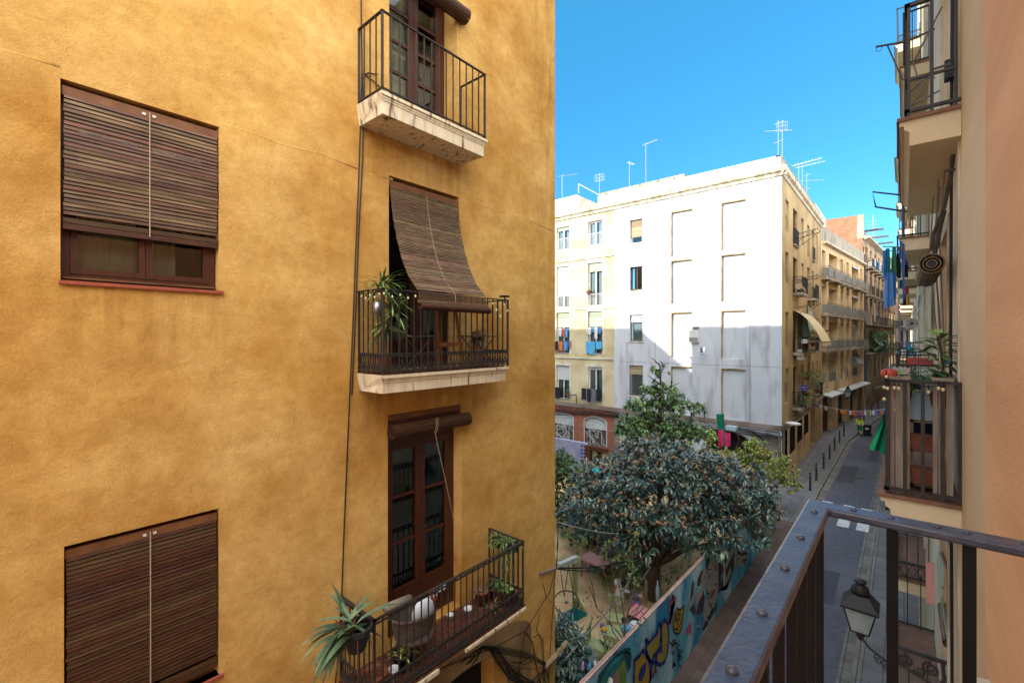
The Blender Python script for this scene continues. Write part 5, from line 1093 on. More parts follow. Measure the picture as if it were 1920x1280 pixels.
for i,(u,z,lb) in enumerate(((33.6,6.5,'upper clothes drying bracket on the white building street side'),(33.4,3.6,'lower clothes drying bracket with rolled tan blind'),(33.6,1.9,'wire clothes rack above the cream awning'),(39.2,.3,'small clothes rack half way along the white building street side'))):
    mb=MB(WS); L=1.3; 
    for du in (0,1.3): mb.tube([(u+du,0,z),(u+du,L,z+.25)],.025,4); mb.tube([(u+du,0,z-.6),(u+du,L*.9,z+.2)],.02,4)
    for k in range(4): mb.tube([(u,L*(.25+.25*k),z+.06*(k+1)),(u+1.3,L*(.25+.25*k),z+.06*(k+1))],.014,4)
    tag(mb.build('clothes_rack',M['iron']),lb,'clothes rack')
tag(MB(WS).tube([(33.2,.35,3.2),(34.6,.35,3.0)],.2,10).build('rolled_blind',M['tshut']),'tan blind rolled up over a corner window of the white building','blind')
for i,(u,z,lb) in enumerate(((36.7,.3,'green louvred shutter left of the pair above the bushy balcony'),(39.0,.9,'green louvred shutter right of the pair above the bushy balcony'))):
    tag(MB(WS).hexa([(u,.05,z-.4),(u+1,.05,z-.4),(u+1,.45,z-.4),(u,.45,z-.4)],[(u,.05,z+1.4),(u+1,.05,z+1.4),(u+1,.12,z+1.4),(u,.12,z+1.4)]).build('window_shutter',M['gshut']),lb,'shutter')
# lantern on bracket at the beige building
def lantern(label,c,s=1,armto=None,axis=(1,0)):
    t=thing('wall_lantern',label,'lantern',c); x,y,z=c
    # c = centre of the lamp's glass bottom; square tapered body
    def sq(r,h): return [(x-r*s,y-r*s,z+h*s),(x+r*s,y-r*s,z+h*s),(x+r*s,y+r*s,z+h*s),(x-r*s,y+r*s,z+h*s)]
    MB().hexa(sq(.105,.0),sq(.19,.38)).build('glass',M['lampglass'],t)
    mb=MB(); b,tp=sq(.108,0),sq(.195,.38)
    for i in range(4): mb.tube([b[i],tp[i]],.013*s,4); mb.tube([b[i],b[(i+1)%4]],.013*s,4)
    mb.hexa(sq(.235,.375),sq(.235,.4)); mb.hexa(sq(.225,.4),sq(.11,.56)); mb.build('frame',M['black'],t)
    MB().lathe((x,y,z),[(.115*s,.555*s),(.125*s,.60*s),(.11*s,.66*s),(.07*s,.70*s),(.045*s,.715*s),(.045*s,.73*s),(.085*s,.74*s),(.085*s,.755*s),(.02*s,.77*s)],18).build('chimney',M['black'],t,smooth=True)
    MB().lathe((x,y,z-.10*s),[(.02*s,-.05*s),(.05*s,0),(.07*s,.05*s),(.1*s,.1*s)],12).build('base_cup',M['iron'],t)
    if armto:
        ax_,ay_,az_=armto; mb=MB(); mb.tube([(x,y,z-.1*s),(x+(ax_-x)*.3,y+(ay_-y)*.3,z-.17*s),(ax_,ay_,z-.17*s)],.016*s,6)
        for (q,r) in ((.55,.07),(.8,.09)): 
            mb.tube([(x+(ax_-x)*q+a*(ax_-x)*1.0,y+(ay_-y)*q+a*(ay_-y),z-.17*s-r*s+b) for a,b in [((X_)/max(math.hypot(ax_-x,ay_-y),.01),Z_) for X_,Z_ in spiral(0,0,r*s,1.6,1,PI/2)]],.008*s,5)
        mb.box(ax_-.015,ax_+.01,ay_-.05,ay_+.05,z-.45*s,z-.02*s); mb.build('bracket',M['iron'],t)
    return t
p=B2.p(3.6,.95,-4.9); lantern('black street lantern on a bracket on the beige building over the pavement',(p[0],p[1],-5.4),1.3,B2.p(3.6,.0,-5.4))
# ================================================================= OUR SIDE OF THE STREET
E_='ocream'
own=thing('salmon_building','salmon rendered house wall at the right edge, the one the photo is taken from','building',(.34,1,G))
MB(OW).wall(-10,3.6,G,3.4,[]).q((-10,0,3.4),(3.6,0,3.4),(3.6,-12,3.4),(-10,-12,3.4)).q((-10,0,G),(-10,-12,G),(-10,-12,3.4),(-10,0,3.4)).build('wall',M['oorange'],own)
MB(OW).prism_u([(0.001,-1.78),(.1,-1.8),(.1,-9),(0.001,-9)],3.0,3.42).build('corner_pier',M['trimw'],own)
bal=MB(OW).box(-1.2,1.6,.001,.66,-1.72,-1.56).build('balcony',M['slabd'],own)
# railing: flat top bar with rivets
mb=MB(); zt=-.45
mb.slab([(-.205,-1.0),(-.148,-1.0),(-.148,1.452),(.338,1.452),(.338,1.512),(-.205,1.512)],zt-.022,zt)
rl=mb.build('top_rail',M['rail'],bal,bevel=.006)
mb=MB()
for y in (-.6,-.3,0,.3,.52,.66,.83,1.02,1.2,1.40): MB().ball((-.176,y,zt+.001),.0085,.0085,.005,10,6).build('rivet',M['rivet'],rl,smooth=True)
for x in (-.1,-.025,.06,.11,.2,.28): MB().ball((x,1.482,zt+.001),.008,.008,.004,10,6).build('rivet',M['rivet'],rl,smooth=True)

mb=MB(); wb_=.014
for y in [1.482-.13*k for k in range(0,20)]: mb.box(-.185,-.167,y-.007,y+.007,-1.5,zt-.018)
for x in (-.176,-.022,.114,.25): mb.box(x-.0115,x+.0115,1.476,1.488,-1.5,zt-.018)
mb.box(-.195,-.157,-1,1.5,-1.5,-1.48).box(-.195,.338,1.468,1.496,-1.5,-1.48); mb.build('bars',M['railbar'],bal)
# cream neighbour
nb_=thing('cream_neighbour_building','cream rendered house next along the right side with a stack of cluttered balconies','building',(.34,6,G))
FL=[8.0,4.9,1.79,-1.3,-4.4]
def doors(cols,w=1.1,h=2.35): return [(c,c+w,f+.02,f+h,.22) for f in FL for c in cols]
def side_house(t,y0,y1,cols,wm,top=11.6,corn=True,fm='dframe',trim='trimw',seed=0,shm=('tshut','gshut','wshut')):
    rr=random.Random(seed); HH=[h for h in doors([c+.75 for c in cols]) if h[3]<top-.3]; nd=len(HH); HH=HH+[(c+.4,c+1.9,G+.15,G+2.9,.3) for c in cols]
    MB(OW).wall(y0,y1,G,top,HH).q((y0,0,top),(y1,0,top),(y1,-11,top),(y0,-11,top)).build('wall',M[wm],t)
    if corn: MB(OW).prism_u([(0,top-.35),(.12,top-.3),(.2,top-.1),(.34,top-.05),(.34,top+.06),(0,top+.08)],y0,y1).build('cornice',M['cornice'],t)
    for i,h in enumerate(HH):
        if i<nd:
            window(t,OW,*h[:4],w=-.18,leaves=2,fm=fm,backing=False,name='door',shut=(rr.choice(shm),rr.choice((.3,.5,.8))) if rr.random()<.5 else None)
            mb=MB(OW)
            for (a,b,c,d) in ((h[0]-.12,h[0],h[2],h[3]+.12),(h[1],h[1]+.12,h[2],h[3]+.12),(h[0],h[1],h[3],h[3]+.12)): mb.box(a,b,.0,.03,c,d)
            mb.build('door_surround',M[trim],t)
        else: MB(OW).box(h[0],h[1],-.25,-.2,h[2],h[3]).build('shop_door',M['darkwood'],t)
side_house(nb_,3.6,9.6,[5.25],'ocream',seed=2,top=8.6)
MB(OW).box(5.1,5.2,.0,.012,G,11.2).build('pilaster_strip',M['trimw'],nb_)
def obal(t,y0,y1,w,f,rail=True,th=.5,style=0,m='ocream'):
    o=MB(OW).prism_u([(0.002,f),(w+.03,f),(w+.03,f-.035),(w,f-.04),(w,f-.07),(w-.02,f-.085),(w-.035,f-.1),(w-.035,f-.21),(0.002,f-.21)],y0,y1).build('balcony',M[m],t)
    MB(OW).box(y0-.02,y1+.02,.003,w+.045,f,f+.03).build('tile_edge',M['tedge'],o)
    if rail:
        railing(o,OW,[(y0+.03,0),(y0+.03,w-.02),(y1-.03,w-.02),(y1-.03,0)],f+1.0,f+.03,step=.13,r=.009,rw=.035,rh=.022,scroll=.18 if style==1 else 0)
        if style==2:
            mb=MB(OW)
            for k in range(16): 
                u=y0+.03; 
                a=k*(w-.02)/8
            for k in range(4):
                a0=(w-.02)*k/4; a1=(w-.02)*(k+1)/4
                mb.tube([(y0+.03,a0,f+.07),(y0+.03,(a0+a1)/2,f+.2),(y0+.03,a1,f+.3)],.007,4); mb.tube([(y0+.03,a1,f+.07),(y0+.03,(a0+a1)/2,f+.2),(y0+.03,a0,f+.3)],.007,4)
            n=int((y1-y0)/.14)
            for k in range(n):
                a0=y0+.05+k*.14; mb.tube([(a0,w-.02,f+.07),(a0+.07,w-.02,f+.2),(a0+.14,w-.02,f+.3)],.007,4); mb.tube([(a0+.14,w-.02,f+.07),(a0+.07,w-.02,f+.2),(a0,w-.02,f+.3)],.007,4)
            mb.build('lattice',M['iron'],o)
    return o
obal(nb_,4.98,7.9,.34,1.79,rail=False)
o=MB(OW); bar_on(o,[(5.0,0),(5.0,.32),(7.85,.32),(7.85,0)],2.73,2.76,.035); bar_on(o,[(5.0,0),(5.0,.32),(7.85,.32),(7.85,0)],1.86,1.885,.03); bar_on(o,[(5.0,.04),(5.0,.32),(7.85,.32)],2.12,2.14,.02)
for (u,w) in [(5,.31),(5,.17),(5,.03)]+[(5.0+.14*k,.32) for k in range(1,21)]: o.box(u-.012,u+.012,w-.011,w+.011,1.79,2.74)
o.build('railing',M['iron'],nb_)
obal(nb_,4.98,7.9,.34,4.9); obal(nb_,4.98,7.9,.34,8.0)
obal(nb_,4.93,7.9,.46,-1.33,rail=False)
o=MB(OW); pth=[(4.95,0),(4.95,.45),(7.85,.45),(7.85,0)]; bar_on(o,pth,-.37,-.345,.035); bar_on(o,pth,-1.27,-1.245,.035)
for (u,w) in [(4.95,.44),(4.95,.335),(4.95,.225),(4.95,.11),(4.95,.01)]+[(4.95+.13*k,.45) for k in range(1,23)]: o.box(u-.013,u+.013,w-.012,w+.012,-1.31,-.36)
o.build('railing',M['iron'],nb_)
# ornate scroll panel balcony below
o=obal(nb_,6.58,9.2,.46,-4.4,rail=False); mb=MB(OW); pth=[(6.6,.0),(6.6,.45),(9.15,.45),(9.15,0)]
bar_on(mb,pth,-3.43,-3.4,.04); bar_on(mb,pth,-4.34,-4.32,.03)
for (u,w,dx,dy) in path_pts(pth,.14): mb.tube([(u,w,-4.4),(u,w,-3.55)],.009,4)
for k in range(2):
    cx=.12+.22*k
    for tn in (0,.012): mb.tube([(6.6-tn,a,b) for a,b in spiral(cx,-3.53,.075,1.8,1 if k else -1,PI/2)],.012,5)
    mb.tube([(6.595,a,b) for a,b in spiral(cx+.09,-3.6,.05,1.5,-1,0)],.01,5)
mb.tube([(6.595,.0,-3.78),(6.595,.12,-3.68),(6.595,.3,-3.62),(6.595,.45,-3.55)],.016,5); mb.tube([(6.595,.03,-3.42),(6.595,.02,-3.6),(6.595,.08,-3.74)],.018,5)
for k in range(20):
    u=6.67+k*.12; mb.tube([(u,a-(0)+.45-.0,b) for a,b in [(0,-3.55),(0,-3.45)]],.02,4); mb.tube([(u+a,.45,b) for a,b in spiral(.07,-3.5,.055,1.6,1,0)],.008,4)
mb.build('ornate_railing',M['iron'],o)
msh=MB(OW)
for k in range(22): msh.tube([(6.615,.02+.02*k,-4.36),(6.615,.02+.02*k,-3.62)],.0025,3)
for k in range(36): msh.tube([(6.615,0,-4.35+.02*k),(6.615,.44,-4.35+.02*k)],.0025,3)
msh.build('wire_mesh',M['gframe'],o)
# second and further columns / houses
h2=thing('second_right_building','cream house with blue framed balcony, second along the right side','building',(.34,12,G)); side_house(h2,9.6,20.4,[10.9,16.3],'paley',top=11.9,seed=3)
for f in FL[:4]: obal(h2,10.9,13.3,.36 if f>0 else .46,f,style=0); obal(h2,16.3,18.7,.5,f,style=1)
obal(h2,10.9,13.3,.47,-4.4,style=2); obal(h2,16.3,18.7,.5,-4.4)
h3=thing('third_right_building','pale house further along the right side with stacked balconies','building',(.34,26,G)); side_house(h3,20.4,36,[21.8,27.2,32.4],'ocream',top=8.2,seed=4)
for f in FL[2:]+FL[1:2]:
    for c in (21.8,27.2,32.4): obal(h3,c,c+2.4,.52,f)
h4=thing('fourth_right_building','tan house at the far right end of the straight street','building',(.34,45,G)); side_house(h4,36,62,[37.5,43,48.5,54],'b2',top=8.0,seed=5)
for f in FL[2:]+FL[1:2]:
    for c in (37.5,43,48.5,54): obal(h4,c,c+2.4,.55,f)
# far right continuation that follows the bend
h5=thing('bend_right_building','grey beige house following the bend on the right','building',(.9,70,G)); F6=Fr(.34,62,2.5,36,-.997,.069)
HT=[(1.5+k*3.5,2.6+k*3.5,f,f+2.3,.2) for f in FL[1:] for k in range(9)]
MB(F6).wall(0,36,G,8.4,HT).build('wall',M['b2'],h5)
for h in HT: window(h5,F6,*h[:4],w=-.15,leaves=2,fm='dframe',backing=False)
# ---- cables and pipes on our side
tag(MB(OW).tube([(5.55,.02,3.0),(5.55,.03,0),(5.56,.02,-3),(5.55,.02,-8)],.012,5).build('wall_cable',M['cable']),'dark vertical cable down the cream neighbour wall','cable')
tag(MB(OW).box(5.5,5.6,.0,.07,2.27,2.43).build('cable_clip_box',M['black']),'small black cable box on the cream wall by the upper balcony','box')
mb=MB(OW)
for k,(du,dw) in enumerate(((0,0),(.25,.03),(.6,.01),(1.0,.04))):
    mb.tube([(5.9+du,.03+dw,2.0),(6.0+du,.08+dw,.9),(6.1+du,.04,-.2),(5.95+du,.05,-1.2)],.008,4)
mb.tube([(5.2,.1,2.75),(5.3,.28,2.4),(5.25,.22,2.1),(5.1,.3,1.95),(5.05,.12,2.0)],.007,4); mb.tube([(5.05,.3,2.05),(5.2,.15,2.25),(5.3,.05,2.3)],.012,4)
tag(mb.build('wall_cables',M['wcable']),'loose grey cables looping beside the neighbour balconies','cables')
# awning brackets: bent iron arms
mb=MB(); 
def r5(px,py,y): return rY(px,py,y)
mb.tube([r5(1787,290,5.2),r5(1783,330,5.3),r5(1770,390,5.4),r5(1750,440,5.5),r5(1746,470,5.5)],.016,6); mb.tube([r5(1775,320,5.25),r5(1790,318,5.2)],.012,5); mb.tube([r5(1770,395,5.6),r5(1762,425,5.6),r5(1756,460,5.6),r5(1748,490,5.6)],.02,6)
tag(mb.build('awning_bracket',M['iron2']),'bent iron awning arm on the cream neighbour wall','bracket')
c=rY(1747,494,5.35)
t=thing('rolled_mat_blind','thick rolled reed mat blind hung by the wall above the neighbour balcony','blind',c); FO=Fr(c[0],c[1],0,1,-1,0); roll(t,FO,0,1.35,0,c[2],.088,'slat2',name='roll',strips=22); MB(FO).tube([(.3,.092,c[2]),(.3,0,c[2]+.092),(.3,-.07,c[2]+.07)],.008,4).tube([(.9,.092,c[2]),(.9,0,c[2]+.092),(.9,-.07,c[2]+.07)],.008,4).build('tie',M['black'],t)
# white draped blind at second column
t=thing('draped_blind','white slatted blind draped out over the second balcony column','blind',OW.p(9.6,.3,1)); P=[]
for (px,py) in ((1737,520),(1733,545),(1728,570),(1720,590),(1713,600)): q=rY(px,py,9.0); P.append((.34-q[0],q[2]))
slats(t,OW,9.0,10.3,P,'wshut',h=.03); roll(t,OW,8.95,10.35,P[-1][0]+.02,P[-1][1]-.05,.085,'wshut',strips=14)
# green slatted blind below
t=thing('green_slat_blind','pale green slatted blind hanging askew below the neighbour balcony','blind',OW.p(6.5,.1,-2.5)); P=[]
for (px,py) in ((1772,1068),(1766,1110),(1770,1150),(1778,1185)): q=rY(px,py,6.2); P.append((.34-q[0],q[2]))
slats(t,OW,6.1,6.9,P,'gshut',h=.035); roll(t,OW,6.1,6.9,P[-1][0],P[-1][1]-.06,.05,'slat2',strips=12)
a=rY(1765,1035,6.1);b=rY(1790,1090,6.0); tag(MB().tube([a,rY(1778,1068,6.0),b],.014,6).build('bent_bracket',M['gframe']),'grey awning arm beside the green slatted blind','bracket')
a=rY(1744,1055,7.0); tag(MB().box(rY(1736,1,7)[0],rY(1752,1,7)[0],6.98,7.02,rY(1744,1130,7)[2],rY(1744,1055,7)[2]).build('pink_board',M['pinkt']),'pale pink board fixed beside the lower balcony','board')
# blue frame on balcony 2
t=thing('blue_drying_frame','blue post with a black folding clothes frame reaching over the street','drying frame',OW.p(11,.36,1.8)); 
MB(OW).box(10.92,10.99,.33,.375,1.7,2.95).box(10.92,10.95,.33,.36,.7,1.7).build('post',M['bluepaint'],t); P=[rY(x,y,10.95) for x,y in ((1700,367),(1636,360),(1642,388),(1700,397))]; MB().tube(P,.017,5).build('frame',M['iron'],t)

t=thing('drying_pole','grey bracket pole with a ring sticking out high over the street','pole',rY(1688,80,9)); P=rY(1642,88,9);Q=rY(1700,78,9); MB().tube([P,Q,(.34,9,Q[2]+.05)],.016,5).tube([rY(1664,86,9),rY(1692,150,9),(.34,9,rY(1692,150,9)[2]-.1)],.01,5).tube([(P[0]+.04+.035*math.cos(a),9,P[2]-.05+.035*math.sin(a)) for a in [i*PI/6 for i in range(13)]],.005,4).build('pole',M['iron2'],t)
# hanging laundry over the street
t=thing('hanging_laundry','blue, teal and green clothes on a rail reaching over the street beside the second balcony','laundry',rY(1680,470,12.5)); yq=12.0
MB().tube([rY(1655,462,yq),rY(1700,464,yq)],.012,5).tube([rY(1658,470,yq+.5),rY(1700,470,yq+.5)],.01,5).build('rail',M['gframe'],t)
def cl(m,x0,x1,y0,y1,dy=0,sd=1,tp=.25): 
    a=rY(x0,y0,yq+dy);b=rY(x1,y1,yq+dy); cloth(MB(),W0,a[0],b[0],yq+dy,a[2],b[2],fold=.03,n=9,seed=sd,taper=tp).build('garment',M[m],t,smooth=True)
cl('blue',1655,1661,470,520,0,1,0);cl('teal',1661,1668,466,520,.02,2,.6);cl('blue',1659,1674,512,575,0,3,.35);cl('blue',1664,1680,505,560,.1,4,.1);cl('dkgreen',1673,1680,464,510,0,5,.7);cl('navy',1681,1689,475,520,.1,6,.1);cl('purple',1686,1689,463,485,0,7,.1);cl('blue',1690,1699,470,498,.1,8,.1);cl('navy',1692,1702,490,520,.2,9,.2);cl('teal',1687,1694,525,540,.3,10)
t=thing('hanging_laundry','coral, yellow and black clothes hanging lower by the right wall','laundry',rY(1700,560,17)); yq=17
MB().tube([rY(1690,538,yq),(.34,yq,rY(1690,538,yq)[2])],.02,5).build('rail',M['gframe'],t); cl('rose',1695,1704,538,552,0,1,0);cl('navy',1693,1699,552,572,0,2,.1);cl('yellowc',1700,1706,555,572,0,3,0)
t=thing('hanging_laundry','white and mint clothes cluttering the far right balcony at eye level','laundry',rY(1705,650,14)); yq=14
MB().tube([rY(1690,642,yq),(.34,yq,rY(1690,642,yq)[2])],.02,5).build('rail',M['gframe'],t); cl('whitec',1694,1699,636,650,0,1,0);cl('skyc',1700,1708,640,655,0,2,.1);cl('whitec',1690,1698,655,668,0,3,0);cl('teal',1706,1714,652,668,.4,4,0);cl('whitec',1700,1712,668,684,.2,5,0)
# ---- clutter of the neighbour's wooden balcony
def plank(mb,x0,x1,y0,y1,yy,th=.02):
    a=rY(x0,y0,yy); b=rY(x1,y1,yy); j=R.uniform(-.01,.01); mb.hexa([(a[0],yy,b[2]+j),(b[0]-.004,yy,b[2]+j),(b[0]-.004,yy+th,b[2]+j),(a[0],yy+th,b[2]+j)],[(a[0],yy+j,a[2]),(b[0]-.004,yy+j,a[2]),(b[0]-.004,yy+th+j,a[2]),(a[0],yy+th+j,a[2])])
for lb,xs,yt in (('left weathered grey plank screen inside the wooden balcony railing',((1668,1678),(1679,1696),(1697,1707)),709),('right weathered plank screen beside the cream wall',((1749,1759),(1760,1773),(1774,1789)),712)):
    mb=MB()
    for (a,b) in xs: plank(mb,a,b,yt,925+(a-1668)*.09,5.0)
    mb.box(rY(xs[0][0],1,5.0)[0]-.005,rY(xs[-1][1],1,5.0)[0]+.005,6.595,5.05,-.362,-.33); tag(mb.build('plank_screen',M['greywood']),lb,'screen')
mat('gp_navy','#1c2640'); t=thing('balcony_shelf','wooden shelf unit with a white box between the plank screens','shelf',rY(1728,925,5.25)); 
a=rY(1704,1,5.3)[0]; b=rY(1752,1,5.3)[0]
MB().box(a,b,5.25,5.5,-.98,-.95).box(a,b,5.25,5.5,-.73,-.70).box(a,b,5.25,5.5,-1.28,-1.25).box(a,a+.03,5.25,5.28,-1.28,-.45).build('boards',M['greywood'],t)
tag(MB().box(a+.005,b-.005,5.22,5.45,-.70,-.47).build('white_box',M['curtain']),'pale blue box on the shelf between the plank screens','box'); t=thing('tray','white tray on top of the shelf in the wooden balcony','tray',(a,5.2,-.46)); MB().box(a,b,5.2,5.45,-.46,-.38).build('tray_body',M['enamel'],t); MB().box(a+.02,a+.1,5.195,5.2,-.44,-.40).build('print',M['black'],t)
for k,(z,lb) in enumerate(((-1.22,'lower terracotta window box behind the wooden balcony bars'),(-.94,'upper terracotta window box behind the wooden balcony bars'))):
    tag(MB().hexa([(a+.02,5.1,z),(b-.02,5.1,z),(b-.02,5.24,z),(a+.02,5.24,z)],[(a,5.08,z+.12),(b,5.08,z+.12),(b,5.26,z+.12),(a,5.26,z+.12)]).build('window_box',M['terracotta']),lb,'planter')
tag(MB().box(a,b,5.5,5.56,-.98,-.72).build('blue_crate',M['gp_navy']),'dark blue crate at the back of the shelf','crate')
# green cloth
t=MB(); k0=len(t.v); pts=[(1663,765),(1640,828),(1628,838),(1633,848),(1650,858),(1663,853)]
top=rY(1664,768,5.15); n=8; m_=8
for j in range(m_+1):
    s=j/m_
    for i in range(n+1):
        q=i/n; px=1664-(4+30*s**1.1)*(1-q); py=768+ (84*s) - 12*(1-q)*s + 3*math.sin(q*9); P=rY(px,py,5.1+.25*q+.05*math.sin(q*11+s*2)); t.v.append(P)
for j in range(m_):
    for i in range(n): a_=k0+j*(n+1)+i; t.f.append((a_,a_+1,a_+n+2,a_+n+1))
tag(t.build('green_cloth',M['green'],smooth=True),'bright green cloth blowing out from the left side of the wooden balcony','cloth')
c=rY(1667,697,5.15); tag(MB().lathe((c[0],c[1],c[2]-.06),[(.04,0),(.06,.03),(.055,.07),(.02,.09)],14).build('red_bucket',M['redp'],smooth=True),'red plastic bucket upside down on the corner of the wooden balcony rail','bucket')
for i,(px,py,yy,m,n,sp,L,lb) in enumerate(((1690,705,5.2,'leafs',46,.09,.12,'pale succulent rosette on the wooden balcony rail'),(1712,712,5.3,'leafm',120,.2,.1,'dark green plant in the middle of the wooden balcony rail'),(1762,718,5.25,'leafm',60,.12,.16,'tall glossy leaved shrub against the cream wall on the wooden balcony'),(1735,712,5.5,'leafb',120,.2,.1,'small leaved plant behind the wooden balcony rail'))):
    c=rY(px,py,yy); t=thing('balcony_plant',lb,'plant',(c[0],c[1],c[2]-.2)); MB().lathe((c[0],c[1],c[2]-.2),[(.06,0),(.08,.13),(.07,.13)],12).build('pot',M['terracotta'],t); lf=MB(); rr=random.Random(i+20)
    for k in range(n):
        a_=rr.uniform(0,6.3); hh=0 if i!=2 else rr.uniform(0,.42); r_=rr.random()*sp*(.4 if i==2 else 1); lf.leaf((c[0]+r_*math.cos(a_),c[1]+r_*math.sin(a_),c[2]-.08+hh+rr.uniform(0,.1)),(math.cos(a_),math.sin(a_),rr.uniform(0,1.2)),L,L*.3,.4)
    lf.build('leaves',M[m],t)
    if i==2: MB().tube([(c[0],c[1],c[2]-.1),(c[0]+.02,c[1],c[2]+.15),(c[0]-.01,c[1],c[2]+.4)],.008,5).build('stem',M['bark'],t)
w=MB(); BL=[]
for i,(px,py) in enumerate(((1662,706),(1658,726),(1664,728),(1677,727),(1685,728),(1658,748),(1741,735),(1768,730),(1760,728))):
    c=rY(px,py,4.9); BL.append(c); w.tube([c,(c[0],c[1],c[2]+.06)],.006,4)
t=thing('string_lights','string of cream bulbs round the wooden balcony corner','string lights',rY(1660,710,4.9)); [MB().ball(q,.012,.012,.016,8,6).build('bulb',M['bulb'],t,smooth=True) for q in BL]; w.tube([rY(1660,700,4.9),rY(1658,745,4.9)],.004,4).tube([rY(1660,712,4.9),rY(1700,716,4.9),rY(1740,725,4.9),rY(1775,722,4.9)],.004,4).build('wire',M['cable'],t)
t=thing('red_planter','red planter with leaves on the second balcony','planter',rY(1722,675,9.5)); c=rY(1722,678,9.5); MB().box(c[0]-.13,c[0]+.16,9.4,9.6,c[2]-.06,c[2]+.06).build('box',M['redp'],t)
# wall lantern of the foreground
lc=rD(1613,1180,6.3); lantern('black four sided street lantern with frosted glass hanging over the pavement below',(lc[0],lc[1],lc[2]+.0),.9,(-.10,lc[1]-.35,0))
# ================================================================= MURAL WALL
mw=thing('mural_wall','long low garden wall covered in blue mural paint and graffiti','wall',(-4.3,15,G))
y0,y1=2.0,22.9
def zt_(y): return -6.14-.018*(y-7)
MB().hexa([(-4.37,y0,G),(-4.3,y0,G),(-4.3,y1,G),(-4.37,y1,G)],[(-4.37,y0,zt_(y0)),(-4.3,y0,zt_(y0)),(-4.3,y1,zt_(y1)),(-4.37,y1,zt_(y1))]).build('wall',M['mural'],mw)
MB().hexa([(-4.375,y0,zt_(y0)),(-4.292,y0,zt_(y0)),(-4.292,y1,zt_(y1)),(-4.375,y1,zt_(y1))],[(-4.375,y0,zt_(y0)+.022),(-4.292,y0,zt_(y0)+.022),(-4.292,y1,zt_(y1)+.022),(-4.375,y1,zt_(y1)+.022)]).build('coping',M['coping'],mw)
lay=[0]
def paint(name,m,polys,par=mw,w=None,F=MW,col=None):
    lay[0]+=1; w=.002+.0022*lay[0] if w is None else w; mb=MB(F)
    for p in polys:
        q=[F.hit(x,y,w) for x,y in p]; mb.q(*[(u,w,min(z,zt_(u)-.01)) for u,z in q])
    return mb.build(name,M[m] if isinstance(m,str) else m,par)
def stroke(name,m,lines,wd=1.5,par=mw,F=MW):
    lay[0]+=1; w=.002+.0022*lay[0]; mb=MB(F)
    for L_ in lines:
        Q=[F.hit(x,y,w) for x,y in L_]
        for (a,b) in zip(Q,Q[1:]):
            l=math.hypot(b[0]-a[0],b[1]-a[1]) or 1; nx,nz=-(b[1]-a[1])/l*wd*.5,(b[0]-a[0])/l*wd*.5; ex,ez=(b[0]-a[0])/l*wd*.3,(b[1]-a[1])/l*wd*.3
            mb.q((a[0]-nx-ex,w,a[1]-nz-ez),(b[0]-nx+ex,w,b[1]-nz+ez),(b[0]+nx+ex,w,b[1]+nz+ez),(a[0]+nx-ex,w,a[1]+nz-ez))
    return mb.build(name,M[m],par)
pm=lambda n,c,c2=None:mat(n,c,c2 or c,scale=6,rough=.8,c3=None)
pm('gp_cream','#a89f93','#948a80');pm('gp_skin','#958a82','#a1968c');pm('gp_black','#2b2626','#383132');pm('gp_brown','#4b3c40','#3d3134');pm('gp_blue','#1c2f6e','#24397c');pm('gp_gold','#b08424','#8e7a2c');pm('gp_olive','#857c34','#a08430');pm('gp_pink','#c24a74');pm('gp_red','#a85a68','#7f4a5a');pm('gp_teal','#0f4a4c','#123a40');pm('gp_cyan','#2f8f92');pm('gp_white','#a9b9c0');pm('gp_green','#6f8a3c','#5f7a34');pm('gp_rose','#a07a74','#8a6660')
# dark floral shapes behind the figure, face, sleeves
paint('mural_dark','gp_brown',[[(1322,1045),(1334,1034),(1350,1030),(1356,1062),(1356,1100),(1362,1105),(1358,1030),(1378,1020),(1376,1065),(1364,1103),(1350,1108),(1340,1120),(1330,1060)],[(1322,1060),(1326,1045),(1334,1040),(1330,1058),(1326,1070)],[(1293,1130),(1296,1100),(1299,1086),(1302,1092),(1300,1110),(1296,1132)],[(1308,1085),(1314,1070),(1319,1067),(1317,1085),(1312,1098),(1307,1098)],[(1305,1150),(1312,1120),(1318,1105),(1322,1118),(1318,1145),(1312,1152)],[(1316,1180),(1324,1160),(1335,1140),(1345,1128),(1343,1140),(1330,1165),(1320,1182)],[(1293,1142),(1300,1132),(1305,1140),(1302,1155)]])
paint('mural_face','gp_skin',[[(1325,1105),(1325,1075),(1330,1052),(1336,1040),(1342,1038),(1347,1055),(1347,1100),(1345,1120),(1340,1136),(1334,1141),(1329,1132),(1327,1118)],[(1314,1085),(1318,1068),(1324,1062),(1324,1095),(1321,1106),(1316,1100)]])
paint('mural_hair','gp_black',[[(1324,1062),(1328,1045),(1336,1032),(1345,1033),(1351,1050),(1352,1075),(1348,1085),(1347,1055),(1342,1039),(1336,1041),(1329,1053),(1325,1072)]])
paint('mural_eyes','gp_red',[[(1328,1083),(1330,1075),(1332,1073),(1333,1080),(1331,1084)],[(1339,1067),(1341,1060),(1344,1058),(1344,1066),(1341,1070)],[(1331,1120),(1336,1107),(1340,1103),(1341,1108),(1337,1116),(1333,1121)]])
stroke('mural_lines','gp_black',[[(1326,1074),(1328,1067),(1333,1066)],[(1338,1058),(1341,1051),(1345,1050)],[(1326,1110),(1330,1113),(1334,1108)],[(1332,1119),(1337,1110),(1340,1106)],[(1327,1130),(1331,1134),(1335,1132)],[(1325,1105),(1328,1122),(1331,1135),(1335,1141)],[(1340,1096),(1344,1094)],[(1319,1085),(1321,1080)]],.035)
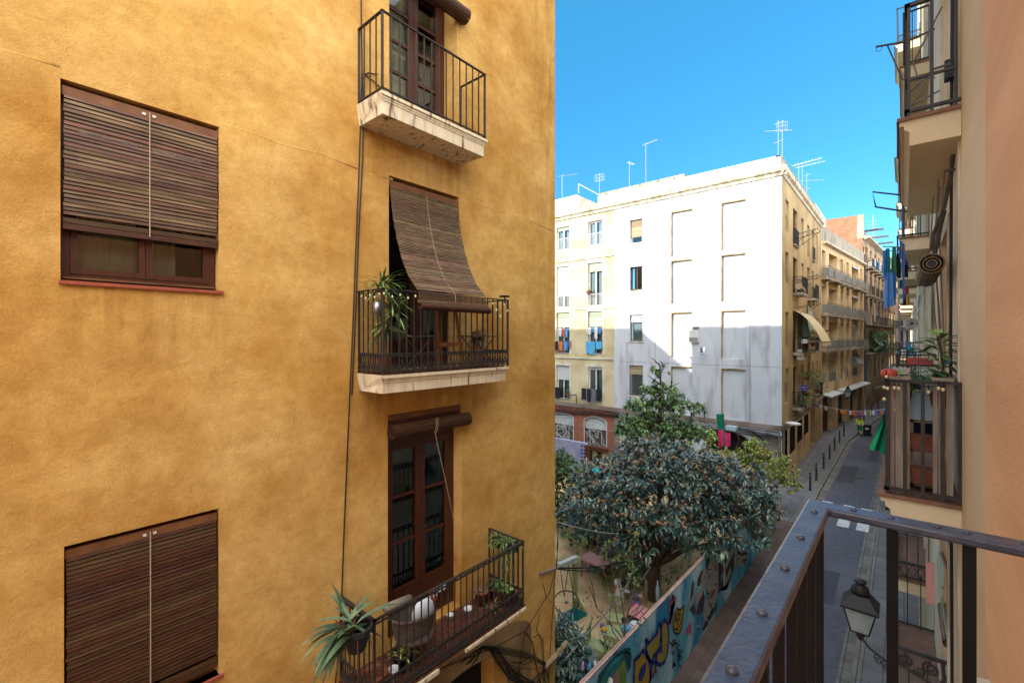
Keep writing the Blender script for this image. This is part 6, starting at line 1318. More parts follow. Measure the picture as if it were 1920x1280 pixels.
paint('mural_sleeves','gp_cream',[[(1290,1135),(1298,1118),(1305,1100),(1309,1100),(1303,1118),(1296,1138)],[(1303,1124),(1311,1108),(1317,1103),(1318,1112),(1312,1124),(1306,1134)],[(1352,1061),(1352,1052),(1362,1024),(1367,1025),(1360,1045)],[(1352,1090),(1352,1080),(1370,1028),(1378,1023),(1376,1034),(1360,1070)],[(1358,1100),(1358,1092),(1369,1063),(1372,1070),(1365,1090)],[(1319,1150),(1322,1124),(1327,1122),(1330,1140),(1324,1160),(1320,1168)]])
paint('mural_flowers','gp_cream',[[(1376,1046),(1380,1034),(1388,1028),(1390,1032),(1396,1026),(1403,1032),(1401,1050),(1396,1058),(1390,1064),(1384,1060),(1380,1058),(1377,1062)]])
rr=random.Random(4); stroke('flower_lines','gp_brown',[[(x,y),(x+rr.uniform(-4,4),y+rr.uniform(-5,5)),(x+rr.uniform(-5,5),y+rr.uniform(-5,5))] for x,y in [(rr.uniform(1379,1400),rr.uniform(1034,1056)) for _ in range(16)]],.05)
# gold rose and small tags
paint('gold_rose','gp_gold',[[(1264,1185),(1262,1172),(1265,1150),(1270,1140),(1275,1143),(1280,1138),(1284,1134),(1281,1155),(1278,1178),(1272,1188)]]); stroke('rose_lines','gp_black',[[(1264,1185),(1262,1172),(1265,1150),(1270,1140),(1275,1143),(1280,1138),(1284,1134),(1281,1155),(1278,1178),(1272,1188),(1264,1185)],[(1271,1170),(1268,1160),(1271,1148),(1275,1152),(1273,1163),(1271,1158)],[(1264,1178),(1270,1180),(1278,1165)],[(1266,1165),(1267,1150)],[(1279,1150),(1277,1168)]],.045)
paint('pink_blotch','gp_pink',[[(1285,1189),(1287,1180),(1295,1166),(1297,1172),(1296,1188),(1291,1185)]])
stroke('red_tag','gp_red',[[(1256,1130),(1262,1118),(1258,1150),(1264,1130),(1256,1165),(1262,1150)],[(1254,1168),(1260,1150),(1266,1120)],[(1256,1140),(1262,1136)]],.13)
stroke('black_tags','gp_black',[[(x,y),(x+rr.uniform(-4,5),y+rr.uniform(-7,5)),(x+rr.uniform(-2,6),y+rr.uniform(-5,6)),(x+rr.uniform(-2,6),y+rr.uniform(-6,6))] for x,y in [(rr.uniform(1258,1275),rr.uniform(1200,1250)) for _ in range(34)]],.02)
stroke('white_tags','gp_white',[[(x,y),(x+rr.uniform(-2,4),y+rr.uniform(-9,5)),(x+rr.uniform(-1,6),y+rr.uniform(-8,8)),(x+rr.uniform(0,7),y+rr.uniform(-9,6))] for x,y in [(rr.uniform(1190,1250),rr.uniform(1165,1205)) for _ in range(16)]+[(rr.uniform(1292,1330),rr.uniform(1140,1175)) for _ in range(6)]+[(rr.uniform(1215,1240),rr.uniform(1250,1280)) for _ in range(6)]],.03)
# big gold-and-blue letters
L1=[(1211,1198),(1216,1205),(1233,1185),(1237,1168),(1240,1175),(1241,1200),(1236,1215),(1226,1228),(1221,1240),(1217,1235),(1212,1220)]
L2=[(1238,1200),(1239,1175),(1246,1161),(1252,1168),(1254,1190),(1251,1225),(1246,1240),(1238,1246),(1231,1242),(1230,1232),(1238,1215)]
L3=[(1188,1290),(1190,1236),(1198,1230),(1206,1218),(1213,1230),(1217,1238),(1220,1262),(1216,1290)]
L4=[(1216,1290),(1221,1262),(1224,1240),(1230,1244),(1229,1256),(1222,1270)]
def off(p,k):
    cx=sum(a for a,b in p)/len(p); cy=sum(b for a,b in p)/len(p); return [(cx+(a-cx)*k,cy+(b-cy)*k) for a,b in p]
paint('letter_fill','gp_gold',[L3,L4]); paint('letter_fill','gp_olive',[L1,L2])
stroke('letter_outline','gp_blue',[L1+[L1[0]],L2+[L2[0]],L3,L4],.085); paint('letter_hole','gp_blue',[off([(1236,1215),(1238,1200),(1242,1205),(1242,1222),(1239,1228)],.9),[(1197,1265),(1203,1248),(1212,1240),(1210,1260),(1204,1275),(1198,1276)]])
paint('green_shape','gp_green',[[(1162,1290),(1160,1255),(1166,1240),(1171,1237),(1174,1255),(1174,1290)]]); paint('teal_hair','gp_teal',[[(1118,1290),(1122,1265),(1140,1235),(1158,1220),(1172,1214),(1182,1213),(1184,1225),(1182,1250),(1178,1262),(1176,1240),(1170,1232),(1162,1238),(1152,1252),(1140,1275),(1132,1292)]])
stroke('teal_strands','gp_cyan',[[(1124+4*k,1288-1.5*k),(1138+3.6*k,1255-2.6*k),(1154+3*k,1233-1.8*k),(1170+1.6*k,1222-.4*k),(1180+.3*k,1226)] for k in range(7)],.022)
paint('rose_shape','gp_rose',[[(1146,1292),(1152,1262),(1160,1250),(1161,1292)]])
# end panel with painted peppers
paint('end_panel','gp_cream',[[(1403,985),(1403,925),(1449,905),(1451,990),(1440,1000)]]) if False else None
q0=(18.6,22.85); lay[0]+=1; w=.05
MB(MW).box(q0[0]+1.2,q0[1],.004,w,G+.3,-6.55).build('end_panel',M['gp_cream'],mw)
mb=MB(MW)
for k in range(5): u=20.3+k*.55; mb.prism([(u,-7.7),(u+.12,-7.5),(u+.14,-6.9),(u+.02,-6.8),(u-.06,-7.2)],w,w+.01)
mb.build('painted_peppers',M['gp_red'],mw)
# ================================================================= GARDEN
# back walls
t=thing('painted_garden_wall','violet and blue painted wall at the back of the garden','wall',(-14,23.8,G))
za=rY(1070,826,23.9)[2]
mat('lavender_paint','#8288b0','#6b7fa8',scale=1.5,c3='#9d9aa8',s3=2.5)
xa=rY(1100,830,23.9)[0]
MB().box(-26,xa,23.9,24.1,G,za).build('wall',M['lavender_paint'],t)
mb=MB()
for k in range(9): mb.box(xa-.42,xa-.3,23.89,23.9,za-.25-k*.22,za-.15-k*.22).box(xa-.22,xa-.1,23.89,23.9,za-.25-k*.22,za-.15-k*.22)
mb.build('painted_blocks',M['gp_blue'],t)
text3('letter','BURDA',.55,'gp_black',t,Fr(0,23.9,1,0,0,-1),rY(1055,864,23.9)[0],.003,rY(1055,864,23.9)[2],th=.004)
t=thing('framed_mural','brown framed painted board with a dark helmeted figure','mural',(xa+2,23.8,G))
x0=xa+.05; x1=rY(1175,850,23.8)[0]; zf=za-.05
MB().box(x0,x0+.38,23.6,24.1,G,zf).box(x0+.38,x1,23.65,24.1,zf-.25,zf).build('frame',M['wood'],t)
mat('mural_board_paint','#b9b9a6','#a4a592',scale=2)
MB().box(x0+.38,x1,23.85,24.05,G,zf-.25).build('board',M['mural_board_paint'],t)
fx=rY(1124,850,23.85)[0]; zc=rY(1124,850,23.85)[2]
mb=MB(Fr(fx,23.85,1,0,0,-1)); c=[(.22*math.cos(a),zc+.12+.22*math.sin(a)) for a in [i*PI/7 for i in range(14)]]
for poly in (c,[(-.32,zc-.75),(-.35,zc-.25),(-.15,zc-.1),(.2,zc-.1),(.4,zc-.3),(.3,zc-.8)],[(-.28,zc-.75),(.02,zc-.78),(0,zc-1.7),(-.2,zc-1.7)],[(.05,zc-.78),(.3,zc-.78),(.3,zc-1.75),(.1,zc-1.75)],[(-.35,zc-.3),(-.5,zc-.6),(-.4,zc-.7),(-.25,zc-.5)],[(.4,zc-.3),(.55,zc-.6),(.4,zc-.75),(.3,zc-.5)]): mb.prism(poly,.0,.012)
mb.build('painted_figure',M['gp_black'],t)
tag(MB().hexa([(x0+.4,22.9,-7.75),(x1-.6,22.9,-7.75),(x1-.6,23.6,-7.6),(x0+.4,23.6,-7.6)],[(x0+.4,22.9,-7.7),(x1-.6,22.9,-7.7),(x1-.6,23.6,-7.55),(x0+.4,23.6,-7.55)]).build('green_roof_sheet',M['teal']),'sea green sheet roof below the framed mural','roof')
# ---- trees
def tree(name,label,base,limbs,lobes,leafm,nros,per,L,W,seed,trunkm='bark',extra=None,droop=.5,up=.15,cat='tree',group=None,shell=.5,trunk_r=.16,fold=.12,flat=1):
    rr=random.Random(seed); t=thing(name,label,cat,base,group); tr=MB()
    for l in limbs: tr.tube([p[:3] for p in l],[p[3] for p in l],7)
    lf=MB(); fl=MB(); wts=[l[3]*l[4]*l[5] for l in lobes]; tot=sum(wts)
    for (cx,cy,cz,rx,ry,rz),wt in zip(lobes,wts):
        n=int(nros*wt/tot)
        for k in range(n):
            while True:
                a=Vector((rr.gauss(0,1),rr.gauss(0,1),rr.gauss(0,1)))
                if a.length>.01: break
            a.normalize()
            if a.z<-.35 and rr.random()<.5: a.z=-a.z*.5
            s=shell+(1.03-shell)*rr.random()**.5; s+=rr.uniform(-.04,.08)
            p=Vector((cx+rx*a.x*s,cy+ry*a.y*s,cz+rz*a.z*s)); out=Vector((a.x,a.y,a.z*.7+up)).normalized()
            tr.tube([tuple(p-out*L*1.6+Vector((0,0,-.03))),tuple(p)],[.012,.006],3,cap=False)
            for j in range(per):
                u=Vector((rr.gauss(0,1),rr.gauss(0,1),rr.gauss(0,1))).normalized(); d=(out*.75+u*.85).normalized()
                lf.leaf(tuple(p-out*rr.uniform(0,.5)*L*.5),tuple(d),L*rr.uniform(.65,1.2),W*rr.uniform(.8,1.2),droop*rr.uniform(.3,1.3),n=3,fold=fold)
            if extra and rr.random()<extra and a.z>-.1:
                for j in range(12):
                    q=p+out*rr.uniform(.02,.14)+Vector((rr.uniform(-.06,.06),rr.uniform(-.06,.06),rr.uniform(0,.08))); fl.leaf(tuple(q),(rr.uniform(-1,1),rr.uniform(-1,1),rr.uniform(-.2,1)),.09,.05,.2,n=2)
    tr.build('trunk',M[trunkm],t); o=lf.build('crown',M[leafm],t)
    if fl.v: fl.build('flower_clusters',M['flower'],t)
    return t
B=(-6.15,14.1,G)
def seg(a,b,r0,r1,n=4,w=.12,sd=0):
    rr=random.Random(sd); out=[]
    for i in range(n+1):
        s=i/n; k=w*math.sin(PI*s); out.append((a[0]+(b[0]-a[0])*s+rr.uniform(-k,k),a[1]+(b[1]-a[1])*s+rr.uniform(-k,k),a[2]+(b[2]-a[2])*s,r0+(r1-r0)*s))
    return out
fk=(-6.1,14.15,-7.35)
LB=[(-5.9,14.9,-5.25,2.3,2.2,1.15),(-7.7,13.9,-5.9,1.7,1.5,.85),(-8.3,15.6,-5.5,1.6,1.5,.8),(-4.5,15.0,-5.85,1.5,1.6,.75),(-4.2,16.5,-5.8,1.2,1.4,.75),(-5.2,17.2,-5.3,2.0,1.8,1.1),(-7.2,17.0,-4.9,1.8,1.7,.95),(-6.2,13.2,-5.95,1.5,1.2,.7),(-5.9,15.7,-4.5,1.5,1.4,.7),(-8.9,14.6,-5.2,.7,.7,.5),(-6.9,15.0,-3.95,.8,.8,.5),(-4.6,16.3,-4.6,.8,.8,.6),(-7.4,12.7,-5.5,.8,.6,.5),(-5.0,13.3,-5.4,.8,.7,.5)]
limbs=[seg(B,fk,.19,.15,3,.04,1)]
for i,l in enumerate(LB): limbs.append(seg(fk,(l[0],l[1],l[2]-.2),.10,.03,5,.25,i+3))
tree('loquat_tree','broad dark loquat tree spreading its crown over the mural wall',B,limbs,LB,'leafd',1450,13,.27,.076,5,extra=.4,droop=.45)
# taller slender tree behind
B2_=(-8.3,19.8,G); tx=B2_[0]; ty=B2_[1]; rr=random.Random(6)
tree('young_tree','taller slender glossy green tree rising behind the loquat crown',B2_,[seg(B2_,(tx,ty,-1.2),.12,.03,8,.12,2)]+[seg((tx,ty,z),(tx+math.cos(a)*r,ty+math.sin(a)*r,z+.35),.035,.012,3,.06,int(z*10)+50) for z,a,r in [(-4.6+.28*k,2.4*k,1.7-.11*k) for k in range(13)]],
  [(tx,ty,-1.5,.45,.45,.5),(tx+.1,ty,-2.4,.95,.9,.5),(tx-.4,ty,-3.1,1.2,1.0,.45),(tx+.7,ty+.2,-3.0,1.1,1.0,.45),(tx,ty,-3.9,1.9,1.6,.45),(tx-.9,ty-.2,-4.3,1.3,1.2,.4),(tx+1.2,ty+.1,-4.2,1.2,1.1,.4),(tx,ty,-5.1,1.5,1.5,.6)],'leafm',560,11,.27,.09,7,shell=.25,droop=.6,up=.05)
# yellow-green shrub at wall end
B3_=(-6.2,24.9,G); tree('privet_shrub','yellow green small leaved shrub at the far end of the mural wall',B3_,[seg(B3_,(-6.2,24.9,-6.6),.08,.05,3,.1,3)]+[seg((-6.2,24.9,-6.8),q,.04,.012,4,.15,8) for q in ((-7.6,24.2,-4.4),(-6.5,25,-4.6),(-5.2,25.2,-5.3),(-4.7,25.4,-6.2),(-5.8,24.2,-5.2))],
  [(-7.6,24.3,-5.3,.45,.5,.8),(-8.0,24.1,-6.3,.9,.8,.6),(-6.6,24.9,-6.2,.7,.8,.6),(-5.5,25.0,-5.5,.7,.7,.5),(-4.9,25.3,-6.0,.85,.7,.45),(-5.5,24.6,-6.5,1.0,.9,.6),(-6.9,24.1,-6.4,1.2,.9,.8),(-4.3,25.3,-6.5,.6,.6,.4),(-4.1,25.0,-7.0,.6,.6,.4),(-5.6,24.9,-5.6,.6,.6,.5)],'leafy',800,13,.15,.07,9,shell=.3,droop=.4)
bc=rD(1066,915,20.5); B4_=(bc[0],bc[1],G); tree('dense_bush','dense green bush beside the ochre corner at the back of the garden',B4_,[seg(B4_,(bc[0],bc[1],-6.5),.1,.04)],[(bc[0],bc[1],-6.9,1.3,1.3,1.3),(bc[0]+.9,bc[1]-.6,-7.5,1.0,1.0,.9),(bc[0]-1.2,bc[1]+.4,-6.4,1.3,1.3,1.2)],'leafb',1000,12,.13,.06,11,shell=.6,droop=.4,cat='bush')
# foliage beside the ochre corner, lower left of garden
for i,(c,s,lb) in enumerate(((rD(1064,1235,9.3),.5,'feathery grey green shrub close to the ochre building corner'),(rD(1085,1268,9.6),.45,'lower grey green shrub beside the white picket fence'),(rD(1052,1200,9.5),.42,'dense strappy grey green shrub beside the swing frame'),((-10.2,13.6,-8.0),.4,'small clump of leaves near the swing frame'))):
    b=(c[0],c[1],G); tree('garden_shrub',lb,b,[seg(b,c,.05,.02,3,.05,i)],[(c[0],c[1],c[2],s,s,s*.9),(c[0]+.2,c[1]-.3,c[2]-.5,s*.8,s*.7,s*.5)],'leafd' if i<3 else 'leafb',120,12,.22,.035,20+i,shell=.3,droop=.6,cat='shrub')
tree('garden_shrub','low bright shrub behind the stake fence under the loquat',(-9.5,16.2,G),[seg((-9.5,16.2,G),(-9.5,16.2,-7.9),.05,.02,3,.05,i)],[(-9.5,16.2,-7.9,.8,.8,.5),(-8.5,16.6,-8,.7,.6,.4),(-10,15.5,-8,.6,.5,.4)],'leafm',170,11,.16,.05,31,shell=.3,cat='shrub')
tree('garden_shrub','pale strappy plants around the loquat trunk',(-7.6,14.4,G),[seg((-7.6,14.4,G),(-7.6,14.4,-8.2),.04,.02,2,.02,i)],[(-7.6,14.2,-8.1,.7,.6,.3),(-7.0,14.9,-8.1,.6,.6,.3),(-8.3,15,-8.1,.6,.5,.35)],'leafs',90,10,.3,.03,33,shell=.2,cat='shrub')
# ivy-like ground plants under the loquat
struct_g=MB(); rr=random.Random(12)
for k in range(1500):
    x=rr.uniform(-9.6,-4.8); y=rr.uniform(14.2,22.5)
    struct_g.leaf((x,y,G+.08),(rr.uniform(-1,1),rr.uniform(-1,1),rr.uniform(.2,1.2)),rr.uniform(.12,.26),.05,.5)
o=struct_g.build('ground_cover',M['leafb']); tag(o,'low leafy ground cover under the loquat tree','ground cover',kind='stuff')
lt_=MB()
for k in range(1600):
    x=rr.uniform(-14,-4.7); y=rr.uniform(8,19); lt_.leaf((x,y,G+.07),(rr.uniform(-1,1),rr.uniform(-1,1),.1),rr.uniform(.04,.1),.04,.1,n=2)
tag(lt_.build('fallen_leaves',M['flower']),'dry leaves scattered over the sandy garden ground','leaves',kind='stuff')
# bare sapling in the foreground of the garden
b=rZ(1172,1262,-7.4); b=(-5.35,7.9,G)
c0=rD(1168,1262,9.4); base=(c0[0],c0[1],G)
def tp(px,py,d=9.4): return rD(px,py,d)
mb=MB(); mb.tube([base,c0,tp(1169,1205),tp(1172,1170)],[.035,.03,.026,.02],6)
for br in ([(1172,1195),(1158,1165),(1150,1120),(1135,1080),(1125,1045)],[(1170,1200),(1155,1180),(1120,1140),(1105,1100)],[(1172,1170),(1180,1140),(1190,1110),(1196,1080),(1192,1060)],[(1172,1170),(1165,1120),(1158,1080),(1150,1050)],[(1174,1165),(1192,1150),(1204,1120),(1208,1100)],[(1168,1210),(1150,1185),(1142,1160),(1150,1110),(1152,1070)],[(1118,1138),(1110,1095),(1098,1065),(1090,1045)],[(1190,1110),(1205,1085),(1220,1062)]):
    mb.tube([tp(x,y,9.4+.3*math.sin(x)) for x,y in br],[.013,.011,.009,.007,.005][:len(br)],5)
t=thing('bare_sapling','thin bare sapling with dangling pods in front of the garden tables','tree',base); mb.build('trunk',M['twig'],t); lf=MB(); rr=random.Random(3)
for k in range(110): lf.leaf(tp(rr.uniform(1088,1215),rr.uniform(1045,1170),9.4+rr.uniform(-.3,.3)),(rr.uniform(-.3,.3),rr.uniform(-.3,.3),-1),.07,.03,.2,n=2)
for k in range(60): x=rr.uniform(1178,1200); lf.leaf(tp(x,1060+ (x-1178)*.3+rr.uniform(-20,30),9.3),(rr.uniform(-1,1),rr.uniform(-1,1),rr.uniform(-1,.4)),.1,.035,.4,n=2)
lf.build('crown',M['leafb'],t)
# hanging vine from the loquat
lf=MB(); 
for (x0,y0,x1,y1) in ((1095,1000,1096,1030),(1140,1010,1130,1040),(1180,1030,1200,985),(1175,1035,1150,1050)):
    for k in range(26): s=rr.random(); lf.leaf(tp(x0+(x1-x0)*s+rr.uniform(-5,5),y0+(y1-y0)*s+rr.uniform(-3,3),11.5),(rr.uniform(-1,1),rr.uniform(-1,1),rr.uniform(-1,.5)),.11,.03,.5)
tag(lf.build('hanging_vine',M['leafs']),'pale green trailing vine hanging under the loquat crown','vine')
# ---- garden furniture
def gz(px,py,z=G+.06): return rZ(px,py,z)
c=gz(1118,1082); t=thing('garden_table','square pale pink table with red legs on the sand','table',(c[0],c[1],G+.06)); x,y=c[0],c[1]
MB().box(x-.5,x+.5,y-.35,y+.35,G+.66,G+.7).build('table_top',M['pinkt'],t)
for sx in (-1,1):
    for sy in (-1,1): MB().tube([(x+.42*sx,y+.28*sy,G+.06),(x+.42*sx,y+.28*sy,G+.66)],.025,5).build('leg',M['redp'],t)
x,y=x-.1,y+.75; t=thing('plastic_chair','lilac plastic armchair behind the pink table','chair',(x,y,G+.06)); mb=MB(); k0=0; n=12
for j,(r_,h) in enumerate(((.24,.45),(.27,.62),(.28,.85))):
    for i in range(n+1): a=-.2+(PI+.4)*i/n; mb.v.append((x+r_*math.cos(a),y+r_*math.sin(a)*.8,G+.06+h-(.2*abs(math.cos(a)) if j==2 else 0)))
for j in range(2):
    for i in range(n): a=j*(n+1)+i; mb.f.append((a,a+1,a+n+2,a+n+1))
mb.build('backrest',M['lilac'],t,smooth=True); MB().lathe((x,y,G+.48),[(.22,0),(.24,.03)],14).build('seat',M['lilac'],t)
for sx in (-1,1):
    for sy in (-1,1): MB().tube([(x+.16*sx,y+.14*sy,G+.48),(x+.22*sx,y+.2*sy,G+.06)],.02,5).build('leg',M['lilac'],t)
# swing frame
t=thing('swing_frame','pale wooden swing frame with a white beam by the ochre corner','swing',gz(1085,1160)); d=11.2
MB().tube([rD(1046,1062,d-.4),rD(1081,1046,d+.8)],.09,4).build('beam',M['wwood'],t); mb=MB().tube([rD(1078,1052,d+.6),rD(1078,1142,d+.9)],.07,4).tube([rD(1078,1118,d+.6),rD(1098,1152,d+.9)],.06,4); mb.build('post',M['gwood'],t)
mb=MB().tube([rD(1050,1062,d),rD(1058,1118,d)],.008,4).tube([rD(1066,1060,d),rD(1076,1120,d)],.008,4).tube([rD(1066,1060,d),rD(1058,1118,d)],.008,4); mb.build('rope',M['cable'],t)
MB().hexa([rD(1045,1158,d),rD(1078,1140,d),rD(1100,1152,d+.4),rD(1072,1172,d)],[(p[0],p[1],p[2]+.04) for p in (rD(1045,1158,d),rD(1078,1140,d),rD(1100,1152,d+.4),rD(1072,1172,d))]).build('green_seat_board',M['teal'],t)
c=rD(1062,1128,10.9); mb=MB(); rr_=.30
e1=Vector((.75,.65,0)); e2=Vector((-.25,.3,.85)).normalized()
ring=[tuple(Vector(c)+e1*rr_*math.cos(a)+e2*rr_*.8*math.sin(a)) for a in [i*PI/14 for i in range(29)]]; mb.tube(ring,.016,5)
for i in range(0,28,2): mb.tube([c,ring[i]],.003,3)
t=thing('bicycle_wheel','old bicycle wheel hanging on the swing frame','wheel',c); mb.build('wheel',M['iron'],t); MB().lathe(c,[(.03,-.03),(.03,.03)],8).build('hub',M['steel'],t)
# green kids table, chairs
Z1=G+.06
zz=Z1+.62; c=rZ(1158,1192,zz); x,y=c[0],c[1]
t=thing('round_green_table','round pale green garden table crowded with toys','table',(x,y,Z1)); MB().lathe((x,y,zz-.05),[(.46,0),(.48,.03),(.48,.05),(.02,.052)],24).build('table_top',M['gwood'],t); MB().lathe((x,y,Z1),[(.3,0),(.1,.08),(.07,.5)],10).build('pedestal',M['gwood'],t)
TZ=zz
def gchair(label,x,y,rz,s=1):
    t=thing('green_chair',label,'chair',(x,y,Z1),'pale green wooden chairs round the toy table',rz)
    MB().box(-.2*s,.2*s,-.2*s,.2*s,.40*s,.44*s).build('seat',M['gwood'],t,local=True); mb=MB().box(-.2*s,.2*s,.17*s,.21*s,.75*s,.88*s)
    for k in range(4): mb.box((-.17+.1*k)*s,(-.12+.1*k)*s,.18*s,.2*s,.44*s,.76*s)
    mb.build('backrest',M['gwood'],t,local=True)
    for sx in (-1,1):
        for sy in (-1,1): MB().box(.17*sx*s-.02,.17*sx*s+.02,.17*sy*s-.02,.17*sy*s+.02,0,.4*s).build('leg',M['gwood'],t,local=True)
a=rZ(1154,1160,Z1+.44); gchair('pale green chair behind the toy table',a[0],a[1],.4,1.15); a=rZ(1120,1212,Z1+.44); gchair('pale green slatted chair left of the toy table',a[0],a[1],1.9,1.15); a=rZ(1152,1222,Z1+.44); gchair('pale green chair with its back to the camera in front of the toy table',a[0],a[1],3.3,1.1)
def blob(name,label,cat,parts,c):
    t=thing(name,label,cat,c)
    for (pn,m,dx,dy,dz,rx,ry,rz_) in parts: MB().ball((c[0]+dx,c[1]+dy,c[2]+dz),rx,ry,rz_,12,8).build(pn,M[m],t,smooth=True)
    return t
blob('toy_doll','black haired toy doll in a bright blue top on the round green table','toy',[('body','skyc',0,0,.14,.1,.08,.13),('head','hair',-.06,.03,.34,.07,.07,.08),('legs','rose',.03,0,.02,.08,.06,.05),('arm','skyc',.1,0,.2,.04,.1,.04)],(x+.12,y+.2,TZ))
blob('toy_flowers','purple and yellow toy flower bunch on the round green table','toy',[('flower','purple',-.08,.05,.14,.07,.07,.07),('flower','yellowc',0,0,.1,.08,.08,.07),('vase','purple',.02,-.03,.02,.06,.06,.08)],(x-.33,y-.12,TZ))
blob('striped_hat','navy and white striped bag at the right of the toy table','bag',[('body','whitec',0,0,.12,.2,.16,.16),('stripe','gp_blue',0,0,.14,.206,.166,.03),('stripe','gp_blue',0,0,.06,.20,.16,.025),('stripe','gp_blue',0,0,.22,.165,.13,.02)],(x+.2,y+.62,TZ-.1))
mb=MB(); 
for k in range(9): mb.ball((x-.05+R.uniform(-.2,.25),y-.25+R.uniform(-.12,.12),TZ+.02),.05,.03,.03,6,4)
tag(mb.build('small_toys',M['iron2'],smooth=True),'heap of small dark toys at the front of the toy table','toys')
c=rZ(1162,1108,G+.5); blob('stuffed_toy','white and black stuffed toys heaped on the sand','toy',[('body','whitec',0,0,-.1,.15,.12,.22),('head','whitec',-.05,0,.2,.14,.12,.12),('ear','navy',.12,0,.25,.1,.08,.05),('arm','whitec',.2,0,.05,.16,.07,.06),('scarf','rose',-.15,0,0,.07,.07,.1),('leg','whitec',.05,-.1,-.35,.1,.09,.12)],(c[0],c[1],G+.55))
c=rZ(1192,1132,G+.4); blob('stuffed_toy','grey and magenta stuffed toy sitting by the mural wall','toy',[('body','purple',0,0,0,.16,.13,.2),('dress','pink',.02,-.05,-.05,.12,.12,.18),('head','greyc',0,0,.25,.13,.12,.12),('ear','greyc',-.14,0,.33,.07,.05,.06),('ear','pinkt',.16,0,.3,.08,.06,.07),('leg','navy',-.1,-.1,-.2,.09,.12,.08)],(c[0],c[1],G+.4))
c=rZ(1202,1148,G+.76); t=thing('pallet_table','slatted pink pallet on a dark crate against the mural wall','pallet',(c[0],c[1],Z1)); mb=MB()
for k in range(5): mb.box(c[0]-.3+.14*k,c[0]-.19+.14*k,c[1]-.3,c[1]+.3,G+.74,G+.78)
mb.build('slats',M['pinkt'],t); MB().box(c[0]-.28,c[0]+.36,c[1]-.26,c[1]+.26,Z1,G+.74).build('crate',M['blackp'],t)
# stakes round the bed
st=[(1118,1030,1070,16),(1132,1045,1085,15.5),(1148,1058,1098,15),(1164,1082,1110,14),(1178,1088,1122,13.6),(1195,1090,1120,13.5),(1212,1076,1130,13.4),(1236,1078,1110,13.8),(1175,1055,1090,15),(1208,1040,1075,15.5)]
for i,(px,p0,p1,dd) in enumerate(st):
    b=gz(px,p1); hh=.75+.1*math.sin(i*2); o=MB().box(b[0]-.035,b[0]+.035,b[1]-.02,b[1]+.02,Z1,Z1+hh).build('garden_stake',M['fence']); tag(o,'pale wooden stake edging the planted bed, one of an irregular row','stake','wooden stakes edging the planted bed')
# white fence low left + hanging trinkets
t=thing('picket_fence','white and grey wooden fence at the near edge of the garden','fence',(-6.5,8,G)); A0=rD(1082,1212,9.6); A1=rD(1135,1242,8.9); mb=MB(); 
for zo in (0,-.55): mb.tube([(A0[0]-.3,A0[1]+.3,A0[2]+zo),(A1[0]+.5,A1[1]-.35,A0[2]+zo-.02)],.045,4)
mb.build('rail',M['wwood'],t); mb=MB()
for k in range(13):
    s=k/12; x_=A0[0]-.3+(A1[0]+.8-A0[0])*s; y_=A0[1]+.3+(A1[1]-.65-A0[1])*s; mb.box(x_-.04,x_+.04,y_-.01,y_+.01,G,A0[2]+.04+.06*math.sin(k*2.1))
mb.build('pickets',M['wwood'],t)
for k,(px,m,lb) in enumerate(((1093,'lilac','lilac trinket hanging on the picket fence'),(1106,'skyc','pale blue trinket hanging on the picket fence'),(1116,'enamel','white trinket hanging on the picket fence'))):
    c=rD(px,1246,8.9); tag(MB().lathe(c,[(.015,-.12),(.035,-.06),(.03,.02),(.008,.08)],10).build('trinket',M[m],smooth=True),lb,'ornament')
# poles in the garden
c=gz(1290,1062,G); tag(MB().tube([(-5.0,16.1,G),(-5.0,16.1,-5.2)],.06,8).build('garden_post',M['bark']),'grey wooden post standing through the loquat crown near the wall','post')
tag(MB().box(-5.35,-5.1,15.1,15.14,-6.5,-6.1).build('paper_sign',M['enamel']),'white sheet pinned beside the garden post','sign')
c=rD(1233,1085,13.6); tag(MB().lathe((c[0],c[1],G+.5),[(.05,0),(.06,.5),(.02,.65),(.02,.75)],10).build('bottle_ornament',M['curtain'],smooth=True),'tall pale bottle ornament in the bed beside the mural wall','bottle')
# pink cloths on the parasol pole, green folded parasol
cpx=rY(1352,790,27); t=thing('folded_parasol','dark green folded parasol rising above the garden in front of the arch','parasol',(cpx[0],27,G)); MB().tube([rY(1364,850,27),rY(1352,802,27),rY(1350,776,27)],[.05,.18,.22],8).build('canopy',M['hitrous'],t); MB().tube([(rY(1362,850,27)[0],27,G+.1),rY(1360,830,27),rY(1350,776,27)],.035,6).build('pole',M['wwood'],t)
t=thing('pink_banner','two hot pink cloths hanging in front of the dark arch','cloth',rY(1358,815,26.5)); 
for k,(x0,x1,y0,y1) in enumerate(((1347,1356,805,838),(1359,1370,810,838))): a=rY(x0,y0,26.5);b=rY(x1,y1,26.5); cloth(MB(),W0,a[0],b[0],26.5,a[2],b[2],fold=.06,n=8,seed=k).build('cloth',M['pink'],t,smooth=True)
c=rY(1372,802,29.5); tag(MB().box(c[0]-.3,c[0]+.3,29.3,29.7,c[2]-.12,c[2]+.12).build('floodlight',M['curtain']),'pale floodlight box above the dark arch','light')
# cables across the garden
tag(MB().tube(sag(rX(1046,1064,-5.0),rD(1240,1020,17),.25,14),.018,4).tube(sag(rX(1046,1066,-5.0),rD(1228,1030,17),.3,14),.014,4).build('overhead_cable',M['cable']),'black overhead cables sagging from the ochre corner across the garden','cable')
tag(MB().tube([rX(1062,1233,-4.9),rD(1165,1115,12),rD(1200,1050,15)],.02,5).build('guy_wire',M['wcable']),'taut grey guy wire running up from the ochre corner','cable')
tag(MB().tube(sag(rX(1046,978,-5),rD(1160,1000,13),.05,8),.01,4).build('clothes_line',M['whitec']),'thin white line from the ochre corner to the loquat','line')
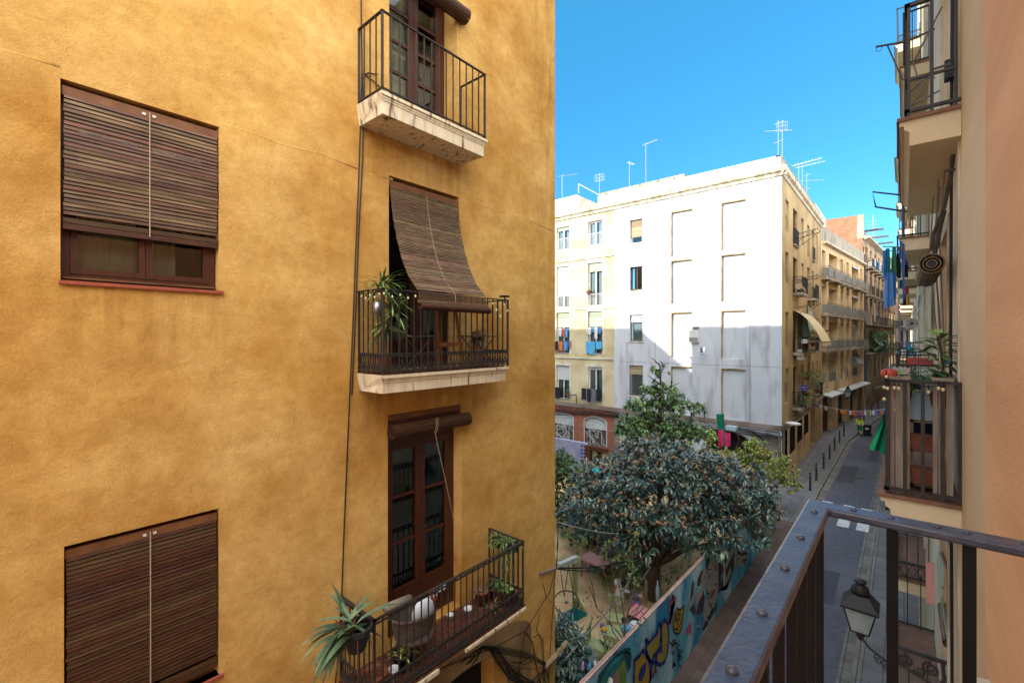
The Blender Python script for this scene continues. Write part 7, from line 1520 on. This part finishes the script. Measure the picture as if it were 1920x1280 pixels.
# wire thicket between wall and fence
# ================================================================= CAMERA, LIGHT, WORLD
for o_ in list(bpy.data.objects):
    if o_.type=='MESH' and o_.parent is None and o_.get('kind')!='structure' and 'label' not in o_: print('UNLABELLED',o_.name)
sc=bpy.context.scene
cd=bpy.data.cameras.new('camera'); cam=bpy.data.objects.new('camera',cd); C.objects.link(cam); sc.camera=cam
cam.location=(0,0,EYE); cam.rotation_euler=(PI/2,0,A_); cd.sensor_width=36; cd.lens=F_/1920*36; cd.shift_y=-(640-HY_)/1920; cd.clip_start=.02; cd.clip_end=2000
w=bpy.data.worlds.new('World'); sc.world=w; w.use_nodes=True; N=w.node_tree.nodes; L=w.node_tree.links; bg=N['Background']
SX,SY,SZ=.57,1.0,-.456
el=math.atan2(.456,math.hypot(SX,SY)); 
sky=N.new('ShaderNodeTexSky'); sky.sky_type='NISHITA'; sky.sun_disc=False; sky.sun_elevation=el; sky.sun_rotation=math.atan2(-SX,-SY)
sky.altitude=50; sky.air_density=.75; sky.dust_density=.1; sky.ozone_density=4
hs=N.new('ShaderNodeHueSaturation'); hs.inputs['Saturation'].default_value=1.12; hs.inputs['Hue'].default_value=.488; gm=N.new('ShaderNodeGamma'); gm.inputs[1].default_value=1.35; L.new(sky.outputs[0],gm.inputs[0]); L.new(gm.outputs[0],hs.inputs['Color']); hs.inputs['Saturation'].default_value=1.06; hs.inputs['Value'].default_value=.72; bg.inputs[1].default_value=.10
# added unseen cloud glow, south-east and overhead, to fill street shade; clear sky north
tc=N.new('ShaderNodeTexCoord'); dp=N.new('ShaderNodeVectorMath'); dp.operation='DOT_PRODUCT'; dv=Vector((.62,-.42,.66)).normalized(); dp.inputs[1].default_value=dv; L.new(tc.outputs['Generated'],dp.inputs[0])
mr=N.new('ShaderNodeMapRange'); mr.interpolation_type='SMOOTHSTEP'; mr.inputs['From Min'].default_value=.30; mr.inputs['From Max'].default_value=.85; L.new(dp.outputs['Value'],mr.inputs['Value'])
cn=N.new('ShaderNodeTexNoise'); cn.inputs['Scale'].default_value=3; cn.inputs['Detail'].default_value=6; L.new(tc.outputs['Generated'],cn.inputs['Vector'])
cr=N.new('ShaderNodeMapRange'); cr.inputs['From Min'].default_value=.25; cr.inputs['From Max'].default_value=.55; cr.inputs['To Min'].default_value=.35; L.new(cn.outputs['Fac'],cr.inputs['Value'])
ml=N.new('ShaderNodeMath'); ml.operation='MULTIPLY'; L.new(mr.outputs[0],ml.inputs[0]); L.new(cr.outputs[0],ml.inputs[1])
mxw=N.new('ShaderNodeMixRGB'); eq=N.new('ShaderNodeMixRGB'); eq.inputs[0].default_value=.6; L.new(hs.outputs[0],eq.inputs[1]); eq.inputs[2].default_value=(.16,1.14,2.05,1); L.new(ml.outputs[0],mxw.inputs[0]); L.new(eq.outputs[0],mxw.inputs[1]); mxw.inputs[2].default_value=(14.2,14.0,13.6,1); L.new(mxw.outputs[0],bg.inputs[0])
ld=bpy.data.lights.new('sun','SUN'); ld.energy=2.0; ld.angle=math.radians(.5); ld.color=(1,.93,.82); lo=bpy.data.objects.new('sun',ld); C.objects.link(lo)
lo.rotation_euler=Vector((SX,SY,SZ)).to_track_quat('-Z','Y').to_euler(); lo.location=(-30,-40,40)
sc.view_settings.view_transform='Standard'; sc.view_settings.look='None'; sc.view_settings.gamma=1; sc.view_settings.exposure=2.1
sc.render.engine='CYCLES'; sc.cycles.max_bounces=8; sc.cycles.diffuse_bounces=5; sc.cycles.transparent_max_bounces=12
